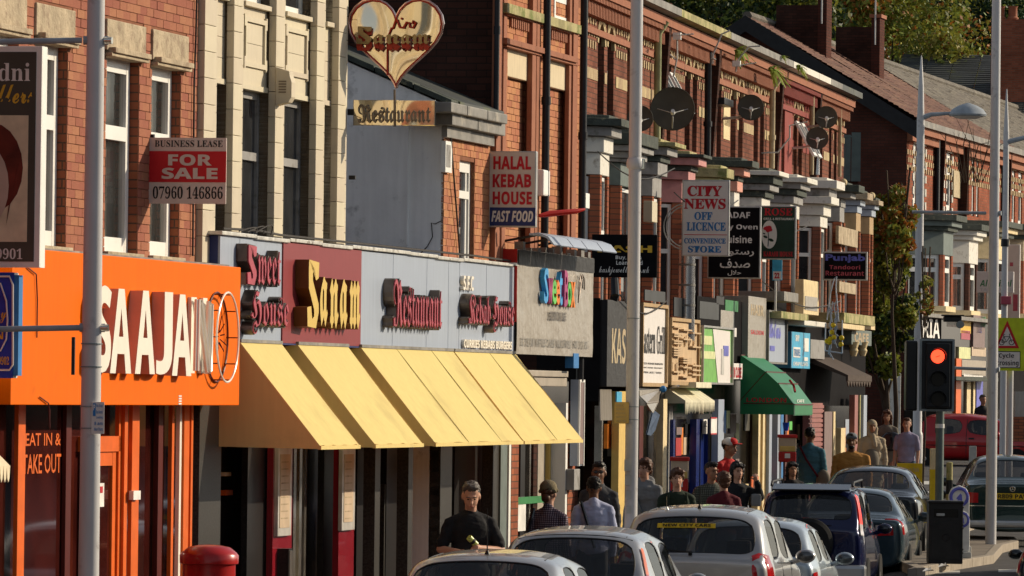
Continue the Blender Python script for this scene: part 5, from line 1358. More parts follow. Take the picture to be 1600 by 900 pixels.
# torn grey sheet hanging from the white fascia
r = thing('torn_canvas', 'torn grey canvas hanging from the white fascia with a blue knot', 'canvas', B, tf(B, 1000, 1), 1, 2)
def cv(x, y, p=1.0): t, z = B.W(x, y, p); return (t, p, z)
g = G(); q = [cv(998, 610), cv(1034, 607, 1.05), cv(1037, 614, 1.1), cv(1028, 628, 1.02), cv(1020, 645, 1.12), cv(1012, 641, 1.0), cv(1010, 630, 1.1), cv(998, 618, 1.0)]
g.add(q, [(0, 1, 7), (1, 2, 3), (1, 3, 6, 7), (3, 4, 5, 6)]); q2 = [(x, y+.012, z) for x, y, z in q]; g.add(q2, [(7, 1, 0), (3, 2, 1), (7, 6, 3, 1), (6, 5, 4, 3)])
part('cloth', g, 'plastic_wrap', r); g = G(); q = [cv(1019, 640), cv(1029, 648, 1.05), cv(1022, 672, 1.02), cv(1015, 681), cv(1009, 679, 1.06)]; g.add(q, [(0, 1, 2, 3, 4)]); g.add([(x, y+.02, z) for x, y, z in q], [(4, 3, 2, 1, 0)]); part('cloth_tail', g, 'cloth_denim', r)
part('knot', G().ball(cv(1036, 608, 1.1), .05), 'ink_blue', r, sm=True); part('strut', G().tube([cv(1036, 608, .6), cv(1060, 603, 1.2)], .02, 6), 'frame_white', r)
# green awning
p1 = 1.75
r = thing('green_awning', 'glossy green quarter round awning with faded red print over the shop door', 'awning', B, tf(B, 1168, .95), .9, 2.2)
a, b = tf(B, 1172, .95), tf(B, 1258, p1)
b = a+ (tf(B, 1253, p1)-tf(B, 1219, p1)); a_f = tf(B, 1240, p1)
a = tf(B, 1166, .6); bb = tf(B, 1263, p1); zt = zf(B, 1168, 555, 1.0); zk = zf(B, 1234, 590, 1.45); zl = zf(B, 1240, 632, p1); zb_ = zf(B, 1240, 648, p1)
aw0 = tf(B, 1241, p1); aw1 = tf(B, 1270, p1)
prof = [(.9, zt), (1.3, zk+.08), (1.5, zk-.1), (p1, zl), (p1, zb_)]
g = G(); 
part('awning_cloth', G().add([(x, p_, z_) for x in (aw0, aw1) for p_, z_ in prof]+[(x, p_-.01, z_-.012) for x in (aw0, aw1) for p_, z_ in prof], [(i, i+1, i+6, i+5) for i in range(4)]+[(i+10, i+15, i+16, i+11) for i in range(4)]), 'awning_green', r)
part('side_cloth', G().prism(prof+[(.9, zb_)], 0, aw0-.012, aw0-.002), 'awning_green', r)
part('side_cloth', G().prism(prof+[(.9, zb_)], 0, aw1, aw1+.01), 'awning_green', r)
for k in range(4): q = prof[k]; part('seam', G().box(aw0-.014, aw1+.012, q[0]+.002, q[0]+.012, q[1]-.01, q[1]+.01), 'maroon_frame', r)
part('seam', G().box(aw0-.016, aw0-.013, .95, p1, zl-.0, zl+.015), 'maroon_frame', r)
part('seam', G().tube([(aw0-.014, .9, zl+.05), (aw0-.014, 1.3, zk+.08)], .006, 4), 'maroon_frame', r)
part('lettering', text_cross(sans('LONDON'), 1.0, p1-.12, zl+.03, zl+.10, aw0-.014), 'ink_red', r)
part('lettering', text_wall(sans('CAFE'), aw0+.6, aw0+1.6, zl+.03, zl+.08, p1-.02), 'ink_white', r)
part('print', G().tube([(aw0+1.0, p1-.1, zl+.2), (aw0+1.15, p1-.14, zl+.3), (aw0+.95, p1-.18, zl+.38)], .02, 5), 'ink_red', r)

# ---- projecting signs of the terrace
r, t, pa, pb, zb, zt = cross_sign('jewellers_sign', 'black projecting sign with gold capitals behind the middle lamp column', 'hanging sign', B, 925, 1027, 366, 433, 1.0, th=.05, frame='sign_black', face='sign_black', fw=.01)
cross_text(r, B, t, sans('KASH'), 934, 1019, 383, 395, 'ink_gold', .03); cross_text(r, B, t, sans('Buy, Sell &'), 962, 1003, 399, 407, 'ink_white', .0); cross_text(r, B, t, sans('Loans Gold'), 963, 1004, 407, 414, 'ink_white', .0); cross_text(r, B, t, script('kashjewellers.co.uk'), 936, 1014, 416, 431, 'ink_white', .0)
r, t, pa, pb, zb, zt = cross_sign('news_sign', 'white projecting sign with red and blue serif lettering for a newsagent', 'hanging sign', B, 1066, 1140, 281, 400, 1.0, th=.08, frame='sign_frame', face='sign_white', fw=.02)
for s, x0, x1, y0, y1, m in (('CITY', 1074, 1128, 290, 307, 'ink_red'), ('NEWS', 1069, 1134, 310, 327, 'ink_red'), ('OFF', 1085, 1113, 331, 344, 'ink_blue'), ('LICENCE', 1073, 1134, 347, 361, 'ink_blue'), ('CONVENIENCE', 1069, 1134, 372, 381, 'ink_blue'), ('STORE', 1075, 1127, 384, 395, 'ink_blue')): cross_text(r, B, t, serif(s), x0, x1, y0, y1, m, .02)
cross_panel(r, B, t, 1069, 1136, 366, 367.5, 'ink_red', 'print_rule')
g = G()
for rp in (34, 30): g.ring((t+.1, (B.Wt(1072, 354, t)[0]), B.Wt(1072, 354, t)[1]), rp/100, .009, (0, 1, 0), (0, 0, 1), 30, 5)
part('wire_hoop', g, 'dish_arm', r)
tr = t+1.5
r, t, pa, pb, zb, zt = cross_sign('oven_sign', 'black projecting sign with white latin and arabic lettering below the news sign', 'hanging sign', B, 1106, 1189, 322, 435, 1.0, th=.10, frame='sign_frame', face='sign_black', fw=.02)
for s, x0, x1, y0, y1, f_ in (('SADAF', 1128, 1172, 331, 341, sans), ('Clay Oven', 1118, 1184, 350, 361, sans), ('Cuisine', 1128, 1175, 368, 380, sans)): cross_text(r, B, t, f_(s), x0, x1, y0, y1, 'ink_white', .01)
for s, x0, x1, y0, y1 in (("\uFEE5\uFE8D\uFEAD\uFEEE\uFE98\uFEB3\uFEAD", 1112, 1178, 387, 401), ("\uFED1\uFEAA\uFEBB", 1125, 1172, 404, 419), ("\uFEDD\uFEFC\uFEA3", 1137, 1158, 422, 431)): cross_text(r, B, t, s, x0, x1, y0, y1, 'ink_white', .015)
r, t, pa, pb, zb, zt = cross_sign('rose_sign', 'dark green projecting sign with a red rose on a white oval', 'hanging sign', B, 1166, 1244, 321, 405, 1.0, th=.10, frame='sign_frame', face='sign_dark_green', fw=.02)
cross_text(r, B, t, serif('ROSE'), 1194, 1238, 325, 337, 'ink_red', .01); cross_text(r, B, t, sans('GRILL & RESTAURANT'), 1193, 1241, 340, 344, 'ink_white', 0); cross_text(r, B, t, serif('KARAHI HOUSE'), 1193, 1239, 393, 401, 'ink_red', .01)
g = G().prism([B.Wt(1202+12*math.cos(w), 366.5+22*math.sin(w), t) for w in [k*math.pi/16 for k in range(32)]], 0, t-.006, t-.002); o = part('oval', g, 'sign_white', r)
g = G()
for k, (x, y, q) in enumerate(((1199, 357, 4.5), (1202, 356, 4), (1200, 360, 3.5), (1196, 357, 3), (1204, 359, 3))): g.prism([B.Wt(x+q*math.cos(w), y+q*.9*math.sin(w), t) for w in [j*math.pi/5 for j in range(10)]], 0, t-.010-.001*k, t-.006)
part('rose', g, 'ink_red', o)
g = G().tube([(t-.009, *B.Wt(x, y, t)) for x, y in ((1200, 362), (1201, 370), (1200, 385))], .006, 4)
for x, y, q in ((1196, 370, 3.5), (1205, 375, 4), (1194, 365, 2)): g.prism([B.Wt(x+q*math.cos(w), y+q*.6*math.sin(w)+.3*q*math.cos(w), t) for w in [j*math.pi/5 for j in range(10)]], 0, t-.010, t-.006)
part('rose_stem', g, 'sign_dark_green', o)
r, t, pa, pb, zb, zt = cross_sign('curry_sign', 'dark projecting sign with blue and dull red lettering at the terrace end', 'hanging sign', B, 1286, 1355, 393, 438, 1.0, th=.10, frame='sign_frame', face='sign_black', fw=.025)
cross_text(r, B, t, 'Punjab', 1290, 1352, 397, 411, 'letter_blue', .035); cross_text(r, B, t, sans('Tandoori'), 1296, 1344, 414, 421, 'neon_pink', .0); cross_text(r, B, t, sans('Restaurant'), 1290, 1350, 423, 431, 'neon_pink', .0)
r, t, pa, pb, zb, zt = cross_sign('estate_sign', 'little blue and white to let board on a post below the rose sign', 'letting board', B, 1207, 1222, 406, 438, 1.0, th=.03, frame='cyan_sign', face='cyan_sign', fw=.0)
cross_panel(r, B, t, 1208, 1221, 424, 437, 'ink_white'); cross_text(r, B, t-.004, '22', 1210, 1218, 426, 435, 'ink_red', .04)
part('post', G().box(t, t+.04, pa+.04, pa+.07, zb-.6, zb), 'frame_white', r)
g = G(); t, z = B.W(935, 470, .9); q = [B.Wt(x, y, t) for x, y in ((932, 436), (938, 440), (940, 456), (934, 462))]
solo('cctv_camera', G().tube([(t, *B.Wt(960, 435, t)), (t-.1, *B.Wt(963, 462, t))], [.05, .055], 8).tube([(t, *B.Wt(955, 462, t)), (t, *B.Wt(966, 466, t))], .05, 8), 'iron_black', 'dark tilted floodlight tube on the brick pier by the jewellery sign', 'floodlight', B, t, .8, 4, sm=True)

part('shop_band', G().box(tf(B, 1222, .8), tf(B, 1352, .8), .2, .8, 2.7, zf(B, 1290, 512, .8)), 'sign_black', shops)
g = G(); a, b = tf(B, 1298, 1.2), tf(B, 1336, 1.2); z_ = zf(B, 1300, 566, 1.2); z2 = zf(B, 1300, 585, 1.5)
r = thing('brown_awning', 'small drab brown awning with ragged edge under the neon lattice', 'awning', B, a, .8, z2)
part('awning_cloth', G().prism([(.8, z_+.1), (1.5, z2), (1.5, z2-.1), (1.46, z2-.1), (1.46, z2-.03), (.8, z_)], 0, a, b), 'brown_cloth', r)
for k in range(9): t = a+(b-a)*k/9; part('valance', G().prism([(t, z2-.1), (t+(b-a)/9.3, z2-.1), (t+(b-a)/18, z2-.2)], 1, 1.47, 1.49), 'brown_cloth', r)

# goods and posters behind the shop glass
rr = random.Random(21)
cols = ['tan_wood', 'ink_blue', 'sweet_orange', 'menu_paper', 'red_paint', 'lime_paint', 'panel_blue_grey', 'mauve_wall', 'cream_stone', 'sweet_green', 'poster_dark', 'interior', 'interior']
for x0, x1 in ((1040, 1052), (1057, 1088), (1132, 1178), (1183, 1203), (1208, 1216), (1230, 1262), (1302, 1335), (944, 966), (820, 0)):
    if x1 < x0: continue
    t, te = tf(B, x0, .72), tf(B, x1, .72)
    while t < te:
        w = rr.uniform(.25, .8); z = .5
        while z < 2.4:
            h_ = rr.uniform(.12, .5)
            if rr.random() < .42: part('display_item', G().box(t+.03, min(t+w, te)-.02, .66, .705+rr.uniform(.0, .03), z, z+h_*.85), rr.choice(cols), shops)
            z += h_
        t += w

for k, (x0, x1, y0, y1, pp_) in enumerate(((930, 1050, 236, 262, .95), (1050, 1150, 300, 312, 1.0), (1150, 1260, 330, 352, .95), (1190, 1312, 440, 470, 1.0), (960, 1040, 452, 470, 1.0))):
    ta, tb_ = tf(B, x0, pp_), tf(B, x1, pp_); za_, zb2 = zf(B, x0, y0, pp_), zf(B, x1, y1, pp_)
    part('cable', G().tube([(ta+(tb_-ta)*i/10, pp_, za_+(zb2-za_)*i/10-.25*math.sin(math.pi*i/10)) for i in range(11)], .011, 4), 'cable', shops)
# ================================================================ ground
xs_ = [-60, -30, -18, -12, -8, -5, -3, -1, 1, 3, 4, 4.6, 4.9, 5.2, 5.5, 5.8, 6.2, 7, 8, 10, 12, 14, 18, 25, 40, 80, 200, 600]
ys_ = [-40, 0, 30, 50, 60, 70, 80, 85, 88]+list(range(90, 180, 3))+[190, 220, 300, 600, 1500]
def sheet(dz, xs_=xs_, ys_=ys_, cond=None):
    g = G(); n = len(ys_); g.v = [(x, y, ground_z(x, y)+dz) for x in xs_ for y in ys_]
    g.f = [(i*n+j, (i+1)*n+j, (i+1)*n+j+1, i*n+j+1) for i in range(len(xs_)-1) for j in range(n-1)]; g.m = [0]*len(g.f); return g
def struct(nm, g, m, sm=False, bevel=0): 
    me = mesh_of(nm, g, m, sm, bevel=bevel); o = bpy.data.objects.new(nm, me); COL.objects.link(o); o['kind'] = 'structure'; return o
struct('road', sheet(0), 'asphalt', sm='all')
# near pavement: flags as far as the kerb
pv = struct('pavement', G(), 'paving')
g = G()
def strip(F, p0, p1, t0, t1, dz, step=2.0, gap=.0):
    q = G(); t = t0
    while t < t1:
        u = min(t+step, t1); a, b, c, d = F.at(t+gap, p0, 0), F.at(u, p0, 0), F.at(u, p1, 0), F.at(t+gap, p1, 0)
        vs = [Vector((v.x, v.y, ground_z(v.x, v.y)+dz)) for v in (a, b, c, d)]+[Vector((v.x, v.y, ground_z(v.x, v.y)-.1)) for v in (a, b, c, d)]
        q.add(vs, [(0,1,2,3),(7,6,5,4),(0,4,5,1),(1,5,6,2),(2,6,7,3),(3,7,4,0)]); t = u
    return q
tw = tf(FA, 925)
bpy.data.objects.remove(pv)
pv = struct('pavement', strip(FA, -1, 3.2, 30, 53, .12), 'paving'); struct('pavement', strip(FA, -1, 1.45, 53, tw, .12), 'paving')
pv2 = struct('pavement', strip(FB, -1, 3.35, tf(FB, 900)-16, Bend, .118), 'paving')
struct('kerb', strip(FA, 3.2, 3.33, 30, 53, .13, .92, .012), 'kerb_stone'); struct('kerb', strip(FA, 1.45, 1.58, 53, tw, .13, .92, .012), 'kerb_stone'); struct('kerb', strip(FB, 3.35, 3.48, tf(FB, 900)-10, Bend, .13, .92, .012), 'kerb_stone')
# traffic island with its own kerb stones
def gp(x, y, dz=0):
    "where the sight line meets the ground"
    r = ray(x, y); lo, hi = 20, 400
    for _ in range(50):
        m = (lo+hi)/2; q = at(x, y, m)
        if q.z > ground_z(q.x, q.y)+dz: lo = m
        else: hi = m
    return at(x, y, hi)
isl = [(1432, 888), (1552, 868), (1566, 852), (1591, 846), (1592, 838), (1500, 838), (1438, 836)]
ip = [gp(x, y, .12) for x, y in isl]
ip = [Vector((p.x, p.y, 0)) for p in ip]
ip = [ip[0], ip[1], ip[2], ip[3], Vector((ip[3].x+.1, 106, 0)), Vector((6.4, 107, 0)), Vector((5.6, 100, 0))]
def slab(pts, z1, z0=-.1):
    n = len(pts); q = G(); q.add([(p.x, p.y, ground_z(p.x, p.y)+z1) for p in pts]+[(p.x, p.y, ground_z(p.x, p.y)+z0) for p in pts], [tuple(range(n)), tuple(range(2*n-1, n-1, -1))]+[(i, i+n, (i+1) % n+n, (i+1) % n) for i in range(n)]); return q
isle = struct('traffic_island', slab(ip, .122), 'paving')
for a, b in zip(ip, ip[1:]+ip[:1]):
    L_ = (b-a).length; n = max(1, round(L_/.9)); u = (b-a)/n; w = Vector((u.y, -u.x, 0)).normalized()*.13
    for k in range(n):
        p0, p1 = a+u*(k+.012), a+u*(k+.99)
        o = part('kerb_stone', slab([p0+w*.05, p1+w*.05, p1-w, p0-w], .13, -.05), 'kerb_stone', isle, bevel=.012)
# road paint past the island
for (x0, x1, y0, y1) in ((1440, 1470, 752, 757), (1440, 1462, 768, 772), (1495, 1550, 876, 880), (1446, 1500, 892, 896), (1392, 1425, 740, 744), (1560, 1600, 890, 894)):
    q = [gp(x0, y1), gp(x1, y1), gp(x1, y0), gp(x0, y0)]; struct('road_marking', slab([Vector((v.x, v.y, 0)) for v in q], .004, -.02), 'road_paint')

# ================================================================ street furniture
def pole(nm, lb, x, Y, r0, r1, ztop, extra=None, group='lamp columns', base=None):
    c = at(x, 700, Y); gz = ground_z(c.x, Y)+.1
    o = thing(nm, lb, 'lamp post', loc=(c.x, Y, gz), group=group)
    h = ztop-gz
    prof = [(r0*1.25, 0), (r0*1.25, 1.0), (r0*1.2, 1.06), (r0, 1.1)] if base else [(r0, 0)]
    prof += [(r0+(r1-r0)*k/8, max(1.1, 0)+(h-1.1)*k/8) for k in range(1, 9)]
    part('shaft', G().lathe((0, 0, 0), prof, 24), 'pole_grey', o, sm=True)
    return o, c, gz
o, c, gz = pole('lamp_column', 'thick pale grey lamp column in front of the orange shop', 141, 42, .07, .055, 6.2)
zz = lambda y: at(141, y, 42).z-gz
for y, x1 in ((63, -40), (512, -40)):
    p = at(128, y, 42); q = at(x1, y+3, 42)
    b_ = part('banner_arm', G().tube([(p.x-c.x, 0, p.z-gz), (q.x-c.x, 0, q.z-gz)], .020, 10), 'lamp_grey', o, sm=True)
    part('collar', G().tube([(-.08, 0, p.z-gz), (.085, 0, p.z-gz)], .03, 10), 'lamp_grey', b_)
    part('bolt_cap', G().tube([(.06, -.01, p.z-gz), (.11, -.02, p.z-gz)], .024, 10), 'chrome', b_, sm=True)
for y in (538, 574, 636, 670): part('steel_band', G().lathe((0, 0, zz(y)), [(.0705, 0), (.0705, .008)], 20), 'signal_edge', o)
p0, p1 = at(143, 628, 41.9), at(162, 678, 41.9)
sgn = part('parking_plate', G().box(p0.x-c.x, p1.x-c.x, -.075, -.065, p1.z-gz, p0.z-gz), 'sign_white', o)
q0, q1 = at(145, 630, 41.9), at(149, 650, 41.9); part('plate_mark', G().box(q0.x-c.x, q1.x-c.x, -.079, -.074, q1.z-gz, q0.z-gz), 'ink_blue', sgn)
def flat_text(root, s, c, gz, x0, x1, y0, y1, Y, y_loc, m, off=0, nm='lettering'):
    a, b = at(x0, y1, Y), at(x1, y0, Y)
    part(nm, text_g(s, lambda u, v, w: (a.x-c.x+u*(b.x-a.x), y_loc, a.z-gz+v*(b.z-a.z)), 0, off), m, root)
flat_text(sgn, sans('P'), c, gz, 145.6, 148.4, 632, 641, 41.9, -.081, 'ink_white')
for k, s in enumerate(('No Stop', 'Bus Stands', 'Loading', '8 am', 'Mon Thurs')): flat_text(sgn, sans(s), c, gz, 150 if k < 3 else 147, 160, 632+9*k, 637+9*k, 41.9, -.079, 'ink_blue')
part('number_plate', G().box(-.13, -.11, -.02, .04, zz(586), zz(527)), 'iron_black', o)
for k in range(26):
    w = R.uniform(2.0, 5.2); h = R.uniform(.5, 2.0); 
o, c, gz = pole('lamp_column', 'pale grey lamp column standing before the jewellery sign in mid picture', 987, 70.5, .071, .068, 7.8)
zz = lambda y: at(987, y, 70.5).z-gz
part('bracket_collar', G().lathe((0, 0, zz(256)), [(.072, -.06), (.09, -.04), (.096, .0), (.088, .05), (.072, .07)], 16), 'pole_grey', o, sm=True)
part('bracket_strap', G().box(.05, .11, -.04, .04, zz(265), zz(248)), 'chrome', o, bevel=.01)
for y in (498, 636, 656): part('steel_band', G().lathe((0, 0, zz(y)), [(.0745, 0), (.0745, .009)], 20), 'signal_edge', o)
for k in range(4): part('notice_remnant', G().box(-.05-.01*k, .0, -.078, -.070, zz(802-22*k), zz(790-24*k)), 'sticker', o)
p0, p1 = at(960, 628, 70.3), at(983, 662, 70.3)
q = G().box(p0.x-c.x, p1.x-c.x, -.10, -.09, p1.z-gz, p0.z-gz); b_ = part('planning_notice', q, 'notice_yellow', o, bevel=.01)
for k, s in enumerate(('PUBLIC', 'NOTICE', 'planning', 'application', 'works')): flat_text(b_, s, c, gz, 963, 963+12+k, 632+6*k, 635+6*k, 70.3, -.103, 'pipe_cream')
o, c, gz = pole('lamp_column', 'tall grey column with spike top and dish shaped lamp arm behind the traffic signal', 1433, 140, .098, .085, at(1433, 180, 140).z, base=True)
z_ = lambda y: at(1433, y, 140).z-gz
part('shaft', G().lathe((0, 0, z_(200)), [(.082, 0), (.075, .3), (.06, .9), (.015, 1.56), (.0, 1.6)], 16), 'pole_grey', o, sm=True)
a_ = [at(x, y, 140) for x, y in ((1437, 185), (1455, 179), (1485, 177))]; part('lamp_arm', G().tube([(q.x-c.x, 0, q.z-gz) for q in a_], [.07, .05, .035], 8), 'lamp_grey', o, sm=True)
lc = at(1512, 180, 140); ld = part('lamp_head', G().lathe((lc.x-c.x, 0, lc.z-gz), [(.40, -.02), (.42, .02), (.34, .13), (.2, .21), (.08, .25), (.03, .27)], 24), 'lamp_grey', o, sm=True); part('lamp_glass', G().lathe((lc.x-c.x, 0, lc.z-gz), [(.2, -.08), (.36, -.025)], 20), 'ink_white', ld, sm=True)
o, c, gz = pole('lamp_column', 'stout pale column planted on the traffic island before the green saloon', 1549.5, 102, .088, .07, 9.6)
z_ = lambda y: at(1549.5, y, 102).z-gz
for y, x1 in ((333, 1425), (577, 1492)):
    p, q = at(1541, y, 102), at(x1, y-2, 102); b_ = part('banner_arm', G().tube([(p.x-c.x, 0, p.z-gz), (q.x-c.x, 0, q.z-gz)], .026, 8), 'lamp_grey', o, sm=True)
    part('bolt_cap', G().tube([(.07, -.02, p.z-gz), (.11, -.03, p.z-gz)], .04, 10), 'lamp_grey', b_, sm=True)
part('shaft', G().lathe((0, 0, z_(75)), [(.072, 0), (.055, .1), (.03, .65), (.01, 1.0)], 14), 'pole_grey', o, sm=True) if False else None
for y in (590, 625): part('steel_band', G().lathe((0, 0, z_(y)), [(.083, 0), (.083, .012)], 20), 'signal_edge', o)
o, c, gz = pole('lamp_column', 'slimmer grey column with spike top at the right edge, arm pointing right', 1567, 138, .075, .062, at(1567, 205, 138).z)
z_ = lambda y: at(1567, y, 138).z-gz
part('shaft', G().lathe((0, 0, z_(215)), [(.062, 0), (.05, .3), (.012, 1.05)], 14), 'pole_grey', o, sm=True)
part('lamp_arm', G().tube([(0, 0, z_(222)), (.5, 0, z_(213)), (1.6, 0, z_(211))], [.06, .045, .04], 8), 'lamp_grey', o)
part('clamp', G().lathe((0, 0, z_(385)), [(.09, 0), (.09, .16)], 12), 'iron_black', o)
p = at(1571, 470, 137.9); solo('red_traffic_box', G().box(-.1, .12, -.1, .1, -.08, .1), 'neon_pink', 'small red box high on the slim post at the right', 'box', loc=(p.x, p.y, p.z), bevel=.02)
o, c, gz = pole('sign_post', 'grey green post carrying the yellow backed cycle sign', 1577, 112, .06, .06, at(1577, 500, 112).z, group=None); o['category'] = 'sign post'
# pillar box
x, Y = 329, 51
c = at(x, 700, Y); o = thing('pillar_box', 'round topped red pillar post box in the foreground', 'post box', loc=(c.x, Y, .12))
zt = at(x, 851, Y).z-.12; R_ = .222
part('body', G().lathe((0, 0, 0), [(.24, 0), (.24, .2), (R_-.01, .24), (R_-.01, zt-.16), (R_-.01, zt-.155), (R_+.012, zt-.15), (R_+.014, zt-.085), (R_-.005, zt-.06), (R_*.75, zt-.02), (R_*.4, zt-.004), (.02, zt)], 40), 'pillar_red', o, sm=True)
part('posting_slot', G().box(-.11, .11, -R_-.006, -R_+.05, zt-.33, zt-.28), 'iron_black', o)
# litter bin
x, Y = 1476.5, 92
c = at(x, 800, Y); gz = ground_z(c.x, Y)+.122; o = thing('litter_bin', 'square black litter bin with ribbed corners on the traffic island', 'bin', loc=(c.x, Y, gz))
W2 = .245; zt = at(x, 782, Y).z-gz
part('body', G().box(-W2, W2, -W2, W2, 0, zt-.02), 'bin_black', o, bevel=.02); part('lid', G().box(-W2-.012, W2+.012, -W2-.012, W2+.012, zt-.05, zt), 'bin_black', o, bevel=.025)
part('opening', G().box(-W2+.07, W2-.07, -W2-.003, -W2+.02, zt-.24, zt-.12), 'lens_dark', o); part('door_panel', G().box(-W2+.04, W2-.04, -W2-.006, -W2+.01, .06, zt-.3), 'bin_black', o, bevel=.005)
part('rubbish', G().box(-.14, -.02, -W2-.01, -W2+.05, zt-.22, zt-.18), 'sticker', o, bevel=.01)
for zc in (.15, .2, .5, .55, .8): part('rib', G().box(W2-.03, W2+.008, -W2-.008, W2+.008, zc, zc+.02), 'bin_black', o, bevel=.004)
g = G().ring((0, -W2-.008, zt*.42), .05, .006, (1, 0, 0), (0, 0, 1), 14, 4); part('crest', g, 'bin_black', o)
# traffic signal
x, Y = 1466, 93
c = at(x, 600, Y); gz = ground_z(c.x, Y)+.12; o = thing('traffic_signal', 'traffic signal with the red lamp lit and a grey edged black backing board', 'traffic light', loc=(c.x, Y, gz))
f_ = lambda x_, y_: (at(x_, y_, Y-.1).x-c.x, at(x_, y_, Y-.1).z-gz)
a, b = f_(1437, 642), f_(1492, 530)
pc = at(1469, 700, Y).x-c.x
part('post', G().lathe((pc, .1, 0), [(.06, 0), (.06, a[1]+.1), (.05, b[1])], 14), 'green_paint', o, sm=True)
part('backing_board', G().box(a[0], b[0], -.02, .0, a[1], b[1]), 'signal_black', o, bevel=.004)
g = G(); w = .028
g.box(a[0]-.005, a[0]+w, -.03, .004, a[1], b[1]).box(b[0]-w, b[0]+.005, -.03, .004, a[1], b[1]).box(a[0]+w, b[0]-w, -.03, .004, b[1]-w, b[1]+.004).box(a[0]+w, b[0]-w, -.03, .004, a[1]-.004, a[1]+w); part('border', g, 'signal_edge', o)
hx0, hx1 = f_(1447, 600)[0], f_(1484, 600)[0]
hd = part('signal_head', G().box(hx0, hx1, -.13, -.02, a[1]+.05, b[1]-.06), 'signal_black', o, bevel=.02)
for k, y in enumerate((557, 593, 624)):
    cc = f_(1465, y); part('lens', G().tube([(cc[0], -.15, cc[1]), (cc[0], -.12, cc[1])], [.095, .102], 24), 'signal_red_lit' if k == 0 else 'lens_dark', hd, sm=True)
    g = G(); n = 16; vs = []
    for j in range(n+1):
        w_ = math.radians(-25)+math.radians(230)*j/n
        for rr, yy in ((.115, -.12), (.122, -.30)): vs.append((cc[0]+rr*math.cos(w_), yy+(.1 if yy < -.2 and (j < 3 or j > n-3) else 0), cc[1]+rr*math.sin(w_)))
    g.add(vs, [(2*j, 2*j+1, 2*j+3, 2*j+2) for j in range(n)]); part('visor', g, 'signal_black', hd, sm=True)
g = G(); cc = f_(1465, 557); g.tube([(cc[0]-.03, -.153, cc[1]-.01), (cc[0]+.03, -.153, cc[1]+.012)], .004, 4); part('lens_mark', g, 'letter_red', hd)
a2, b2 = f_(1416, 642), f_(1437, 532); part('side_signal_head', G().box(a2[0], b2[0]-.01, .1, .5, a2[1], b2[1]), 'signal_black', o, bevel=.03)
q = f_(1469, 642); part('post_band', G().lathe((pc, .1, .5), [(.064, 0), (.064, .3)], 14), 'yellow_plastic', o); part('post_collar', G().lathe((pc, .1, q[1]-.25), [(.066, 0), (.066, .06)], 14), 'ink_white', o)
# second camera-like signal behind
p = at(1490, 632, 100); p = at(1488, 503, 100); tz = thing('traffic_detector', 'black vehicle detector box on the arm between the two columns', 'traffic detector', loc=(p.x, p.y, p.z)); part('housing', G().box(-.14, .14, -.1, .1, .0, .09), 'signal_black', tz, bevel=.02); part('visor', G().box(-.17, .17, -.16, .1, .09, .11), 'signal_black', tz); part('lens', G().tube([(.12, -.12, -.04), (.12, .05, -.04)], .06, 12), 'signal_edge', tz, sm=True)
# cycle crossing sign
Y = 111.8; c = at(1577, 560, Y); f_ = lambda x_, y_: (at(x_, y_, Y).x-c.x, at(x_, y_, Y).z-c.z)
o = thing('cycle_sign', 'yellow backed warning sign with red triangle, bicycle and cycle crossing plate', 'road sign', loc=(c.x, Y-.06, c.z))
a, b = f_(1556, 579), f_(1603, 497); part('backing_board', G().box(a[0], b[0], -.0, .02, a[1], b[1]), 'hivis', o)
def tri(k, y0, y1):
    cx_t, cy_t = 1572.5, 532; return [(f_(cx_t+(x-cx_t)*k, cy_t+(y-cy_t)*k)) for x, y in ((1554, 544), (1592, 544), (1573.5, 501))]
part('triangle', G().prism(tri(1.0, 0, 0), 1, -.012, 0), 'sign_red', o, bevel=.004); part('triangle_face', G().prism(tri(.70, 0, 0), 1, -.016, -.011), 'sign_white', o)
g = G(); y_ = -.02
for x_ in (1564.5, 1580): g.ring((f_(x_, 535)[0], y_, f_(x_, 535)[1]), .044, .006, (1, 0, 0), (0, 0, 1), 16, 4)
for L_ in ([(1564.5, 535), (1568, 526), (1577.5, 526), (1580, 535)], [(1568, 526), (1572, 534), (1577.5, 526)], [(1572, 534), (1564.5, 535)], [(1568, 526), (1567, 523), (1570, 523)], [(1577.5, 526), (1576.5, 522), (1579, 522)]): g.tube([(f_(x_, y1_)[0], y_, f_(x_, y1_)[1]) for x_, y1_ in L_], .006, 4)
part('bicycle_print', g, 'ink_black', o, kind='stuff')
a, b = f_(1557, 575), f_(1594, 549); part('plate_border', G().box(a[0], b[0], -.006, .0, a[1], b[1]), 'ink_black', o, bevel=.002); a, b = f_(1558, 573.8), f_(1593, 550.2); part('plate', G().box(a[0], b[0], -.010, -.006, a[1], b[1]), 'sign_white', o)
for s, x0, x1, y0, y1 in (('Cycle', 1560, 1584, 552, 561), ('crossing', 1557, 1591, 563, 573)):
    a, b = f_(x0, y1), f_(x1, y0); part('lettering', text_g(sans(s), lambda u, v, w: (a[0]+u*(b[0]-a[0]), -.013, a[1]+v*(b[1]-a[1]))), 'ink_black', o)
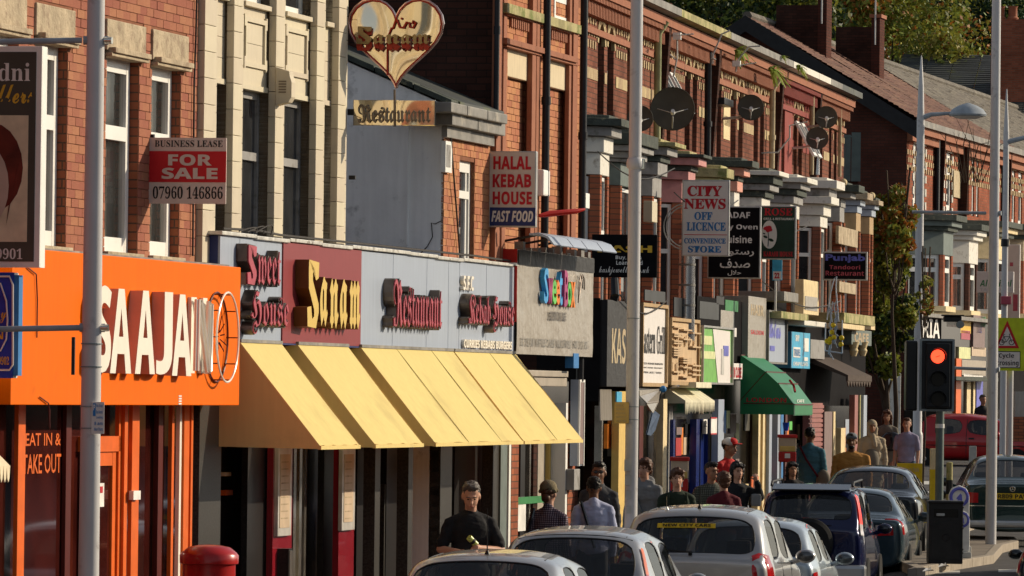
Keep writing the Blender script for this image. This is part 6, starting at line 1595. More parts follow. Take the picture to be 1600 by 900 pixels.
# keep left bollards, posts, a-board
def bollard(x, Y, yt, lb, wpx=22):
    c = at(x, 700, Y); gz = ground_z(c.x, Y)+.12; zt = at(x, yt, Y).z-gz; w = wpx/2*Y/F
    o = thing('keep_left_bollard', lb, 'bollard', loc=(c.x, Y, gz), group='keep left bollards')
    prof = [(-w, .1), (w, .1), (w, zt-w), (w*.7, zt-w*.3), (0, zt), (-w*.7, zt-w*.3), (-w, zt-w)]
    part('body', G().prism(prof, 1, -.09, .09), 'ink_white', o, bevel=.02); part('base', G().box(-w*1.2, w*1.2, -.14, .14, 0, .1), 'sticker', o, bevel=.02)
    part('blue_ring', G().ring((0, -.095, zt-w*1.15), w*.82, w*.17, (1, 0, 0), (0, 0, 1), 24, 6), 'letter_blue', o, sm=True)
    part('arrow', G().prism([(-w*.3, zt-w*1.3), (w*.1, zt-w*.8), (w*.25, zt-w*.95), (w*.3, zt-w*1.6), (-w*.25, zt-w*1.55), (-w*.1, zt-w*1.4)], 1, -.1, -.09), 'letter_blue', o)
    return o
bollard(1499, 97.5, 758, 'white keep left bollard with blue ring just behind the litter bin', 32); bollard(1503, 94.5, 797, 'lower white bollard with blue ring tight beside the litter bin', 26)
def post(x, Y, yt, r, m, nm, lb, cat, sq=False, yb=None):
    c = at(x, 700, Y); gz = ground_z(c.x, Y)+.0; zt = at(x, yt, Y).z-gz
    o = thing(nm, lb, cat, loc=(c.x, Y, gz))
    part('shaft', G().box(-r, r, -r, r, 0, zt) if sq else G().lathe((0, 0, 0), [(r, 0), (r, zt-.01), (r*.7, zt)], 14), m, o, sm=not sq, bevel=.01 if sq else 0); return o, gz, zt
o, gz, zt = post(1461, 99, 701, .075, 'cream_stone', 'marker_post', 'square cream and amber post left of the signal pole', 'post', True); part('amber_sleeve', G().box(-.08, .08, -.08, .08, 0, zt-.32), 'yellow_plastic', o)
o, gz, zt = post(1484, 100, 722, .05, 'mossy_stone', 'marker_post', 'short grey post with a black band right of the signal pole', 'post'); part('band', G().lathe((0, 0, zt-.5), [(.054, 0), (.054, .22)], 14), 'iron_black', o)
o, gz, zt = post(1520, 130, 697, .07, 'sticker', 'control_cabinet', 'small grey kerbside cabinet in front of the red car', 'cabinet', True)
Y = 104; c = at(1420, 750, Y); gz = ground_z(c.x, Y)+.12
o = thing('notice_board', 'yellow pavement notice board with a white sheet of blue print', 'notice board', loc=(c.x, Y, gz)); f_ = lambda x_, y_: (at(x_, y_, Y).x-c.x, at(x_, y_, Y).z-gz)
a, b = f_(1401, 800), f_(1441, 724); part('board', G().box(a[0], b[0], 0, .02, .2, b[1]), 'yellow_plastic', o, bevel=.005); part('leg', G().box(a[0], a[0]+.03, .0, .02, 0, .2), 'iron_black', o); part('leg', G().box(b[0]-.03, b[0], .0, .02, 0, .2), 'iron_black', o)
a, b = f_(1411, 778), f_(1430, 743); part('sheet', G().box(a[0], b[0], -.006, 0, a[1], b[1]), 'ink_white', o)
for s, x0, x1, y0, y1, m in (('FE &', 1413, 1429, 750, 761, 'letter_blue'), ('Notice to Park', 1406, 1436, 730, 737, 'pipe_cream')):
    a, b = f_(x0, y1), f_(x1, y0); part('lettering', text_g(sans(s), lambda u, v, w: (a[0]+u*(b[0]-a[0]), -.009, a[1]+v*(b[1]-a[1]))), m, o)
# litter scraps
for x, y, lb in ((1506, 870, 'scrap of white paper on the island by the bin'), (1474, 886, 'tiny crumpled scrap on the island kerb below the bin'), (1450, 893, 'flat scrap of paper in the gutter left of the bin')):
    p = gp(x, y, .13); solo('paper_scrap', G().add([(-.08, 0, .0), (.06, -.05, .03), (.09, .08, .01), (-.02, .1, .05)], [(0, 1, 2), (0, 2, 3)]).add([(-.03, 0, .0), (.03, -.02, .07), (.05, .04, .02)], [(0, 1, 2)]), 'ink_white', lb, 'litter', loc=(p.x, p.y, p.z))

# ================================================================ the terrace past the junction (frame C)
C = FC
c0 = tf(C, 1413); cE = c0+62
zC = zf(C, 1440, 196)
zb0 = ground_z(11, 165)-.3
fac = [(c0, 'first house of the far terrace, its dark gable wall facing the street'), (tf(C, 1457), 'far terrace house with white sashes beside the black downpipe'), (tf(C, 1495), 'far terrace house with the open casements and brown plaque'), (tf(C, 1562), 'far terrace house at the right edge of the picture')]
ends = [fac[1][0], fac[2][0], fac[3][0], cE]
wc = [[(1423, 1429), (1434, 1441)], [(1463, 1470), (1475, 1483)], [(1506, 1511), (1515, 1519), (1522, 1526)], [(1578, 1583), (1588, 1594)]]
zc1, zc0 = zf(C, 1435, 226), zf(C, 1435, 320)
for (t0, lb), t1, ws in zip(fac, ends, wc):
    h = thing('far_terrace_house', lb, 'house', C, t0, 0, zb0, 'houses of the far terrace')
    hl = [(tf(C, a), tf(C, b), zc0, zc1) for a, b in ws]
    holes_wall(g := G(), t0, t1, zb0, zC, -.3, 0, hl); part('wall', g, 'brick_far', h)
    for (a, b, q0, q1) in hl:
        window(h, C, a+.02, b-.02, q0+.03, q1-.02, -.04, fw=.11, rails=(.62,), m='upvc')
        g = G(); n = 9
        for k in range(n+1):
            zz_ = q0+(q1-q0)*k/n
            for s_ in (a-.16, b): 
                if k % 2 == 0: g.box(s_, s_+.16, -.02, .03, zz_-.1, zz_+.1)
        part('quoin_stone', g, 'white_paint', h, kind='stuff') if ws in (wc[0], wc[1]) else None
        part('arch_head', G().prism([(a-.12, q1-.1), ((a+b)/2, q1+.32), (b+.12, q1-.1), (b+.1, q1), ((a+b)/2, q1+.5), (a-.1, q1)][:6], 1, -.02, .03), 'white_paint' if ws in (wc[0], wc[1]) else 'cream_brick', h) if False else part('arch_head', G().prism([(a-.1, q1), (a, q1+.2), ((a+b)/2, q1+.33), (b, q1+.2), (b+.1, q1)], 1, -.02, .03), 'white_paint' if ws in (wc[0], wc[1]) else 'cream_brick', h)
    g = G(); g.box(t0, t1, -.01, .015, zC-2.75, zC-2.6)
    for row in range(3):
        t = t0+(.15 if row % 2 else 0)
        while t < t1-.2: g.box(t, t+.16, -.01, .02, zC-.85-.2*row, zC-.72-.2*row); t += .36
    part('cream_checker', g, 'cream_brick', h, kind='stuff')
    part('eaves_course', G().box(t0, t1, 0, .15, zC-.5, zC-.3), 'red_sandstone', h); part('eaves_course', G().box(t0, t1, 0, .28, zC-.3, zC-.12), 'red_sandstone', h); part('gutter', G().box(t0, t1, .2, .38, zC-.12, zC+.04), 'lead', h)
    # tiled roof in courses
    (pa_, za_) = C.Wt(1165, 27, c0-.25); rise = za_-zC; run = .35-pa_; n = 34; g = G()
    for k in range(n):
        p0_ = .35-run*k/n; z0_ = zC+rise*k/n; t = t0-(.25 if t0 == c0 else 0)
        while t < t1:
            u = min(t+1.1, t1); dz = R.uniform(0, .02); g.add([(t, p0_, z0_+.05+dz), (u, p0_, z0_+.05+dz), (u, p0_-run/n-.02, z0_+rise/n+.05), (t, p0_-run/n-.02, z0_+rise/n+.05), (t, p0_, z0_-.0), (u, p0_, z0_)], [(0,1,2,3),(4,5,1,0)]); t = u
    part('roof', g, 'roof_tile' if t0 < tf(C, 1500) else 'roof_grey', h, kind='stuff')
    g = G(); t = t0
    while t < t1: g.tube([(t, .35-run, zC+rise+.05), (min(t+.44, t1), .35-run, zC+rise+.05)], .13, 6); t += .46
    part('ridge_tile', g, 'roof_grey', h, kind='stuff')
    if t0 == c0:
        part('gable_wall', G().prism([(.0, zb0), (.0, zC-.1), (.35-run, zC+rise), (.7-2*run, zC-.1), (.7-2*run, zb0)], 0, t0-.02, t0+.28), 'brick_gable', h, label='gable wall with its shade put into the dark brick')  # darker than the front brick: the gable's shade is in the colour
        for q0_, q1_ in (((.4, zC-.1), (.35-run, zC+rise+.05)), ((.7-2*run, zC-.1), (.35-run, zC+rise+.05))):
            part('barge_board', G().prism([q0_, q1_, (q1_[0], q1_[1]-.42), (q0_[0], q0_[1]-.42)], 0, t0-.3, t0-.2), 'verge_dark', h)
        for zz_ in (zC-2.6, zC-5.0): part('string_band', G().box(t0-.04, t0-.02, -6, 0, zz_, zz_+.12), 'mossy_stone', h)
    else:
        part('party_wall', G().prism([(.0, zb0), (.3, zC+.05), (.35-run, zC+rise+.1), (.35-run, zb0)], 0, t0-.08, t0+.04), 'brick_dark', h)
# chimneys
for x0, x1, y0, off, lb in ((1213, 1300, 8, 3.5, 'broad chimney stack with a white aerial nearer along the far ridge'), (1306, 1383, 42, 11.0, 'second chimney stack with a thin mast further along the far ridge')):
    tt = c0+off; p0_, zt = C.Wt(x0, y0, tt); p1_, _ = C.Wt(x1-9, y0, tt)
    o = thing('chimney', lb, 'chimney', C, tt, p1_, zC+1, 'chimneys on the far ridge')
    part('stack', G().box(tt, tt+.75, p0_, p1_, zC+.6, zt), 'brick_dark', o); part('stack', G().box(tt-.03, tt+.8, p1_-.22, p1_+.02, zC+.6, zt+.25), 'brick_gable', o)  # both bricks coloured dark to stand for shade on the camera side
    part('capping', G().box(tt-.08, tt+.85, p1_-.27, p1_+.07, zt+.25, zt+.35), 'red_sandstone', o); part('flashing', G().box(tt-.05, tt+.85, p1_-.3, p1_+.06, zC+(zt-zC)*.32, zC+(zt-zC)*.32+.25), 'ink_white', o)
    part('mast', G().tube([(tt-.1, p1_-.1, zt-.5), (tt-.1, p1_-.1, zt+1.2)], .025, 5).tube([(tt-.1, p1_-.7, zt+.85), (tt-.1, p1_+.6, zt+1.0)], .03, 5), 'dish_arm', o)
for x, y0, y1 in ((1446, 215, 320),): part('downpipe', G().tube([(tf(C, 1461, .1), .1, zf(C, 1461, 330)), (tf(C, 1461, .1), .1, zC)], .07, 8), 'iron_black', h)
g = G(); fbox(g, C, 1487, 1500, 265, 307, 0, .06); part('plaque', g, 'pipe_cream', h, bevel=.01)
# bays of the far terrace
def cbay(x0, x1, ytop, ybot, mt, mb, lb, p=.9):
    a, b = tf(C, x0, p), tf(C, x1, p); z1_, zb_ = zf(C, x0, ytop, p), zf(C, x0, ybot, p)
    o = thing('far_bay_window', lb, 'bay window', C, a-1, 0, zb_, 'bays of the far terrace')
    def ol(e): return [(a-.9-e, 0), (a-e*.3, p+e), (b+e*.3, p+e), (b+.9+e, 0)]
    z = z1_
    for hh, e, m in ((.16, .35, 'dark_slab'), (.14, .22, mt), (.12, .12, 'dark_slab' if mt != 'white_paint' else mt), (.62, .0, mt)): part('cornice', G().prism(ol(e), 2, z-hh, z), m, o, bevel=.01); z -= hh
    for (ax, ap, bx, bp) in ((a-.9, 0, a, p), (a, p, b, p)):
        L_ = math.hypot(bx-ax, bp-ap); ux, up = (bx-ax)/L_, (bp-ap)/L_
        def Q(s, d): return (ax+ux*s+up*d, ap+up*s-ux*d)
        w = .28 if ax == a else .12
        for s0, s1 in ((0, w), (L_-w, L_)): part('brick_pier', G().prism([Q(s0, 0), Q(s1, 0), Q(s1, .25), Q(s0, .25)], 2, zb_, z), mb, o)
        f = G(); zm = zb_+(z-zb_)*.66
        for s0, s1, q0, q1 in ((w, w+.1, zb_, z), (L_-w-.1, L_-w, zb_, z), (w+.1, L_-w-.1, zb_, zb_+.12), (w+.1, L_-w-.1, z-.1, z), (w+.1, L_-w-.1, zm, zm+.12)): f.prism([Q(s0, .05), Q(s1, .05), Q(s1, .13), Q(s0, .13)], 2, q0, q1)
        fo = part('window', f, 'upvc', o); part('pane', G().prism([Q(w, .09), Q(L_-w, .09), Q(L_-w, .11), Q(w, .11)], 2, zb_, z), 'window_glass_pale', fo)
    part('sill', G().prism(ol(.08), 2, zb_-.14, zb_), 'cream_stone', o); part('back_wall', G().box(a-.8, b+.8, 0, .1, zb_, z), 'interior', o)
cbay(1472, 1487, 335, 478, 'green_paint', 'brick_far', 'far bay with grey green frieze and brick pier')
cbay(1512, 1526, 350, 485, 'white_paint', 'brick_dark', 'far bay with white frieze on dark piers')
cbay(1553, 1575, 345, 490, 'cream_stone', 'brick_far', 'far cream bay partly behind the columns'); cbay(1597, 1612, 350, 490, 'lintel_stone', 'brick_far', 'far bay cut by the right edge of the picture')
# far shop fronts
fs2 = thing('far_shop_row', 'row of cluttered shops under the far terrace beyond the junction', 'shop row', C, c0, 0, zb0)
part('front', G().box(c0, cE, 0, 1.0, zb0, zf(C, 1450, 492, 1)), 'shop_glass', fs2)
def cpan(x0, x1, y0, y1, m, p=1.05, nm='sign_panel', root=None): 
    g = G(); fbox(g, C, x0, x1, y0, y1, p-.06, p); return part(nm, g, m, root or fs2)
for x0, x1, y0, y1, m in ((1440, 1467, 494, 528, 'sign_black'), (1470, 1500, 494, 540, 'shop_glass'), (1478, 1498, 496, 510, 'mauve_wall'), (1500, 1516, 498, 520, 'ink_gold'), (1501, 1515, 516, 530, 'neon_pink'), (1520, 1538, 492, 545, 'mauve_wall'), (1525, 1533, 508, 520, 'letter_blue'), (1531, 1539, 494, 510, 'ink_green'), (1498, 1516, 542, 560, 'lime_paint'), (1518, 1540, 542, 556, 'menu_paper'), (1503, 1540, 562, 586, 'shutter'), (1506, 1536, 584, 588, 'ink_white'), (1494, 1502, 560, 650, 'orange_frame'), (1511, 1517, 596, 650, 'cream_stone'), (1521, 1524, 596, 650, 'cream_stone'), (1526, 1536, 596, 650, 'letter_blue'), (1440, 1475, 560, 640, 'interior'), (1556, 1600, 560, 640, 'interior')): cpan(x0, x1, y0, y1, m)
part('lettering', text_wall(sans('RIA'), tf(C, 1441, 1.06), tf(C, 1467, 1.06), zf(C, 1441, 527, 1.06), zf(C, 1441, 497, 1.06), 1.07), 'ink_white', fs2)
g = G(); fbox(g, C, 1440, 1640, 488, 494, .9, 1.3); part('shop_cornice', g, 'lead', fs2)
g = G(); fbox(g, C, 1494, 1560, 588, 594, .9, 1.5); part('shop_cornice', g, 'dark_slab', fs2)
r, t, pa, pb, zb, zt = cross_sign('takeaway_sign', 'pale projecting takeaway sign between the far bays', 'hanging sign', C, 1526, 1584, 424, 457, 1.2, th=.1, frame='sign_white', face='sign_white', fw=.02)
cross_text(r, C, t, ital('Al Faisal'), 1531, 1581, 437, 448, 'ink_green'); cross_text(r, C, t, sans('TANDOORI'), 1531, 1581, 450, 455, 'pole_grey')
r, t, pa, pb, zb, zt = cross_sign('poster_board', 'pale tall poster board on the far cream bay', 'hanging sign', C, 1573, 1594, 382, 500, 1.3, th=.1, frame='sign_white', face='sign_board', fw=.02)
cross_panel(r, C, t, 1578, 1583, 410, 416, 'neon_pink'); cross_panel(r, C, t, 1583, 1590, 460, 486, 'neon_pink')
# low wall at the right under the cycle sign
for nm, x0, x1, y0, y1, Y, m, lb in (('garden_wall', 1584, 1640, 652, 690, 150, 'brick_pier', 'low sunlit brick wall beyond the cycle sign'), ('flower_stall', 1586, 1640, 612, 651, 150.3, 'plastic_wrap', 'blurred pale stall goods behind the low brick wall')):
    a, b = at(x0, y1, Y), at(x1, y0, Y); solo(nm, G().box(0, b.x-a.x, 0, .3, 0, b.z-a.z), m, lb, 'wall' if 'wall' in nm else 'stall', loc=(a.x, Y, a.z))
# white gate pier beyond the tree
a = at(1395, 700, 150); gz = ground_z(a.x, 150); zt = at(1395, 583, 150).z
solo('white_pier', G().box(-.16, .16, -.2, .2, 0, zt-gz), 'white_paint', 'white painted pier at the end of the side road behind the street tree', 'pier', loc=(a.x, 150, gz), bevel=.02)
# ---- big slate roof house behind on the right with chimney
def back_house():
    Y = 215; a = at(1400, 240, Y); o = thing('slate_house', 'house behind with a broad mossy slate roof and brick chimney', 'house', loc=(a.x, Y, 0))
    z1, z0 = at(1500, 82, Y+6).z, at(1500, 205, Y).z; w = 11
    g = G(); n = 36
    for k in range(n):
        u = k/n; yy = 8*u; zz_ = z0+(z1-z0)*u; x = -.5+(1.2*u); 
        while x < w+4: g.add([(x, yy, zz_+.05), (x+.9, yy, zz_+.05), (x+.9, yy+8/n+.02, zz_+(z1-z0)/n+.03), (x, yy+8/n+.02, zz_+(z1-z0)/n+.03), (x, yy, zz_), (x+.9, yy, zz_)], [(0,1,2,3),(4,5,1,0)]); x += .92
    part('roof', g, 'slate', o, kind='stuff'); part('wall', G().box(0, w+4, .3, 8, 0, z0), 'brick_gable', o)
    a2 = at(1555, 90, Y+3).x-a.x; b2 = at(1600, 90, Y+3).x-a.x; part('chimney_stack', G().box(a2, b2+.3, 3, 5, z0+1, at(1580, 30, Y+3).z), 'brick_far', o)
    for x in (1566, 1586): q = at(x, 40, Y+3); part('chimney_pot', G().lathe((q.x-a.x, 4, at(x, 30, Y+3).z), [(.18, 0), (.2, .1), (.15, .15), (.15, .45), (.18, .5)], 10), 'red_sandstone', o, sm=True)
back_house()
# ================================================================ trees
def tree(lb, x, Y, ybase, ytop, rx, ry, mats, n, seed, size=.22, label_cat='tree', core=.35, zc=None, trunk=.16):
    rr = random.Random(seed); c = at(x, 500, Y); gz = ground_z(min(c.x, 30), min(Y, 170)); z0, z1 = at(x, ybase, Y).z, at(x, ytop, Y).z
    o = thing('street_tree' if Y < 140 else 'background_tree', lb, label_cat, loc=(c.x, Y, gz), group='trees behind the roofs' if Y >= 140 else None)
    h = z1-gz; g = G().tube([(0, 0, 0), (.05, 0, h*.3), (-.05, .1, h*.6), (0, 0, h*.85)], [trunk, trunk*.8, trunk*.5, trunk*.12], 8)
    limbs = []
    for k in range(14):
        w = rr.uniform(0, 6.28); zz_ = z0-gz+(z1-z0)*rr.uniform(.0, .7); q = Vector((math.cos(w)*rx*.7, math.sin(w)*ry*.7, zz_+rr.uniform(.3, 1.2))); limbs.append(q)
        g.tube([(0, 0, max(zz_-.6, h*.2)), q*.5+Vector((0, 0, zz_*.35)), q], [trunk*.4, trunk*.25, .02], 5)
    part('trunk', g, 'bark', o, sm=True)
    zm = (z0+z1)/2-gz; hz = (z1-z0)/2
    clumps = []
    for k in range(26):
        while True:
            v = Vector([rr.uniform(-1, 1) for _ in range(3)])
            if .25 < v.length < 1: break
        clumps.append((Vector((v.x*rx, v.y*ry, zm+v.z*hz)), rr.uniform(.28, .5)*min(rx, hz)))
    vs, fs, mi = [], [], []
    for k in range(n):
        cc, cr = clumps[rr.randrange(len(clumps))]
        d = Vector([rr.gauss(0, 1) for _ in range(3)]).normalized()*cr*rr.uniform(.55, 1.08); p = cc+d
        u = Vector([rr.gauss(0, 1) for _ in range(3)]).normalized(); w = u.cross(Vector([rr.gauss(0, 1) for _ in range(3)])).normalized()
        s1 = size*rr.uniform(.5, 1.1); s2 = s1*.55; o_ = len(vs)
        vs += [p-u*s1, p+w*s2, p+u*s1, p-w*s2]; fs.append((o_, o_+1, o_+2, o_+3))
        mi.append(rr.choices(range(len(mats)), weights=[m[1] for m in mats])[0] if rr.random() < .6 else (hash((int(cc.x*5), int(cc.z*5))) % len(mats)))
    me = bpy.data.meshes.new('crown'); me.from_pydata([tuple(v) for v in vs], [], fs)
    for m, _ in mats: me.materials.append(MATS[m])
    me.polygons.foreach_set('material_index', mi)
    part('crown', None, None, o, mesh=me)
    return o
tree('slim street tree turning orange at the top in the gap between terraces', 1383, 127, 605, 300, .55, .8, (('leaf_green', 5), ('leaf_bright', 4), ('leaf_yellow', 2), ('leaf_dark', 3)), 20000, 23, .075, trunk=.09)
tree('thin autumn sapling with orange leaves beside the street tree', 1398, 125.5, 420, 288, .42, .5, (('leaf_orange', 5), ('leaf_yellow', 3), ('leaf_green', 2)), 3600, 4, .085, trunk=.06)
tree('straggly half bare tree between the lamp column and the far bays', 1444, 137, 520, 420, .16, .6, (('leaf_orange', 2), ('leaf_yellow', 3), ('leaf_green', 4)), 350, 5, .075, trunk=.03)
tree('broad olive green tree high behind the terrace roofs', 1120, 200, 140, -120, 3.4, 3, (('leaf_dark', 4), ('leaf_green', 5), ('leaf_yellow', 1)), 16000, 6, .13)
tree('golden leaved tree behind the chimneys', 1390, 225, 240, -60, 3.2, 3, (('leaf_green', 4), ('leaf_yellow', 5), ('leaf_bright', 1), ('leaf_orange', 1)), 18000, 7, .13)
tree('olive tree between the ridge and the golden tree', 1270, 232, 200, -110, 3.6, 3, (('leaf_dark', 3), ('leaf_green', 6), ('leaf_yellow', 2)), 15000, 8, .13)
tree('dark evergreen tree behind the slate roof', 1530, 238, 160, -60, 2.6, 3, (('leaf_dark', 8), ('leaf_green', 2)), 16000, 9, .12)
tree('tall dark tree against the sky at the right corner', 1620, 250, 160, -160, 2.6, 3, (('leaf_dark', 7), ('leaf_green', 3)), 12000, 10, .14)
tree('green tree filling the gap behind the golden tree', 1450, 262, 200, -90, 3.0, 2, (('leaf_dark', 5), ('leaf_green', 6), ('leaf_yellow', 1)), 15000, 11, .16)
g = G()
o = tree('dim evergreen mass behind the terrace ridge', 1190, 262, 200, -100, 5.0, 2, (('leaf_dark', 8), ('leaf_green', 2)), 16000, 12, .18)
# bare shrub on the far gutter
g = G(); rr = random.Random(5); t, z = C.W(1520, 232, 1.2)
for k in range(16):
    w = rr.uniform(-1.3, 1.3); l = rr.uniform(.6, 1.7); x_ = rr.uniform(-.5, .5); q = Vector((t, 1.2+x_+l*math.sin(w)*.6, z+l*math.cos(w)-.3)); g.tube([(t, 1.2+x_*.6, z-.9), (t, 1.2+x_+(q.y-1.2-x_)*.4, z+.1), q], [.012, .009, .004], 4)
solo('bare_shrub', g, 'bark', 'bare twiggy shrub rising before the far eaves', 'shrub', C, t, 1.2, z)

# ================================================================ the other side of the street (seen in the glass)
for k in range(9):
    y0 = -40+k*22; x0 = .17*y0+17.5
    o = thing('opposite_house', 'plain brick house number %s along the opposite side of the street' % ('one two three four five six seven eight nine'.split()[k]), 'house', loc=(x0, y0, ground_z(5.9, y0)), rot=math.atan2(1, .17), group='houses across the street')
    part('wall', G().box(0, 21, -8, 0, 0, 7.2), 'brick_dark', o); part('roof', G().prism([(.3, 7.2), (-4, 9.2), (-8.3, 7.2)], 0, 0, 21), 'slate', o)
    for j in range(7): part('window', G().box(1+3*j, 2.2+3*j, -.02, .03, 4, 6), 'window_glass', o)
    part('shopfront', G().box(.5, 20.5, -.1, .25, .3, 2.6), 'shop_glass', o)

a, b = at(1309, 283, 130), at(1345, 207, 130); o = thing('metal_screen', 'blue grey sheet metal screen with bars on the roof behind the end of the terrace', 'screen', loc=(a.x, 130, a.z))
w_ = b.x-a.x; h_ = b.z-a.z; part('sheet', G().box(w_*.6, w_, -.02, .02, 0, h_), 'green_paint', o)
for k in range(8): part('bar', G().box(w_*.07*k, w_*.07*k+.03, -.02, .02, 0, h_*.95), 'green_paint', o)
part('rail', G().box(0, w_*.6, -.03, .03, h_*.9, h_*.93), 'green_paint', o); part('support', G().box(w_*.1, w_*.9, .03, .3, -6, 0), 'brick_dark', o)

# the street goes on behind the camera on the near side (seen in the polished signs and car glass)
for k, (m1, lb) in enumerate((('brick_terrace', 'brick shop building next door, before the orange shop'), ('cream_stone', 'cream shop building two doors before the orange shop'), ('brick_terrace', 'brick shop building three doors before the orange shop'), ('pale_sandstone', 'pale stone building four doors before the orange shop'), ('brick_terrace', 'brick building at the near end of the row'))):
    t1 = tL-.05-22*k; t0 = t1-21.9; o = thing('near_row_building', lb, 'building', FA, t0, 0, 0)
    part('wall', G().box(t0, t1, -8, 0, 0, 8), m1, o); part('roof', G().prism([(.3, 8), (-4, 10), (-8.3, 8)], 0, t0, t1), 'slate', o)
    for j in range(8): part('window', G().box(t0+1+2.6*j, t0+2.1+2.6*j, -.05, .02, 4.2, 6.2), 'window_glass', o)
    part('fascia', G().box(t0+.3, t1-.3, 0, .3, 2.7, 3.7), ['red_paint', 'awning_green', 'white_paint', 'sign_navy', 'orange_sign'][k], o); part('shopfront', G().box(t0+.3, t1-.3, 0, .05, .1, 2.7), 'shop_glass', o)
# ================================================================ vehicles
def lerp_list(L, x):
    if x <= L[0][0]: return L[0][1]
    for (a, u), (b, v) in zip(L, L[1:]):
        if x <= b: return u+(v-u)*(x-a)/(b-a)
    return L[-1][1]
def car(name, label, x_px, Y, k, L, W, H, top, waist, wtop, stations, rearwin, sidewin, screen, paint, yaw_extra=0, gz=None, wheels=(.72, 3.2), wr=.30, loc=None, rot=None):
    """top: centre line heights along the car; stations: x positions of the loft; rearwin (a,b): glass between those stations;
    sidewin: list of (a,b); screen (a,b). Indices into stations."""
    if loc is None:
        c = at(x_px, 700, Y); gz = ground_z(c.x, Y) if gz is None else gz; loc = (c.x, Y, gz); rot = math.atan2(1, k)+yaw_extra
    o = thing(name, label, 'car', loc=loc, rot=rot)
    w2 = W/2
    def sec(x, sc_=1.0, xo=None):
        zt, zw = lerp_list(top, x), lerp_list(waist, x)
        e = 1-.10*(1-min(1, x/.35))**2-.16*max(0, (x-(L-.7))/.7)**2
        w = w2*e; u = max(0, min(1, (zt-zw)/(H-lerp_list(waist, L*.4))))
        wg = w*.93+(wtop/2-w*.93)*u; d = zt-zw
        rows = [(w*.90, .22), (w*.985, .40), (w, .60), (w*.985, zw-.10), (w*.955, zw), (w*.94*(1-u)+(w*.93)*u, zw+.03*u+.005), (wg, zt-.085*u), (wg-.075, zt-.02*u), (wg*.55, zt+.018*u+.01), (0, zt+.03*u+.015)]
        if sc_ != 1: rows = [(y*sc_, .62+(z-.62)*sc_) for y, z in rows]
        xx = x if xo is None else xo
        return [(xx, y, z) for y, z in rows]+[(xx, -y, z) for y, z in rows[-2::-1]]
    secs = [sec(0, .55, .035), sec(0, .93, .0), sec(.05, 1.0, .03)]+[sec(x) for x in stations]+[sec(L, .9, L-.03), sec(L, .5, L-.06)]
    n = len(secs[0]); vs = [v for s in secs for v in s]; fs = []; mi = []; nm = [None]
    off = 3; nr = (n+1)//2-1
    names = ['body']
    def gi(nm_):
        names.append(nm_); return len(names)-1
    ig = {}
    if rearwin: ig['rear_window'] = gi('rear_window')
    if screen: ig['windscreen'] = gi('windscreen')
    sw = [[gi('side_window') for _ in sidewin] for _ in (0, 1)]
    for i in range(len(secs)-1):
        for j in range(n-1):
            fs.append((i*n+j, i*n+j+1, (i+1)*n+j+1, (i+1)*n+j)); m = 0
            jj = j if j < n//2 else n-2-j; side = 0 if j < n//2 else 1; si = i-off
            if jj >= 7:
                if rearwin and rearwin[0] <= si < rearwin[1]: m = ig['rear_window']
                if screen and screen[0] <= si < screen[1]: m = ig['windscreen']
            if jj == 5:
                for q, (a, b) in enumerate(sidewin):
                    if a <= si < b: m = sw[side][q]
            mi.append(m)
        fs.append((i*n, (i+1)*n, (i+1)*n+n-1, i*n+n-1)); mi.append(0)
    fs.append(tuple(range(n))); mi.append(0); fs.append(tuple((len(secs)-1)*n+j for j in range(n-1, -1, -1))); mi.append(0)
    me = bpy.data.meshes.new('body'); me.from_pydata(vs, [], fs)
    for q in names: me.materials.append(MATS[paint] if q == 'body' else MATS['car_glass'])
    me.polygons.foreach_set('material_index', mi)
    bm = bmesh.new(); bm.from_mesh(me); bmesh.ops.recalc_face_normals(bm, faces=bm.faces)
    cl = bm.edges.layers.float.new('crease_edge')
    for e in bm.edges:
        ms = {f.material_index for f in e.link_faces}
        if len(ms) > 1: e[cl] = .55
    bm.to_mesh(me); bm.free()
    tmp = bpy.data.objects.new('tmp', me)
    md = tmp.modifiers.new('s', 'SUBSURF'); md.levels = 3; md.render_levels = 3
    full = evaluated(tmp)
    V = [v.co.copy() for v in full.vertices]; P = [(tuple(p.vertices), p.material_index) for p in full.polygons]
    bvh = BVHTree.FromPolygons(V, [p[0] for p in P])
    bodyob = None
    for idx, q in enumerate(names):
        sel = [p[0] for p in P if p[1] == idx]
        if not sel: continue
        used = sorted({v for f in sel for v in f}); mp = {v: i for i, v in enumerate(used)}
        g = G(); nrm = {}
        if idx:
            for v in used: g.v.append(tuple(V[v]-full.vertices[v].normal*.006))
        else: g.v = [tuple(V[v]) for v in used]
        g.f = [tuple(mp[v] for v in f) for f in sel]; g.m = [0]*len(g.f)
        ob = part(q, g, paint if idx == 0 else 'car_glass', o, sm='all')
        if idx:   # rubber seal round the glass
            cnt = {}
            for f in g.f:
                for a, b in zip(f, f[1:]+f[:1]): e = (min(a, b), max(a, b)); cnt[e] = cnt.get(e, 0)+1
            gg = G()
            for (a, b), c_ in cnt.items():
                if c_ == 1: gg.tube([g.v[a], g.v[b]], .009, 4, cap=False)
            part('window_seal', gg, 'trim_black', ob)
    bpy.data.meshes.remove(full)
    def patch(nm_, c4, m, n_=8, m_=8, off_=.010, parent=None, label=None):
        "a panel laid on the body between four corners (a, b, c, d in order round)"
        a, b, c, d = [Vector(q) for q in c4]; g = G()
        for i in range(n_+1):
            for j in range(m_+1):
                u, v = i/n_, j/m_; p = (a*(1-u)+b*u)*(1-v)+(d*(1-u)+c*u)*v
                h, nn, _, _ = bvh.find_nearest(p); g.v.append(tuple(h+nn*off_))
        g.f = [(i*(m_+1)+j, (i+1)*(m_+1)+j, (i+1)*(m_+1)+j+1, i*(m_+1)+j+1) for i in range(n_) for j in range(m_)]; g.m = [0]*len(g.f)
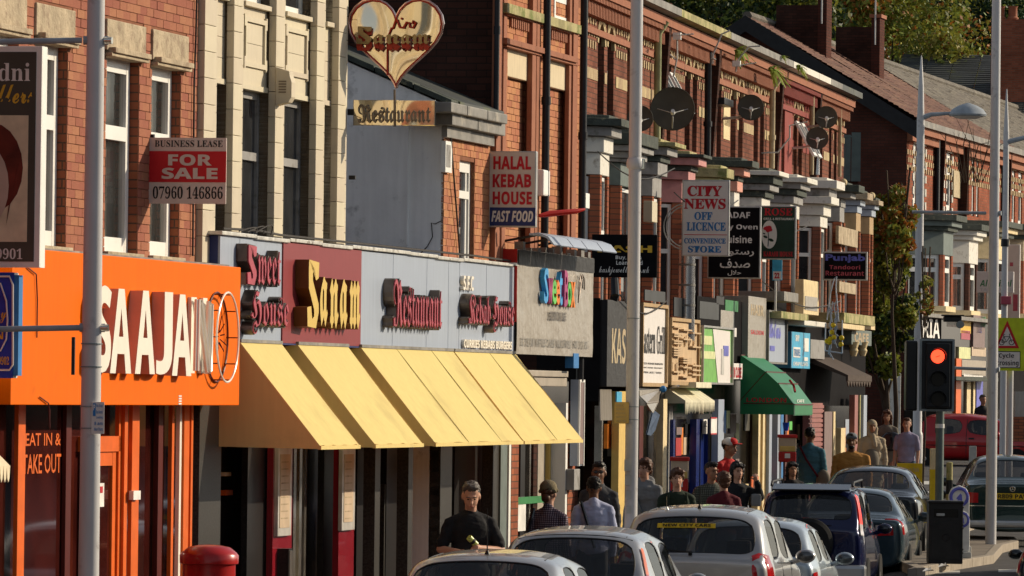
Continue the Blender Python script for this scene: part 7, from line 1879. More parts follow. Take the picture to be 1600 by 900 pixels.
        return part(nm_, g, m, parent or o, label, sm='all')
    def seam(nm_, pts, r=.005, m='trim_black', parent=None):
        P_ = []
        for a, b in zip(pts, pts[1:]):
            for q in range(6): p = Vector(a).lerp(Vector(b), q/6); h, nn, _, _ = bvh.find_nearest(p); P_.append(h+nn*.001)
        h, nn, _, _ = bvh.find_nearest(Vector(pts[-1])); P_.append(h+nn*.001)
        return part(nm_, G().tube(P_, r, 5), m, parent or o)
    def snap(p): h, nn, _, _ = bvh.find_nearest(Vector(p)); return h, nn
    # cabin seen through the glass
    zw_ = lerp_list(waist, L*.4); xr_ = stations[rearwin[1]] if rearwin else .6; xs0 = stations[sidewin[0][0]]
    part('parcel_shelf', G().box(xr_*.6+.08, xs0+.25, -w2*.80, w2*.80, zw_-.12, zw_-.05), 'interior', o)
    cab = G().box(xs0, L*.66, -w2*.84, w2*.84, .3, .42); part('cabin_floor', cab, 'interior', o)
    part('dashboard', G().box(L*.64, L*.74, -w2*.82, w2*.82, .5, zw_-.0), 'interior', o, bevel=.04)
    for xs_c, ys_c in ((xs0+.35, (-.40, .40)), (L*.47, (-.38, .38))):
        for yy in ys_c:
            st_ = part('seat', G().box(xs_c-.08, xs_c+.06, yy-.25, yy+.25, .45, zw_+.02), 'seat_cloth', o, bevel=.05)
            part('headrest', G().box(xs_c-.08, xs_c+.03, yy-.13, yy+.13, zw_+.05, zw_+.24), 'seat_cloth', st_, bevel=.04)
    hl_ = G()
    for i in range(7):
        for j in range(5):
            x_ = stations[rearwin[1]]+.1+(L*.52-stations[rearwin[1]])*i/6; y_ = -wtop*.40+wtop*.8*j/4; h_, n_, _, _ = bvh.ray_cast(Vector((x_, y_, .6)), Vector((0, 0, 1)))
            hl_.v.append((x_, y_, (h_.z if h_ else H)-.035))
    hl_.f = [(i*5+j, (i+1)*5+j, (i+1)*5+j+1, i*5+j+1) for i in range(6) for j in range(4)]; hl_.m = [0]*len(hl_.f); part('headlining', hl_, 'headlining', o)
    # wheels
    for x in wheels:
        for s in (-1, 1):
            y = s*(w2-.125); g = G()
            prof = [(wr*.62, -.09), (wr*.95, -.1), (wr, -.07), (wr, .07), (wr*.95, .1), (wr*.62, .09)]
            def wl(prof): 
                q = G().lathe((0, 0, 0), prof, 24); q.xf(lambda a, b, c: (x+a, y+c, wr+b)); return q
            arch = part('wheel_arch', G().tube([(x+(wr+.05)*math.cos(a), y+s*.085, wr+(wr+.05)*math.sin(a)) for a in [math.pi*j/12-.15 for j in range(14)]], .012, 5), 'trim_black', o)
            part('arch_void', G().lathe((0, 0, 0), [(wr+.05, 0), (wr+.05, .02)], 24).xf(lambda a, b, c: (x+a, y+s*(c+.075), wr+b)), 'trim_black', arch)
            t_ = part('wheel', wl([(r_, z+s*.04) for r_, z in prof]), 'rubber', o, sm=True)
            part('rim', wl([(.03, s*.135), (wr*.4, s*.12), (wr*.6, s*.13), (wr*.64, s*.10)] if s > 0 else [(wr*.64, -.10), (wr*.6, -.13), (wr*.4, -.12), (.03, -.135)]), 'alloy', t_, sm=True)
    # mirrors
    xm = stations[screen[0]]+.12 if screen else L*.6; zm = lerp_list(waist, xm)
    for s in (-1, 1):
        g = G(); c_ = Vector((xm, s*(w2+.11), zm+.07)); g.ball(c_, .06, .11, .075, 14, 9); g.tube([(xm+.03, s*(w2-.05), zm), (xm+.01, s*(w2+.05), zm+.03)], .028, 6)
        mr = part('mirror', g, paint, o, sm=True); part('mirror_glass', G().ball(c_-Vector((.035, 0, 0)), .03, .09, .055, 12, 7), 'car_glass', mr, sm=True)
    return o, patch, seam, snap
def txt_back(s, y0, y1, z0, z1, x, m, root, off=0):
    "flat lettering on a car's tail, read from behind (car's right is the picture's right)"
    part('lettering', text_g(s, lambda u, v, w: (x, y0+(y1-y0)*u, z0+(z1-z0)*v), 0, off), m, root)
def hatch_bits(o, patch, seam, snap, zb, w=.58, hb=.55):
    "wiper, high brake lamp, door seams"
    p0, n0 = snap((.10, .02, zb+.05)); p1, n1 = snap((.16, .38, zb+.10)); part('rear_wiper', G().tube([p0+n0*.03, p1+n1*.02], .008, 5).tube([p0-n0*.01, p0+n0*.035], .022, 8), 'trim_black', o)
    for s in (-1, 1):
        for x in (1.28, 2.2): seam('door_seam', [(x, s*.85, .5), (x, s*.85, zb), (x+.0, s*.84, zb-.02)], .004)
        seam('waist_trim', [(.9, s*.84, zb-.01), (2.8, s*.84, zb-.06)], .007)
def aerial_(o, snap, x, y, h, lean=-.2, m='trim_black'):
    p, n = snap((x, y, 2)); part('aerial', G().tube([p, p+Vector((lean*h*.4, 0, h*.5)), p+Vector((lean*h, 0, h))], [.007, .004, .003], 5).tube([p-Vector((0, 0, .01)), p+Vector((0, 0, .03))], [.03, .012], 8), m, o)
# 1 nearest silver hatchback
def hatch_top(H, zw, L, slope=.55, bon=.92): return [(0, zw+.02), (.10, zw+.04), (slope, H-.045), (slope+.5, H-.0), (L*.42, H), (L*.55, H-.07), (L*.76, bon+.03), (L*.9, bon-.10), (L, bon-.25)]
def st(L, slope, pil=(.35, .5, .53)): return [.12, slope-.04, slope+.06, slope+.22, slope+.26, L*.36, L*.375, L*.545, L*.56, L*.74, L*.85, L*.95]
def std(name, label, x, Y, k, L, W, H, zw, wtop, paint, slope=.5, bon=.92, **kw):
    return car(name, label, x, Y, k, L, W, H, hatch_top(H, zw, L, slope, bon), [(0, zw-.02), (L*.5, zw-.03), (L*.78, zw-.10), (L, zw-.28)], wtop, st(L, slope), (0, 1), [(3, 5), (6, 8)], (8, 9), paint, **kw)
o, patch, seam, snap = std('silver_car', 'nearest parked car, pale silver hatchback with only roof and rear screen showing', 742, 55.5, .15, 4.15, 1.74, 1.43, .94, 1.30, 'paint_silver', .62, wheels=(.75, 3.3))
aerial_(o, snap, .72, .0, .40, -.05); hatch_bits(o, patch, seam, snap, .95); seam('roof_joint', [(.75, -.52, 1.4), (2.2, -.5, 1.45)]); seam('roof_joint', [(.75, .52, 1.4), (2.2, .5, 1.45)])
patch('tail_light', [(.1, -.84, .9), (.1, -.70, .9), (.12, -.70, .62), (.1, -.85, .62)], 'tail_red'); patch('tail_light', [(.1, .84, .9), (.1, .70, .9), (.12, .70, .62), (.1, .85, .62)], 'tail_red')
# 2 silver hatchback with high amber and red lamps
o, patch, seam, snap = std('silver_car', 'silver hatchback with tall amber and red lamps set in its rear pillars', 889, 61.3, .15, 4.15, 1.70, 1.53, 1.0, 1.27, 'paint_silver', .50)
for s in (-1, 1):
    a = patch('tail_light', [(.44, s*.70, 1.43), (.50, s*.76, 1.42), (.30, s*.84, 1.16), (.22, s*.78, 1.16)], 'tail_amber', off_=.014); patch('tail_light', [(.22, s*.78, 1.16), (.30, s*.84, 1.16), (.20, s*.86, .94), (.10, s*.78, .94)], 'tail_red', off_=.014)
    seam('roof_joint', [(.55, s*.5, 1.5), (2.3, s*.5, 1.56)])
p, n = snap((.3, 0, 1.25))
seam('hatch_seam', [(.5, -.58, 1.5), (.5, .58, 1.5)]); hatch_bits(o, patch, seam, snap, 1.0)
# 3 New City Cars
o, patch, seam, snap = std('silver_taxi', 'tall silver people carrier minicab with a yellow strip across its rear screen', 1082, 66.7, .14, 4.1, 1.72, 1.66, 1.12, 1.36, 'paint_silver_warm', .42, bon=1.0, wr=.31)
for s in (-1, 1):
    patch('tail_light', [(.10, s*.62, 1.16), (.26, s*.80, 1.20), (.30, s*.86, .92), (.06, s*.66, .88)], 'tail_red', off_=.016)
    patch('tail_light', [(.06, s*.66, .95), (.12, s*.80, .95), (.12, s*.82, .78), (.05, s*.66, .78)], 'tail_clear', off_=.014)
    seam('roof_joint', [(.55, s*.52, 1.6), (2.3, s*.54, 1.7)])
    patch('door_handle', [(1.25, s*.88, .98), (1.4, s*.88, .98), (1.4, s*.88, .95), (1.25, s*.88, .95)], 'paint_silver_warm', 4, 2, .02)
hatch_bits(o, patch, seam, snap, 1.12); aerial_(o, snap, .55, -.02, .62, -.02); aerial_(o, snap, .5, .36, .14, .1, 'chrome')
g = G(); n_ = 14; vs = []
for i in range(n_+1):
    for j in (0, 1, 2):
        y = .40+(-.22-.40)*i/n_; z = 1.505+.035*j; h, nn = snap((.34-.1, y, z)); vs.append(tuple(h+nn*.004))
strip_ = part('sun_strip', G().add(vs, [(3*i+j, 3*i+3+j, 3*i+4+j, 3*i+1+j) for i in range(n_) for j in (0, 1)]), 'plate_yellow', o, sm='all')
def lay(u, v):
    y = .34+(-.17-.34)*u; z = 1.519+.042*v; h, nn = snap((.24, y, z)); return h+nn*.010
part('lettering', text_g(sans('NEW CITY CARS'), lambda u, v, w: lay(u, v), 0, .01), 'ink_black', strip_)
# 4 small ice blue car
o, patch, seam, snap = std('small_silver_car', 'small ice blue hatchback mostly hidden behind the people carrier', 1168, 71.6, .13, 3.8, 1.64, 1.45, .98, 1.24, 'paint_ice', .45)
for s in (-1, 1): patch('tail_light', [(.08, s*.70, .88), (.22, s*.80, .9), (.16, s*.82, .66), (.05, s*.70, .66)], 'tail_red')
# 5 navy four by four with spare wheel
o, patch, seam, snap = car('navy_jeep', 'navy blue four by four with spare wheel on its back door and silver bumper', 1266, 87.7, .13, 3.85, 1.52, 1.62, [(0, 1.05), (.08, 1.07), (.30, 1.56), (.8, 1.62), (1.9, 1.62), (2.3, 1.55), (2.85, 1.08), (3.4, .98), (3.85, .8)], [(0, 1.0), (2, .98), (3.85, .75)], 1.24, [.12, .27, .36, .55, .6, 1.35, 1.4, 2.1, 2.15, 2.85, 3.3, 3.7], (0, 1), [(3, 5), (6, 8)], (8, 9), 'paint_navy', wr=.33, wheels=(.65, 3.0))
for s in (-1, 1):
    patch('tail_light', [(.34, s*.60, 1.53), (.42, s*.66, 1.52), (.28, s*.76, 1.12), (.14, s*.68, 1.12)], 'tail_lit' if s < 0 else 'tail_red', off_=.02)
    patch('tail_light', [(.14, s*.66, 1.12), (.26, s*.76, 1.12), (.2, s*.77, .96), (.08, s*.66, .96)], 'tail_clear', off_=.02)
    part('roof_rail', G().tube([(.4, s*.56, 1.63), (.5, s*.56, 1.68), (2.0, s*.56, 1.70), (2.2, s*.55, 1.6)], .018, 6), 'trim_black', o, sm=True)
part('spoiler', G().prism([(.12, 1.585), (.42, 1.66), (.42, 1.60), (.14, 1.56)], 1, -.54, .54), 'paint_black', o, bevel=.012)
def yz_wheel(prof, cx, cy, cz, n=32):
    q = G().lathe((0, 0, 0), prof, n); q.xf(lambda a, b, c: (cx-c, cy+a, cz+b)); return q
sw_ = part('spare_wheel', yz_wheel([(.30, 0), (.335, .03), (.335, .16), (.29, .2), (.2, .19)], .03, .0, .86), 'rubber', o, sm=True)
part('rim', yz_wheel([(.02, .15), (.1, .16), (.16, .13), (.2, .19), (.22, .18)], .03, .0, .86), 'alloy', sw_, sm=True)
part('bumper', G().box(-.10, .25, -.78, .78, .32, .56), 'paint_silver', o, bevel=.05)
part('rear_wiper', G().tube([(.05, -.3, 1.09), (.0, .0, 1.12), (.1, .3, 1.2)], .008, 5), 'trim_black', o)
# 6 teal saloon
def saloon(name, label, x, Y, k, paint, L=4.45, W=1.74, H=1.38, zw=.90, **kw):
    top = [(0, zw+.04), (.10, zw+.06), (.62, zw+.09), (1.30, H-.04), (1.7, H), (2.3, H), (2.6, H-.06), (3.25, zw+.09), (4.0, zw-.02), (L, zw-.2)]
    return car(name, label, x, Y, k, L, W, H, top, [(0, zw), (3, zw-.02), (L, zw-.22)], 1.16, [.12, .6, .72, 1.22, 1.32, 1.5, 1.55, 2.05, 2.1, 2.52, 2.6, 3.22, 3.8, 4.25], (2, 3), [(4, 5), (6, 7), (8, 9)], (10, 11), paint, wheels=(.85, 3.5), **kw)
o, patch, seam, snap = saloon('teal_saloon', 'dark teal saloon with a wide red tail lamp ahead of the navy four by four', 1324, 92.6, .12, 'paint_teal', H=1.37)
for s in (-1, 1): patch('tail_light', [(.04, s*.45, .88), (.20, s*.86, .92), (.20, s*.88, .74), (.04, s*.45, .72)], 'tail_red', off_=.015); patch('tail_light', [(.03, s*.42, .88), (.03, s*.54, .88), (.03, s*.54, .8), (.03, s*.42, .8)], 'tail_clear', off_=.02)
# 7 black saloon
o, patch, seam, snap = saloon('black_saloon', 'black saloon furthest along the kerb with its door mirror standing out', 1352, 97.6, .14, 'paint_black', H=1.42, zw=.95)
# 8 dark green saloon in the other lane
o, patch, seam, snap = saloon('green_saloon', 'dark green saloon with yellow plate waiting beyond the traffic island', 1583, 104.5, .02, 'paint_green', L=4.5, W=1.70, H=1.44, zw=.95, gz=.46)
for s in (-1, 1): patch('tail_light', [(.0, s*.56, .86), (.12, s*.84, .88), (.12, s*.85, .70), (.0, s*.56, .70)], 'tail_red', off_=.012)
patch('chrome_strip', [(.0, -.8, .66), (.0, .8, .66), (.0, .8, .645), (.0, -.8, .645)], 'chrome', 20, 2, .012)
p, nn = snap((0, 0, .80)); pl = part('number_plate', G().box(p.x-.03, p.x-.012, -.27, .27, .76, .86), 'plate_yellow', o, bevel=.004)
txt_back(sans('R809 PAV'), .24, -.24, .775, .845, p.x-.034, 'ink_black', pl, .01)
g = G().ring((p.x-.03, 0, .93), .04, .005, (0, 1, 0), (0, 0, 1), 20, 4)
for k in range(3): w = math.pi/2+k*2*math.pi/3; g.tube([(p.x-.03, 0, .93), (p.x-.03, .038*math.cos(w), .93+.038*math.sin(w))], .005, 4)
part('badge', g, 'chrome', o)
part('bumper', G().box(-.05, .2, -.80, .80, .30, .42), 'paint_silver', o, bevel=.04)
# 9 red hatchback side on
c = at(1520, 700, 160)
o, patch, seam, snap = std('red_hatchback', 'small red hatchback crossing side on beyond the junction, driver arm at the window', 0, 0, 0, 3.75, 1.6, 1.38, .88, 1.2, 'paint_red', .42, bon=.98, loc=(at(1424, 700, 160).x, 160, ground_z(9, 160)-.12), rot=math.radians(-8), wheels=(.38, 2.68), wr=.28)
for x in (1.42, 2.35): seam('door_seam', [(x, -.80, .3), (x, -.80, .86), (x+.02, -.66, 1.3)], .008)
seam('waist_moulding', [(.3, -.81, .62), (3.4, -.78, .6)], .012)
patch('door_handle', [(1.48, -.83, .82), (1.62, -.83, .82), (1.62, -.83, .78), (1.48, -.83, .78)], 'trim_black', 4, 2, .02)
patch('headlight', [(3.6, -.66, .72), (3.4, -.78, .74), (3.4, -.78, .6), (3.6, -.66, .58)], 'tail_clear')
# 10 the corner of a car at the bottom right
o, patch, seam, snap = std('dark_car', 'dark car at the lower right corner showing a red tail lamp', 1682, 90, .13, 4.1, 1.70, 1.42, .92, 1.25, 'paint_black', .5, gz=.30-.62, wheels=(.75, 3.2))
for s in (-1, 1): patch('tail_light', [(.08, s*.60, 1.02), (.30, s*.82, 1.02), (.24, s*.84, .72), (.05, s*.6, .72)], 'tail_red', off_=.02)
# ================================================================ people
def fused(prims, voxel=.012, smooth_it=3, wob=0.0, seed=0, wscale=7):
    g = G()
    for q in prims:
        if q[0] == 'c':
            _, a, b, r0, r1 = q; a, b = Vector(a), Vector(b); L_ = (b-a).length; n = max(2, int(L_/.02)+1)
            n = min(n, 12); pts = [a.lerp(b, i/n) for i in range(n+1)]; rs = [r0+(r1-r0)*i/n for i in range(n+1)]
            g.tube(pts, rs, 12); g.ball(a, r0, n=12, m=8); g.ball(b, r1, n=12, m=8)
        else:
            _, c, r = q[:3]; g.ball(c, *r, n=16, m=12, rot=q[3] if len(q) > 3 else None)
    me = bpy.data.meshes.new('t'); me.from_pydata(g.v, [], g.f)
    bm = bmesh.new(); bm.from_mesh(me); bmesh.ops.recalc_face_normals(bm, faces=bm.faces); bm.to_mesh(me); bm.free()
    o = bpy.data.objects.new('t', me)
    m = o.modifiers.new('r', 'REMESH'); m.mode = 'VOXEL'; m.voxel_size = voxel
    if smooth_it: s = o.modifiers.new('s', 'SMOOTH'); s.iterations = smooth_it; s.factor = .5
    r = evaluated(o); bpy.data.meshes.remove(me)
    if wob:
        off = Vector((seed*3.1, seed*1.7, 0))
        out = []
        for p, nn in [(v.co.copy(), v.normal.copy()) for v in r.vertices]:
            q = Vector((p.x*wscale, p.y*wscale, p.z*wscale*2.2))+off
            out.extend(p+nn*(noise.noise(q)*wob+noise.noise(q*2.3)*wob*.5))
        r.vertices.foreach_set('co', out)
    r.polygons.foreach_set('use_smooth', [True]*len(r.polygons)); r.update()
    return r
def mpart(nm, me, m, parent, label=None):
    me.name = nm; me.materials.clear(); me.materials.append(MATS[m]); o = bpy.data.objects.new(nm, me); COL.objects.link(o); o.parent = parent
    if label: o['label'] = label
    return o
def person(label, x, Y, ytop, h=1.75, yaw=0, skin='skin_light', top='cloth_black', sleeve='short', legs='cloth_denim', hair='hair_black', hair_style='short', hat=None, head=(0, 0), armL=None, armR=None, seed=1, build=1.0, far=False, extra=None, legpose=0.0, coat=0.0, hood=False, neck='crew', female=False):
    """armL/armR: (elbow, wrist, grip) in body space, x to the picture's right when facing the camera, y away from it, z up at 1.75 m tall.
    head: (turn, nod) in radians"""
    c = at(x, ytop, Y); k = h/1.75; zf_ = c.z-h-(.0 if not hat else .015)
    o = thing('person', label, 'person', loc=(c.x, Y, zf_), rot=yaw)
    vx = .014 if far else .011
    K = lambda p: (p[0]*k, p[1]*k, p[2]*k)
    sh = .165*build
    L_ = armL or ((-sh-.045, .02, 1.12), (-sh-.05, -.06, .86), .3)
    R_ = armR or ((sh+.045, .02, 1.12), (sh+.05, -.06, .86), .3)
    hm = Matrix.Rotation(head[0], 3, 'Z') @ Matrix.Rotation(head[1], 3, 'X')
    hc = Vector((0, .0, 1.53)); H = lambda p: tuple((hc+hm @ (Vector(p)-hc))*k)
    body = [('c', K((0, .015, 1.40)), K((0, .0, 1.56)), .058*k, .052*k), ('e', K((0, 0, 1.28)), (.15*k*build, .10*k, .20*k)), ('e', K((0, 0, 1.0)), (.135*k*build, .10*k, .16*k)), ('c', K((-.10, .01, 1.39)), K((.10, .01, 1.39)), .05*k, .05*k)]
    # head: skull, face, jaw, nose, lips, ears, brow
    body += [('e', H((0, .015, 1.655)), (.076*k, .093*k, .088*k)), ('e', H((0, -.015, 1.60)), (.063*k, .072*k, .085*k)), ('e', H((0, -.045, 1.548)), (.040*k, .036*k, .030*k)), ('c', H((0, -.086, 1.635)), H((0, -.104, 1.598)), .009*k, .015*k), ('e', H((0, -.088, 1.565)), (.024*k, .010*k, .008*k)), ('e', H((0, -.082, 1.655)), (.05*k, .012*k, .009*k)), ('e', H((.076, .01, 1.62)), (.012*k, .02*k, .032*k)), ('e', H((-.076, .01, 1.62)), (.012*k, .02*k, .032*k))]
    for s, (el, wr, grip) in ((-1, L_), (1, R_)):
        S = (s*sh, .01, 1.375); body += [('c', K(S), K(el), .046*k, .038*k), ('c', K(el), K(wr), .038*k, .026*k)]
        e, w = Vector(el), Vector(wr); d = (w-e).normalized(); side = Vector((-s, 0, 0)); side = (side-d*side.dot(d)).normalized() if abs(side.dot(d)) < .95 else Vector((0, 0, 1)); nn = d.cross(side).normalized()*(-s)
        pc = w+d*.05; body.append(('c', K(w), K(w+d*.075), .024*k, .030*k)); body.append(('e', K(pc), (.03*k, .03*k, .03*k)))
        if not far:
            up = Vector((0, 0, 1)); ax = nn
            for f in range(4):
                b0 = w+d*.085+nn.cross(d)*(f-1.5)*.021; l = (.036, .041, .038, .029)[f]; cu = grip+f*.08
                d1 = (d*math.cos(cu)-nn*math.sin(cu)); d2 = (d*math.cos(cu*2.1)-nn*math.sin(cu*2.1)); d3 = (d*math.cos(cu*2.8)-nn*math.sin(cu*2.8))
                p1 = b0+d1*l; p2 = p1+d2*l*.8; p3 = p2+d3*l*.55
                body += [('c', K(b0), K(p1), .0095*k, .009*k), ('c', K(p1), K(p2), .009*k, .008*k), ('c', K(p2), K(p3), .008*k, .0065*k)]
            t0 = w+d*.03+nn.cross(d)*(-.028 if s > 0 else .028); t1 = t0+(d*.7-nn*.5+nn.cross(d)*(-.5 if s > 0 else .5)).normalized()*.045; t2 = t1+(d*.8-nn*.6).normalized()*.03
            body += [('c', K(t0), K(t1), .0115*k, .010*k), ('c', K(t1), K(t2), .010*k, .008*k)]
        else:
            body.append(('c', K(w+d*.07), K(w+d*.15-nn*.02), .024*k, .014*k))
    lp = legpose
    lg = []
    for s in (-1, 1):
        hip = (s*.085, 0, .92); kn = (s*.095, -.10*lp*s-.01, .50); an = (s*.10, .12*lp*-s+.02, .09)
        lg.append((hip, kn, an)); body += [('c', K(hip), K(kn), .078*k, .052*k), ('c', K(kn), K(an), .050*k, .034*k), ('c', K(an), K((an[0], an[1]-.12, .035)), .034*k, .028*k)]
    ob = mpart('body', fused(body, vx*.8 if not far else vx, 2), skin, o)
    # eyes, brows and lips
    g = G()
    for s in (-1, 1): g.ball(H((s*.030, -.0815, 1.632)), .0095*k, .006*k, .006*k, 8, 6)
    part('eyes', g, 'eye_dark', ob, sm='all')
    g = G()
    for s in (-1, 1): g.tube([H((s*.014, -.094, 1.652)), H((s*.032, -.093, 1.658)), H((s*.048, -.082, 1.653))], .004*k, 5)
    part('eyebrows', g, hair if hair else 'hair_black', ob, sm='all')
    part('lips', G().ball(H((0, -.094, 1.566)), .022*k, .006*k, .006*k, 10, 6), 'lip', ob, sm='all')
    # clothes
    b = build
    tp = [('e', K((0, 0, 1.29)), (.172*k*b, .122*k, .19*k)), ('e', K((0, .0, 1.10)), (.162*k*b, .122*k, .20*k)), ('e', K((0, 0, .95)), (.165*k*b, .125*k, .12*k)), ('c', K((-.11*b, .01, 1.395)), K((.11*b, .01, 1.395)), .060*k, .060*k), ('c', K((-.045, .02, 1.45)), K((-.145*b, .01, 1.392)), .040*k, .050*k), ('c', K((.045, .02, 1.45)), K((.145*b, .01, 1.392)), .040*k, .050*k), ('c', K((0, .025, 1.41)), K((0, .018, 1.468)), .078*k, .066*k)]
    if coat: tp += [('e', K((0, 0, .85)), (.19*k*b, .14*k, .30*k)), ('e', K((0, 0, .95-coat)), (.19*k*b, .15*k, .25*k))]
    for s, (el, wr, grip) in ((-1, L_), (1, R_)):
        S = (s*sh, .01, 1.372); e, w = Vector(el), Vector(wr)
        if sleeve == 'short': m_ = Vector(S).lerp(e, .78); tp.append(('c', K(S), K(m_), .060*k, .062*k))
        elif sleeve == 'long': tp += [('c', K(S), K(el), .060*k, .052*k), ('c', K(el), K(e.lerp(w, .93)), .055*k, .042*k)]
    if hood: tp += [('e', K((0, .085, 1.47)), (.12*k, .07*k, .075*k)), ('c', K((-.09, .0, 1.45)), K((.09, .0, 1.45)), .045*k, .045*k)]
    mpart('top' if sleeve != 'long' or not coat else 'coat', fused(tp, vx, 3, .011 if not far else .006, seed), top, o)
    lt = []
    if legs:
        lt = [('e', K((0, 0, .93)), (.155*k*b, .118*k, .12*k))]
        for hip, kn, an in lg: lt += [('c', K(hip), K(kn), .092*k, .070*k), ('c', K(kn), K((an[0], an[1], an[2]+.0)), .068*k, .060*k)]
        mpart('trousers', fused(lt, vx*1.3, 2, .006, seed+3), legs, o)
    for hip, kn, an in lg: mpart('shoe', fused([('c', K((an[0], an[1]+.03, .04)), K((an[0], an[1]-.15, .035)), .045*k, .036*k)], .015, 2), 'shoe', o)
    # hair
    if hair and hair_style:
        if hair_style == 'short': hp_ = [('e', H((0, .030, 1.672)), (.082*k, .094*k, .088*k)), ('e', H((0, -.02, 1.722)), (.068*k, .07*k, .035*k))]
        elif hair_style == 'full': hp_ = [('e', H((0, .025, 1.675)), (.092*k, .104*k, .096*k)), ('e', H((.02, -.045, 1.716)), (.078*k, .048*k, .032*k)), ('c', H((-.082, -.01, 1.66)), H((-.083, .01, 1.615)), .018*k, .014*k), ('c', H((.082, -.01, 1.66)), H((.083, .01, 1.615)), .018*k, .014*k), ('e', H((0, .07, 1.61)), (.07*k, .04*k, .07*k))]
        else: hp_ = [('e', H((0, .03, 1.672)), (.092*k, .100*k, .096*k)), ('c', H((-.075, .02, 1.64)), H((-.08, .03, 1.46)), .035*k, .028*k), ('c', H((.075, .02, 1.64)), H((.08, .03, 1.46)), .035*k, .028*k), ('e', H((0, .07, 1.56)), (.085*k, .045*k, .12*k)), ('c', H((-.05, -.05, 1.712)), H((.06, -.05, 1.70)), .03*k, .026*k)]
        hm_ = fused(hp_, .009, 2, .012, seed+9, 30)
        mpart('hair', hm_, hair, o)
    if hat:
        kind, m1 = hat[0], hat[1]
        if kind == 'beanie': mpart('beanie', fused([('e', H((0, .02, 1.70)), (.095*k, .108*k, .085*k)), ('c', H((-.08, -.03, 1.668)), H((.08, -.03, 1.668)), .022*k, .022*k), ('c', H((-.085, .05, 1.655)), H((.085, .05, 1.655)), .022*k, .022*k)], .009, 3, .003, seed), m1, o)
        if kind == 'cap':
            mpart('cap', fused([('e', H((0, .015, 1.70)), (.092*k, .106*k, .070*k))], .009, 2), m1, o)
            g = G().ball(H((0, -.115, 1.695)), .072*k, .07*k, .009*k, 16, 7); part('cap_peak', g, hat[2], o, sm=True)
            if hat[2] != m1: part('cap_front', G().ball(H((0, -.035, 1.712)), .078*k, .072*k, .06*k, 14, 8), hat[2], o, sm=True)
        if kind == 'skullcap': mpart('knit_cap', fused([('e', H((0, .01, 1.705)), (.090*k, .100*k, .062*k)), ('c', H((-.07, -.05, 1.685)), H((.07, -.05, 1.685)), .02*k, .02*k)], .009, 2), m1, o)
        if kind == 'scarf': mpart('headscarf', fused([('e', H((0, .03, 1.66)), (.095*k, .108*k, .105*k)), ('c', H((-.07, -.01, 1.60)), H((-.05, -.03, 1.49)), .035*k, .04*k), ('c', H((.07, -.01, 1.60)), H((.05, -.03, 1.49)), .035*k, .04*k), ('c', H((0, -.05, 1.47)), K((.03, -.11, 1.30)), .055*k, .05*k)], .010, 3, .006, seed), m1, o)
    if extra: extra(o, K, H)
    return o
def strap(K, o, a, b, m='bag_black', w=.018, front=True, back=True):
    y = .135
    pts = [(a[0], -.05, a[2]), (a[0]*.6+b[0]*.4, -y, a[2]*.6+b[2]*.4), (b[0], -y, b[2])] if front else []
    if front: part('strap', G().tube([K(p) for p in pts], w, 6), m, o, sm=True)
    if back: part('strap', G().tube([K((p[0], -p[1]+.01, p[2])) for p in ((a[0], -.04, a[2]+.03), (a[0]*.6+b[0]*.4, -y, a[2]*.6+b[2]*.4), (b[0], -y, b[2]))], w, 6), m, o, sm=True)
PI = math.pi
def ex_can(o, K, H):
    g = G().tube([K((.010, -.29, 1.19)), K((-.060, -.325, 1.255))], .030, 14); c_ = part('held_can', g, 'can_green', o, sm=True, label='pale green drinks can held at the waist'); part('can_band', G().tube([K((-.015, -.303, 1.214)), K((-.035, -.313, 1.232))], .031, 14), 'ink_black', c_, sm=True)
person('stout man in black t-shirt with greying hair looking down at the can in his hands', 736, 60.3, 752, 1.84, yaw=.15, skin='skin_light', top='cloth_black', sleeve='short', legs='cloth_charcoal', hair='hair_grey', hair_style='short', head=(-.1, .42), build=1.10,
       armL=((-.27, -.01, 1.14), (-.13, -.22, 1.12), .7), armR=((.28, -.02, 1.13), (.06, -.25, 1.16), .75), seed=1, extra=ex_can)
# bicycle handlebar beside him
p = at(745, 862, 63); o = thing('bicycle', 'silver bicycle frame leaning by the man in the black t-shirt', 'bicycle', loc=(p.x, 63.0, .12)); zt = p.z-.12
part('frame', G().tube([(-.35, 0, .55), (0, -.05, zt-.1), (.2, 0, zt-.12), (.32, .1, .5)], .018, 8).tube([(.2, 0, zt-.12), (.24, 0, .32)], .016, 8), 'bike_silver', o, sm=True); part('handlebar', G().tube([(-.02, -.25, zt-.02), (-.03, -.05, zt), (-.0, .2, zt-.02)], .014, 8), 'bike_silver', o, sm=True)
for x_ in (-.5, .5): part('wheel', G().ring((x_, 0, .33), .32, .02, (1, 0, 0), (0, 0, 1), 28, 6), 'rubber', o, sm=True)
part('saddle', G().ball((.18, 0, zt), .12, .07, .03, 12, 8), 'rubber', o, sm=True)
def ex_bun(o, K, H):
    part('hair_bun', G().ball(H((0, .105, 1.60)), .045, .04, .045, 12, 9), 'notice_yellow', o, sm=True); part('bag_strap', G().tube([K((.19, .08, 1.44)), K((.2, .15, 1.2)), K((.2, .1, .95))], .018, 6), 'bag_black', o, sm=True)
person('woman seen from behind in purple checked shirt and brown knitted hat', 858, 68.0, 752, 1.72, yaw=PI-.35, skin='skin_light', top='plaid_purple', sleeve='long', hair='hair_brown', hair_style='short', hat=('beanie', 'beanie'), build=.98, seed=2, extra=lambda o, K, H: (part('hair_bun', G().ball(H((0, .10, 1.585)), .05, .045, .05, 12, 9), 'hair_brown', o, sm=True), strap(K, o, (.15, 0, 1.44), (.2, 0, 1.0), back=True, front=False)))
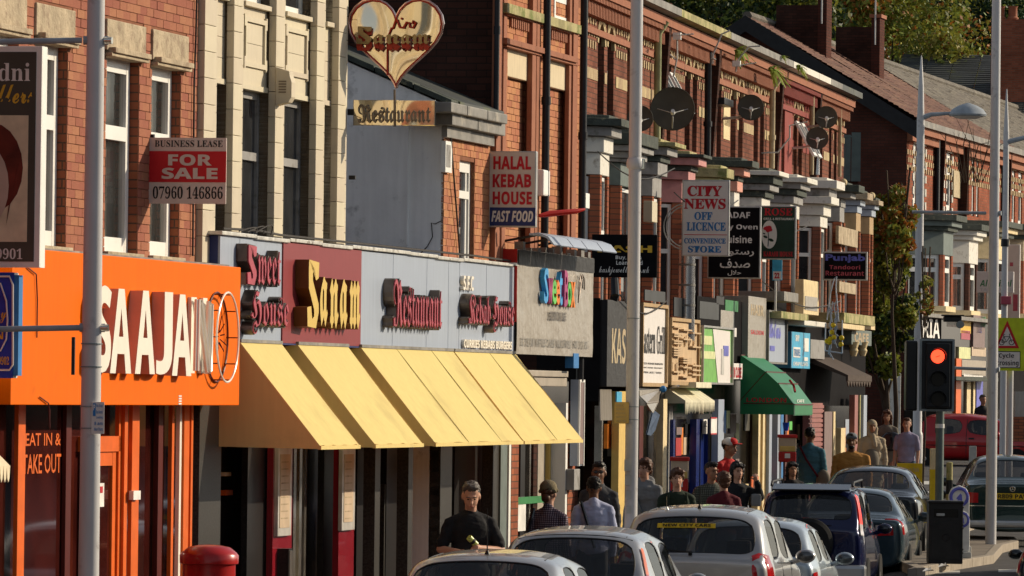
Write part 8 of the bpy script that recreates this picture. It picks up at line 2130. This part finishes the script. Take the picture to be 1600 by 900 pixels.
person('man seen from behind in pale blue shirt with black strap over his shoulder', 928, 70.2, 745, 1.70, yaw=PI+.1, skin='skin_brown', top='cloth_pale_blue', sleeve='long', legs='cloth_charcoal', hair='hair_black', build=1.1, seed=3, extra=lambda o, K, H: strap(K, o, (.15, 0, 1.44), (-.0, 0, .95), front=False))
def ex_shades(o, K, H):
    g = G(); g.ball(H((.030, -.096, 1.634)), .024, .006, .017, 10, 6).ball(H((-.030, -.096, 1.634)), .024, .006, .017, 10, 6).tube([H((-.07, -.04, 1.64)), H((0, -.1, 1.642)), H((.07, -.04, 1.64))], .004, 5); part('sunglasses', g, 'bag_black', o, sm=True)
    strap(K, o, (-.12, 0, 1.44), (.12, 0, 1.0), back=False)
person('man in sunglasses and dark jacket facing us behind the pale blue shirt', 936, 74.5, 722, 1.78, yaw=-.1, skin='skin_brown', top='cloth_charcoal', sleeve='long', hair='hair_black', hair_style='short', seed=4, extra=ex_shades)
person('boy in grey hooded top with brown fringe beside the middle lamp column', 1007, 78, 717, 1.74, yaw=-.3, skin='skin_light', top='cloth_grey', sleeve='long', hair='hair_brown', hair_style='full', hood=True, head=(-.2, 0), build=1.02, seed=5, extra=lambda o, K, H: strap(K, o, (-.13, 0, 1.44), (.08, 0, .95), back=False))
def ex_print(o, K, H):
    part('chest_print', G().box(-.085, .085, -.150, -.118, 1.13, 1.21), 'pipe_cream', o, bevel=.01)
    for s in (-1, 1): part('bag_strap', G().tube([K((s*.11, -.06, 1.45)), K((s*.12, -.135, 1.3)), K((s*.11, -.14, 1.08))], .012, 6), 'cloth_green_dark', o, sm=True)
person('smiling boy in dark green printed t-shirt behind the minicab', 1058, 77, 733, 1.66, yaw=.1, skin='skin_light', top='cloth_green_dark', sleeve='short', hair='hair_brown', hair_style='full', build=1.08, seed=6, extra=ex_print)
person('young man in open green checked shirt looking sideways', 1112, 82, 722, 1.74, yaw=.25, skin='skin_tan', top='plaid_green', sleeve='long', hair='hair_black', head=(.35, .05), build=1.1, seed=7)
person('person with auburn hair in maroon top seen from behind above the minicab aerial', 1131, 78.5, 738, 1.62, yaw=PI+.2, skin='skin_light', top='cloth_maroon', sleeve='long', hair='hair_brown', hair_style='full', build=1.05, seed=8)
person('dark haired woman in black top raising one hand to her hair', 1152, 81.5, 722, 1.66, yaw=.1, skin='skin_light', top='cloth_black', sleeve='long', hair='hair_black', hair_style='long', head=(.3, .1), armR=((.32, -.03, 1.28), (.25, -.1, 1.50), .9), seed=9, extra=lambda o, K, H: part('shoulder_bag', G().box(.17, .30, -.12, -.02, 1.10, 1.26), 'cloth_grey', o, bevel=.03))
person('young man in red and white baseball cap standing higher by the dark doorway', 1139, 90, 684, 1.78, yaw=.8, skin='skin_tan', top='cloth_red', sleeve='long', hair='hair_black', hat=('cap', 'cloth_white', 'cloth_red'), head=(.3, .1), seed=10)
person('small dark haired woman beyond the navy four by four roof', 1238, 93.5, 722, 1.60, yaw=.3, skin='skin_tan', top='cloth_black', sleeve='long', hair='hair_black', hair_style='long', seed=11)
person('man in teal jacket seen from behind with a bag strap by the pink shutter', 1266, 103, 668, 1.84, yaw=PI-.3, skin='skin_brown', top='cloth_teal', sleeve='long', hair='hair_black', build=1.12, seed=12, extra=lambda o, K, H: (strap(K, o, (.15, 0, 1.44), (-.17, 0, 1.0), 'cloth_maroon', front=False), part('shoulder_bag', G().ball(K((-.24, .1, .95)), .12, .08, .17, 12, 8), 'cloth_taupe', o, sm=True)))
person('bearded man in ochre jacket and grey knitted cap walking towards us', 1331, 102, 676, 1.82, yaw=-.1, skin='skin_brown', top='cloth_ochre', sleeve='long', hair='hair_black', hair_style='short', hat=('skullcap', 'cap_grey'), build=1.38, seed=13, legpose=.8, extra=lambda o, K, H: part('beard', G().ball(H((0, -.065, 1.545)), .05, .045, .04, 12, 8), 'hair_black', o, sm=True))
person('elderly woman in pale headscarf and long beige coat', 1363, 114, 655, 1.74, yaw=.1, skin='skin_tan', top='cloth_beige', sleeve='long', legs='cloth_charcoal', hair=None, hat=('scarf', 'cloth_beige'), build=1.15, coat=.25, seed=14, extra=lambda o, K, H: part('cardigan_front', G().ball(K((-.02, -.06, 1.02)), .15, .12, .24, 14, 10), 'cloth_taupe', o, sm=True))
person('bare legged woman in taupe top carrying a shiny black handbag', 1386, 124, 641, 1.76, yaw=-.2, skin='skin_tan', top='cloth_taupe', sleeve='long', legs=None, hair='hair_brown', hair_style='long', far=True, coat=.05, seed=15, legpose=.9, extra=lambda o, K, H: part('handbag', G().ball(K((.12, -.2, 1.15)), .22, .1, .19, 14, 9), 'bag_black', o, sm=True))
person('person in lavender shirt behind the far lamp column base', 1417, 121, 653, 1.74, yaw=-.3, skin='skin_light', top='cloth_lavender', sleeve='short', legs='cloth_denim', hair='hair_brown', far=True, build=1.08, seed=16)
person('dark clothed figure walking past the far shops behind the red car', 1536, 163, 617, 1.8, yaw=.4, skin='skin_tan', top='cloth_black', sleeve='long', legs='cloth_charcoal', hair='hair_grey', far=True, seed=17)
# sweet dispensers outside the shops
def dispenser(x, Y, yt, yb, lb):
    c = at(x, 700, Y); z1, z0 = at(x, yt, Y).z, at(x, yb, Y).z; gz = ground_z(c.x, Y)+.12; w = 15*Y/F
    o = thing('sweet_dispenser', lb, 'vending machine', loc=(c.x, Y, gz), group='red sweet dispensers'); H_ = z1-gz; B_ = z0-gz; m_ = B_+(H_-B_)*.38
    part('red_base', G().box(-w*.9, w*.9, -.12, .12, B_, m_), 'red_paint', o, bevel=.02); part('clear_tank', G().box(-w*.9, w*.9, -.11, .11, m_, H_-.04), 'menu_paper', o, bevel=.01); part('sweets', G().box(-w*.84, w*.84, -.115, -.05, m_, m_+(H_-m_)*.35), 'notice_yellow', o, bevel=.02)
    part('red_lid', G().box(-w, w, -.13, .13, H_-.05, H_), 'red_paint', o, bevel=.01)
    for s in (-1, 1): part('leg', G().box(s*w*.7-.015, s*w*.7+.015, -.02, .02, 0, B_), 'frame_white', o)
    part('price_card', G().box(-.04, .04, -.127, -.12, B_+.06, B_+.13), 'ink_white', o)
    return o
dispenser(1062, 82, 714, 768, 'red and clear sweet dispenser behind the two boys'); dispenser(1230, 96, 679, 722, 'red and clear sweet dispenser with a blue cup by the green awning')
p = at(1228, 668, 96); solo('paper_cup', G().lathe((0, 0, -.05), [(.035, 0), (.05, .12), (.052, .125)], 14), 'blue_sign', 'blue and white paper cup standing on the sweet dispenser', 'cup', loc=(p.x, 96, p.z), sm=True)
for k_, (x, Y, yt, lb) in enumerate(((1045, 80, 716, 'x'),)): pass
bpy.data.scenes.remove(work)
print('POLY', sum(len(o.data.polygons) for o in sc.objects if o.type == 'MESH'))
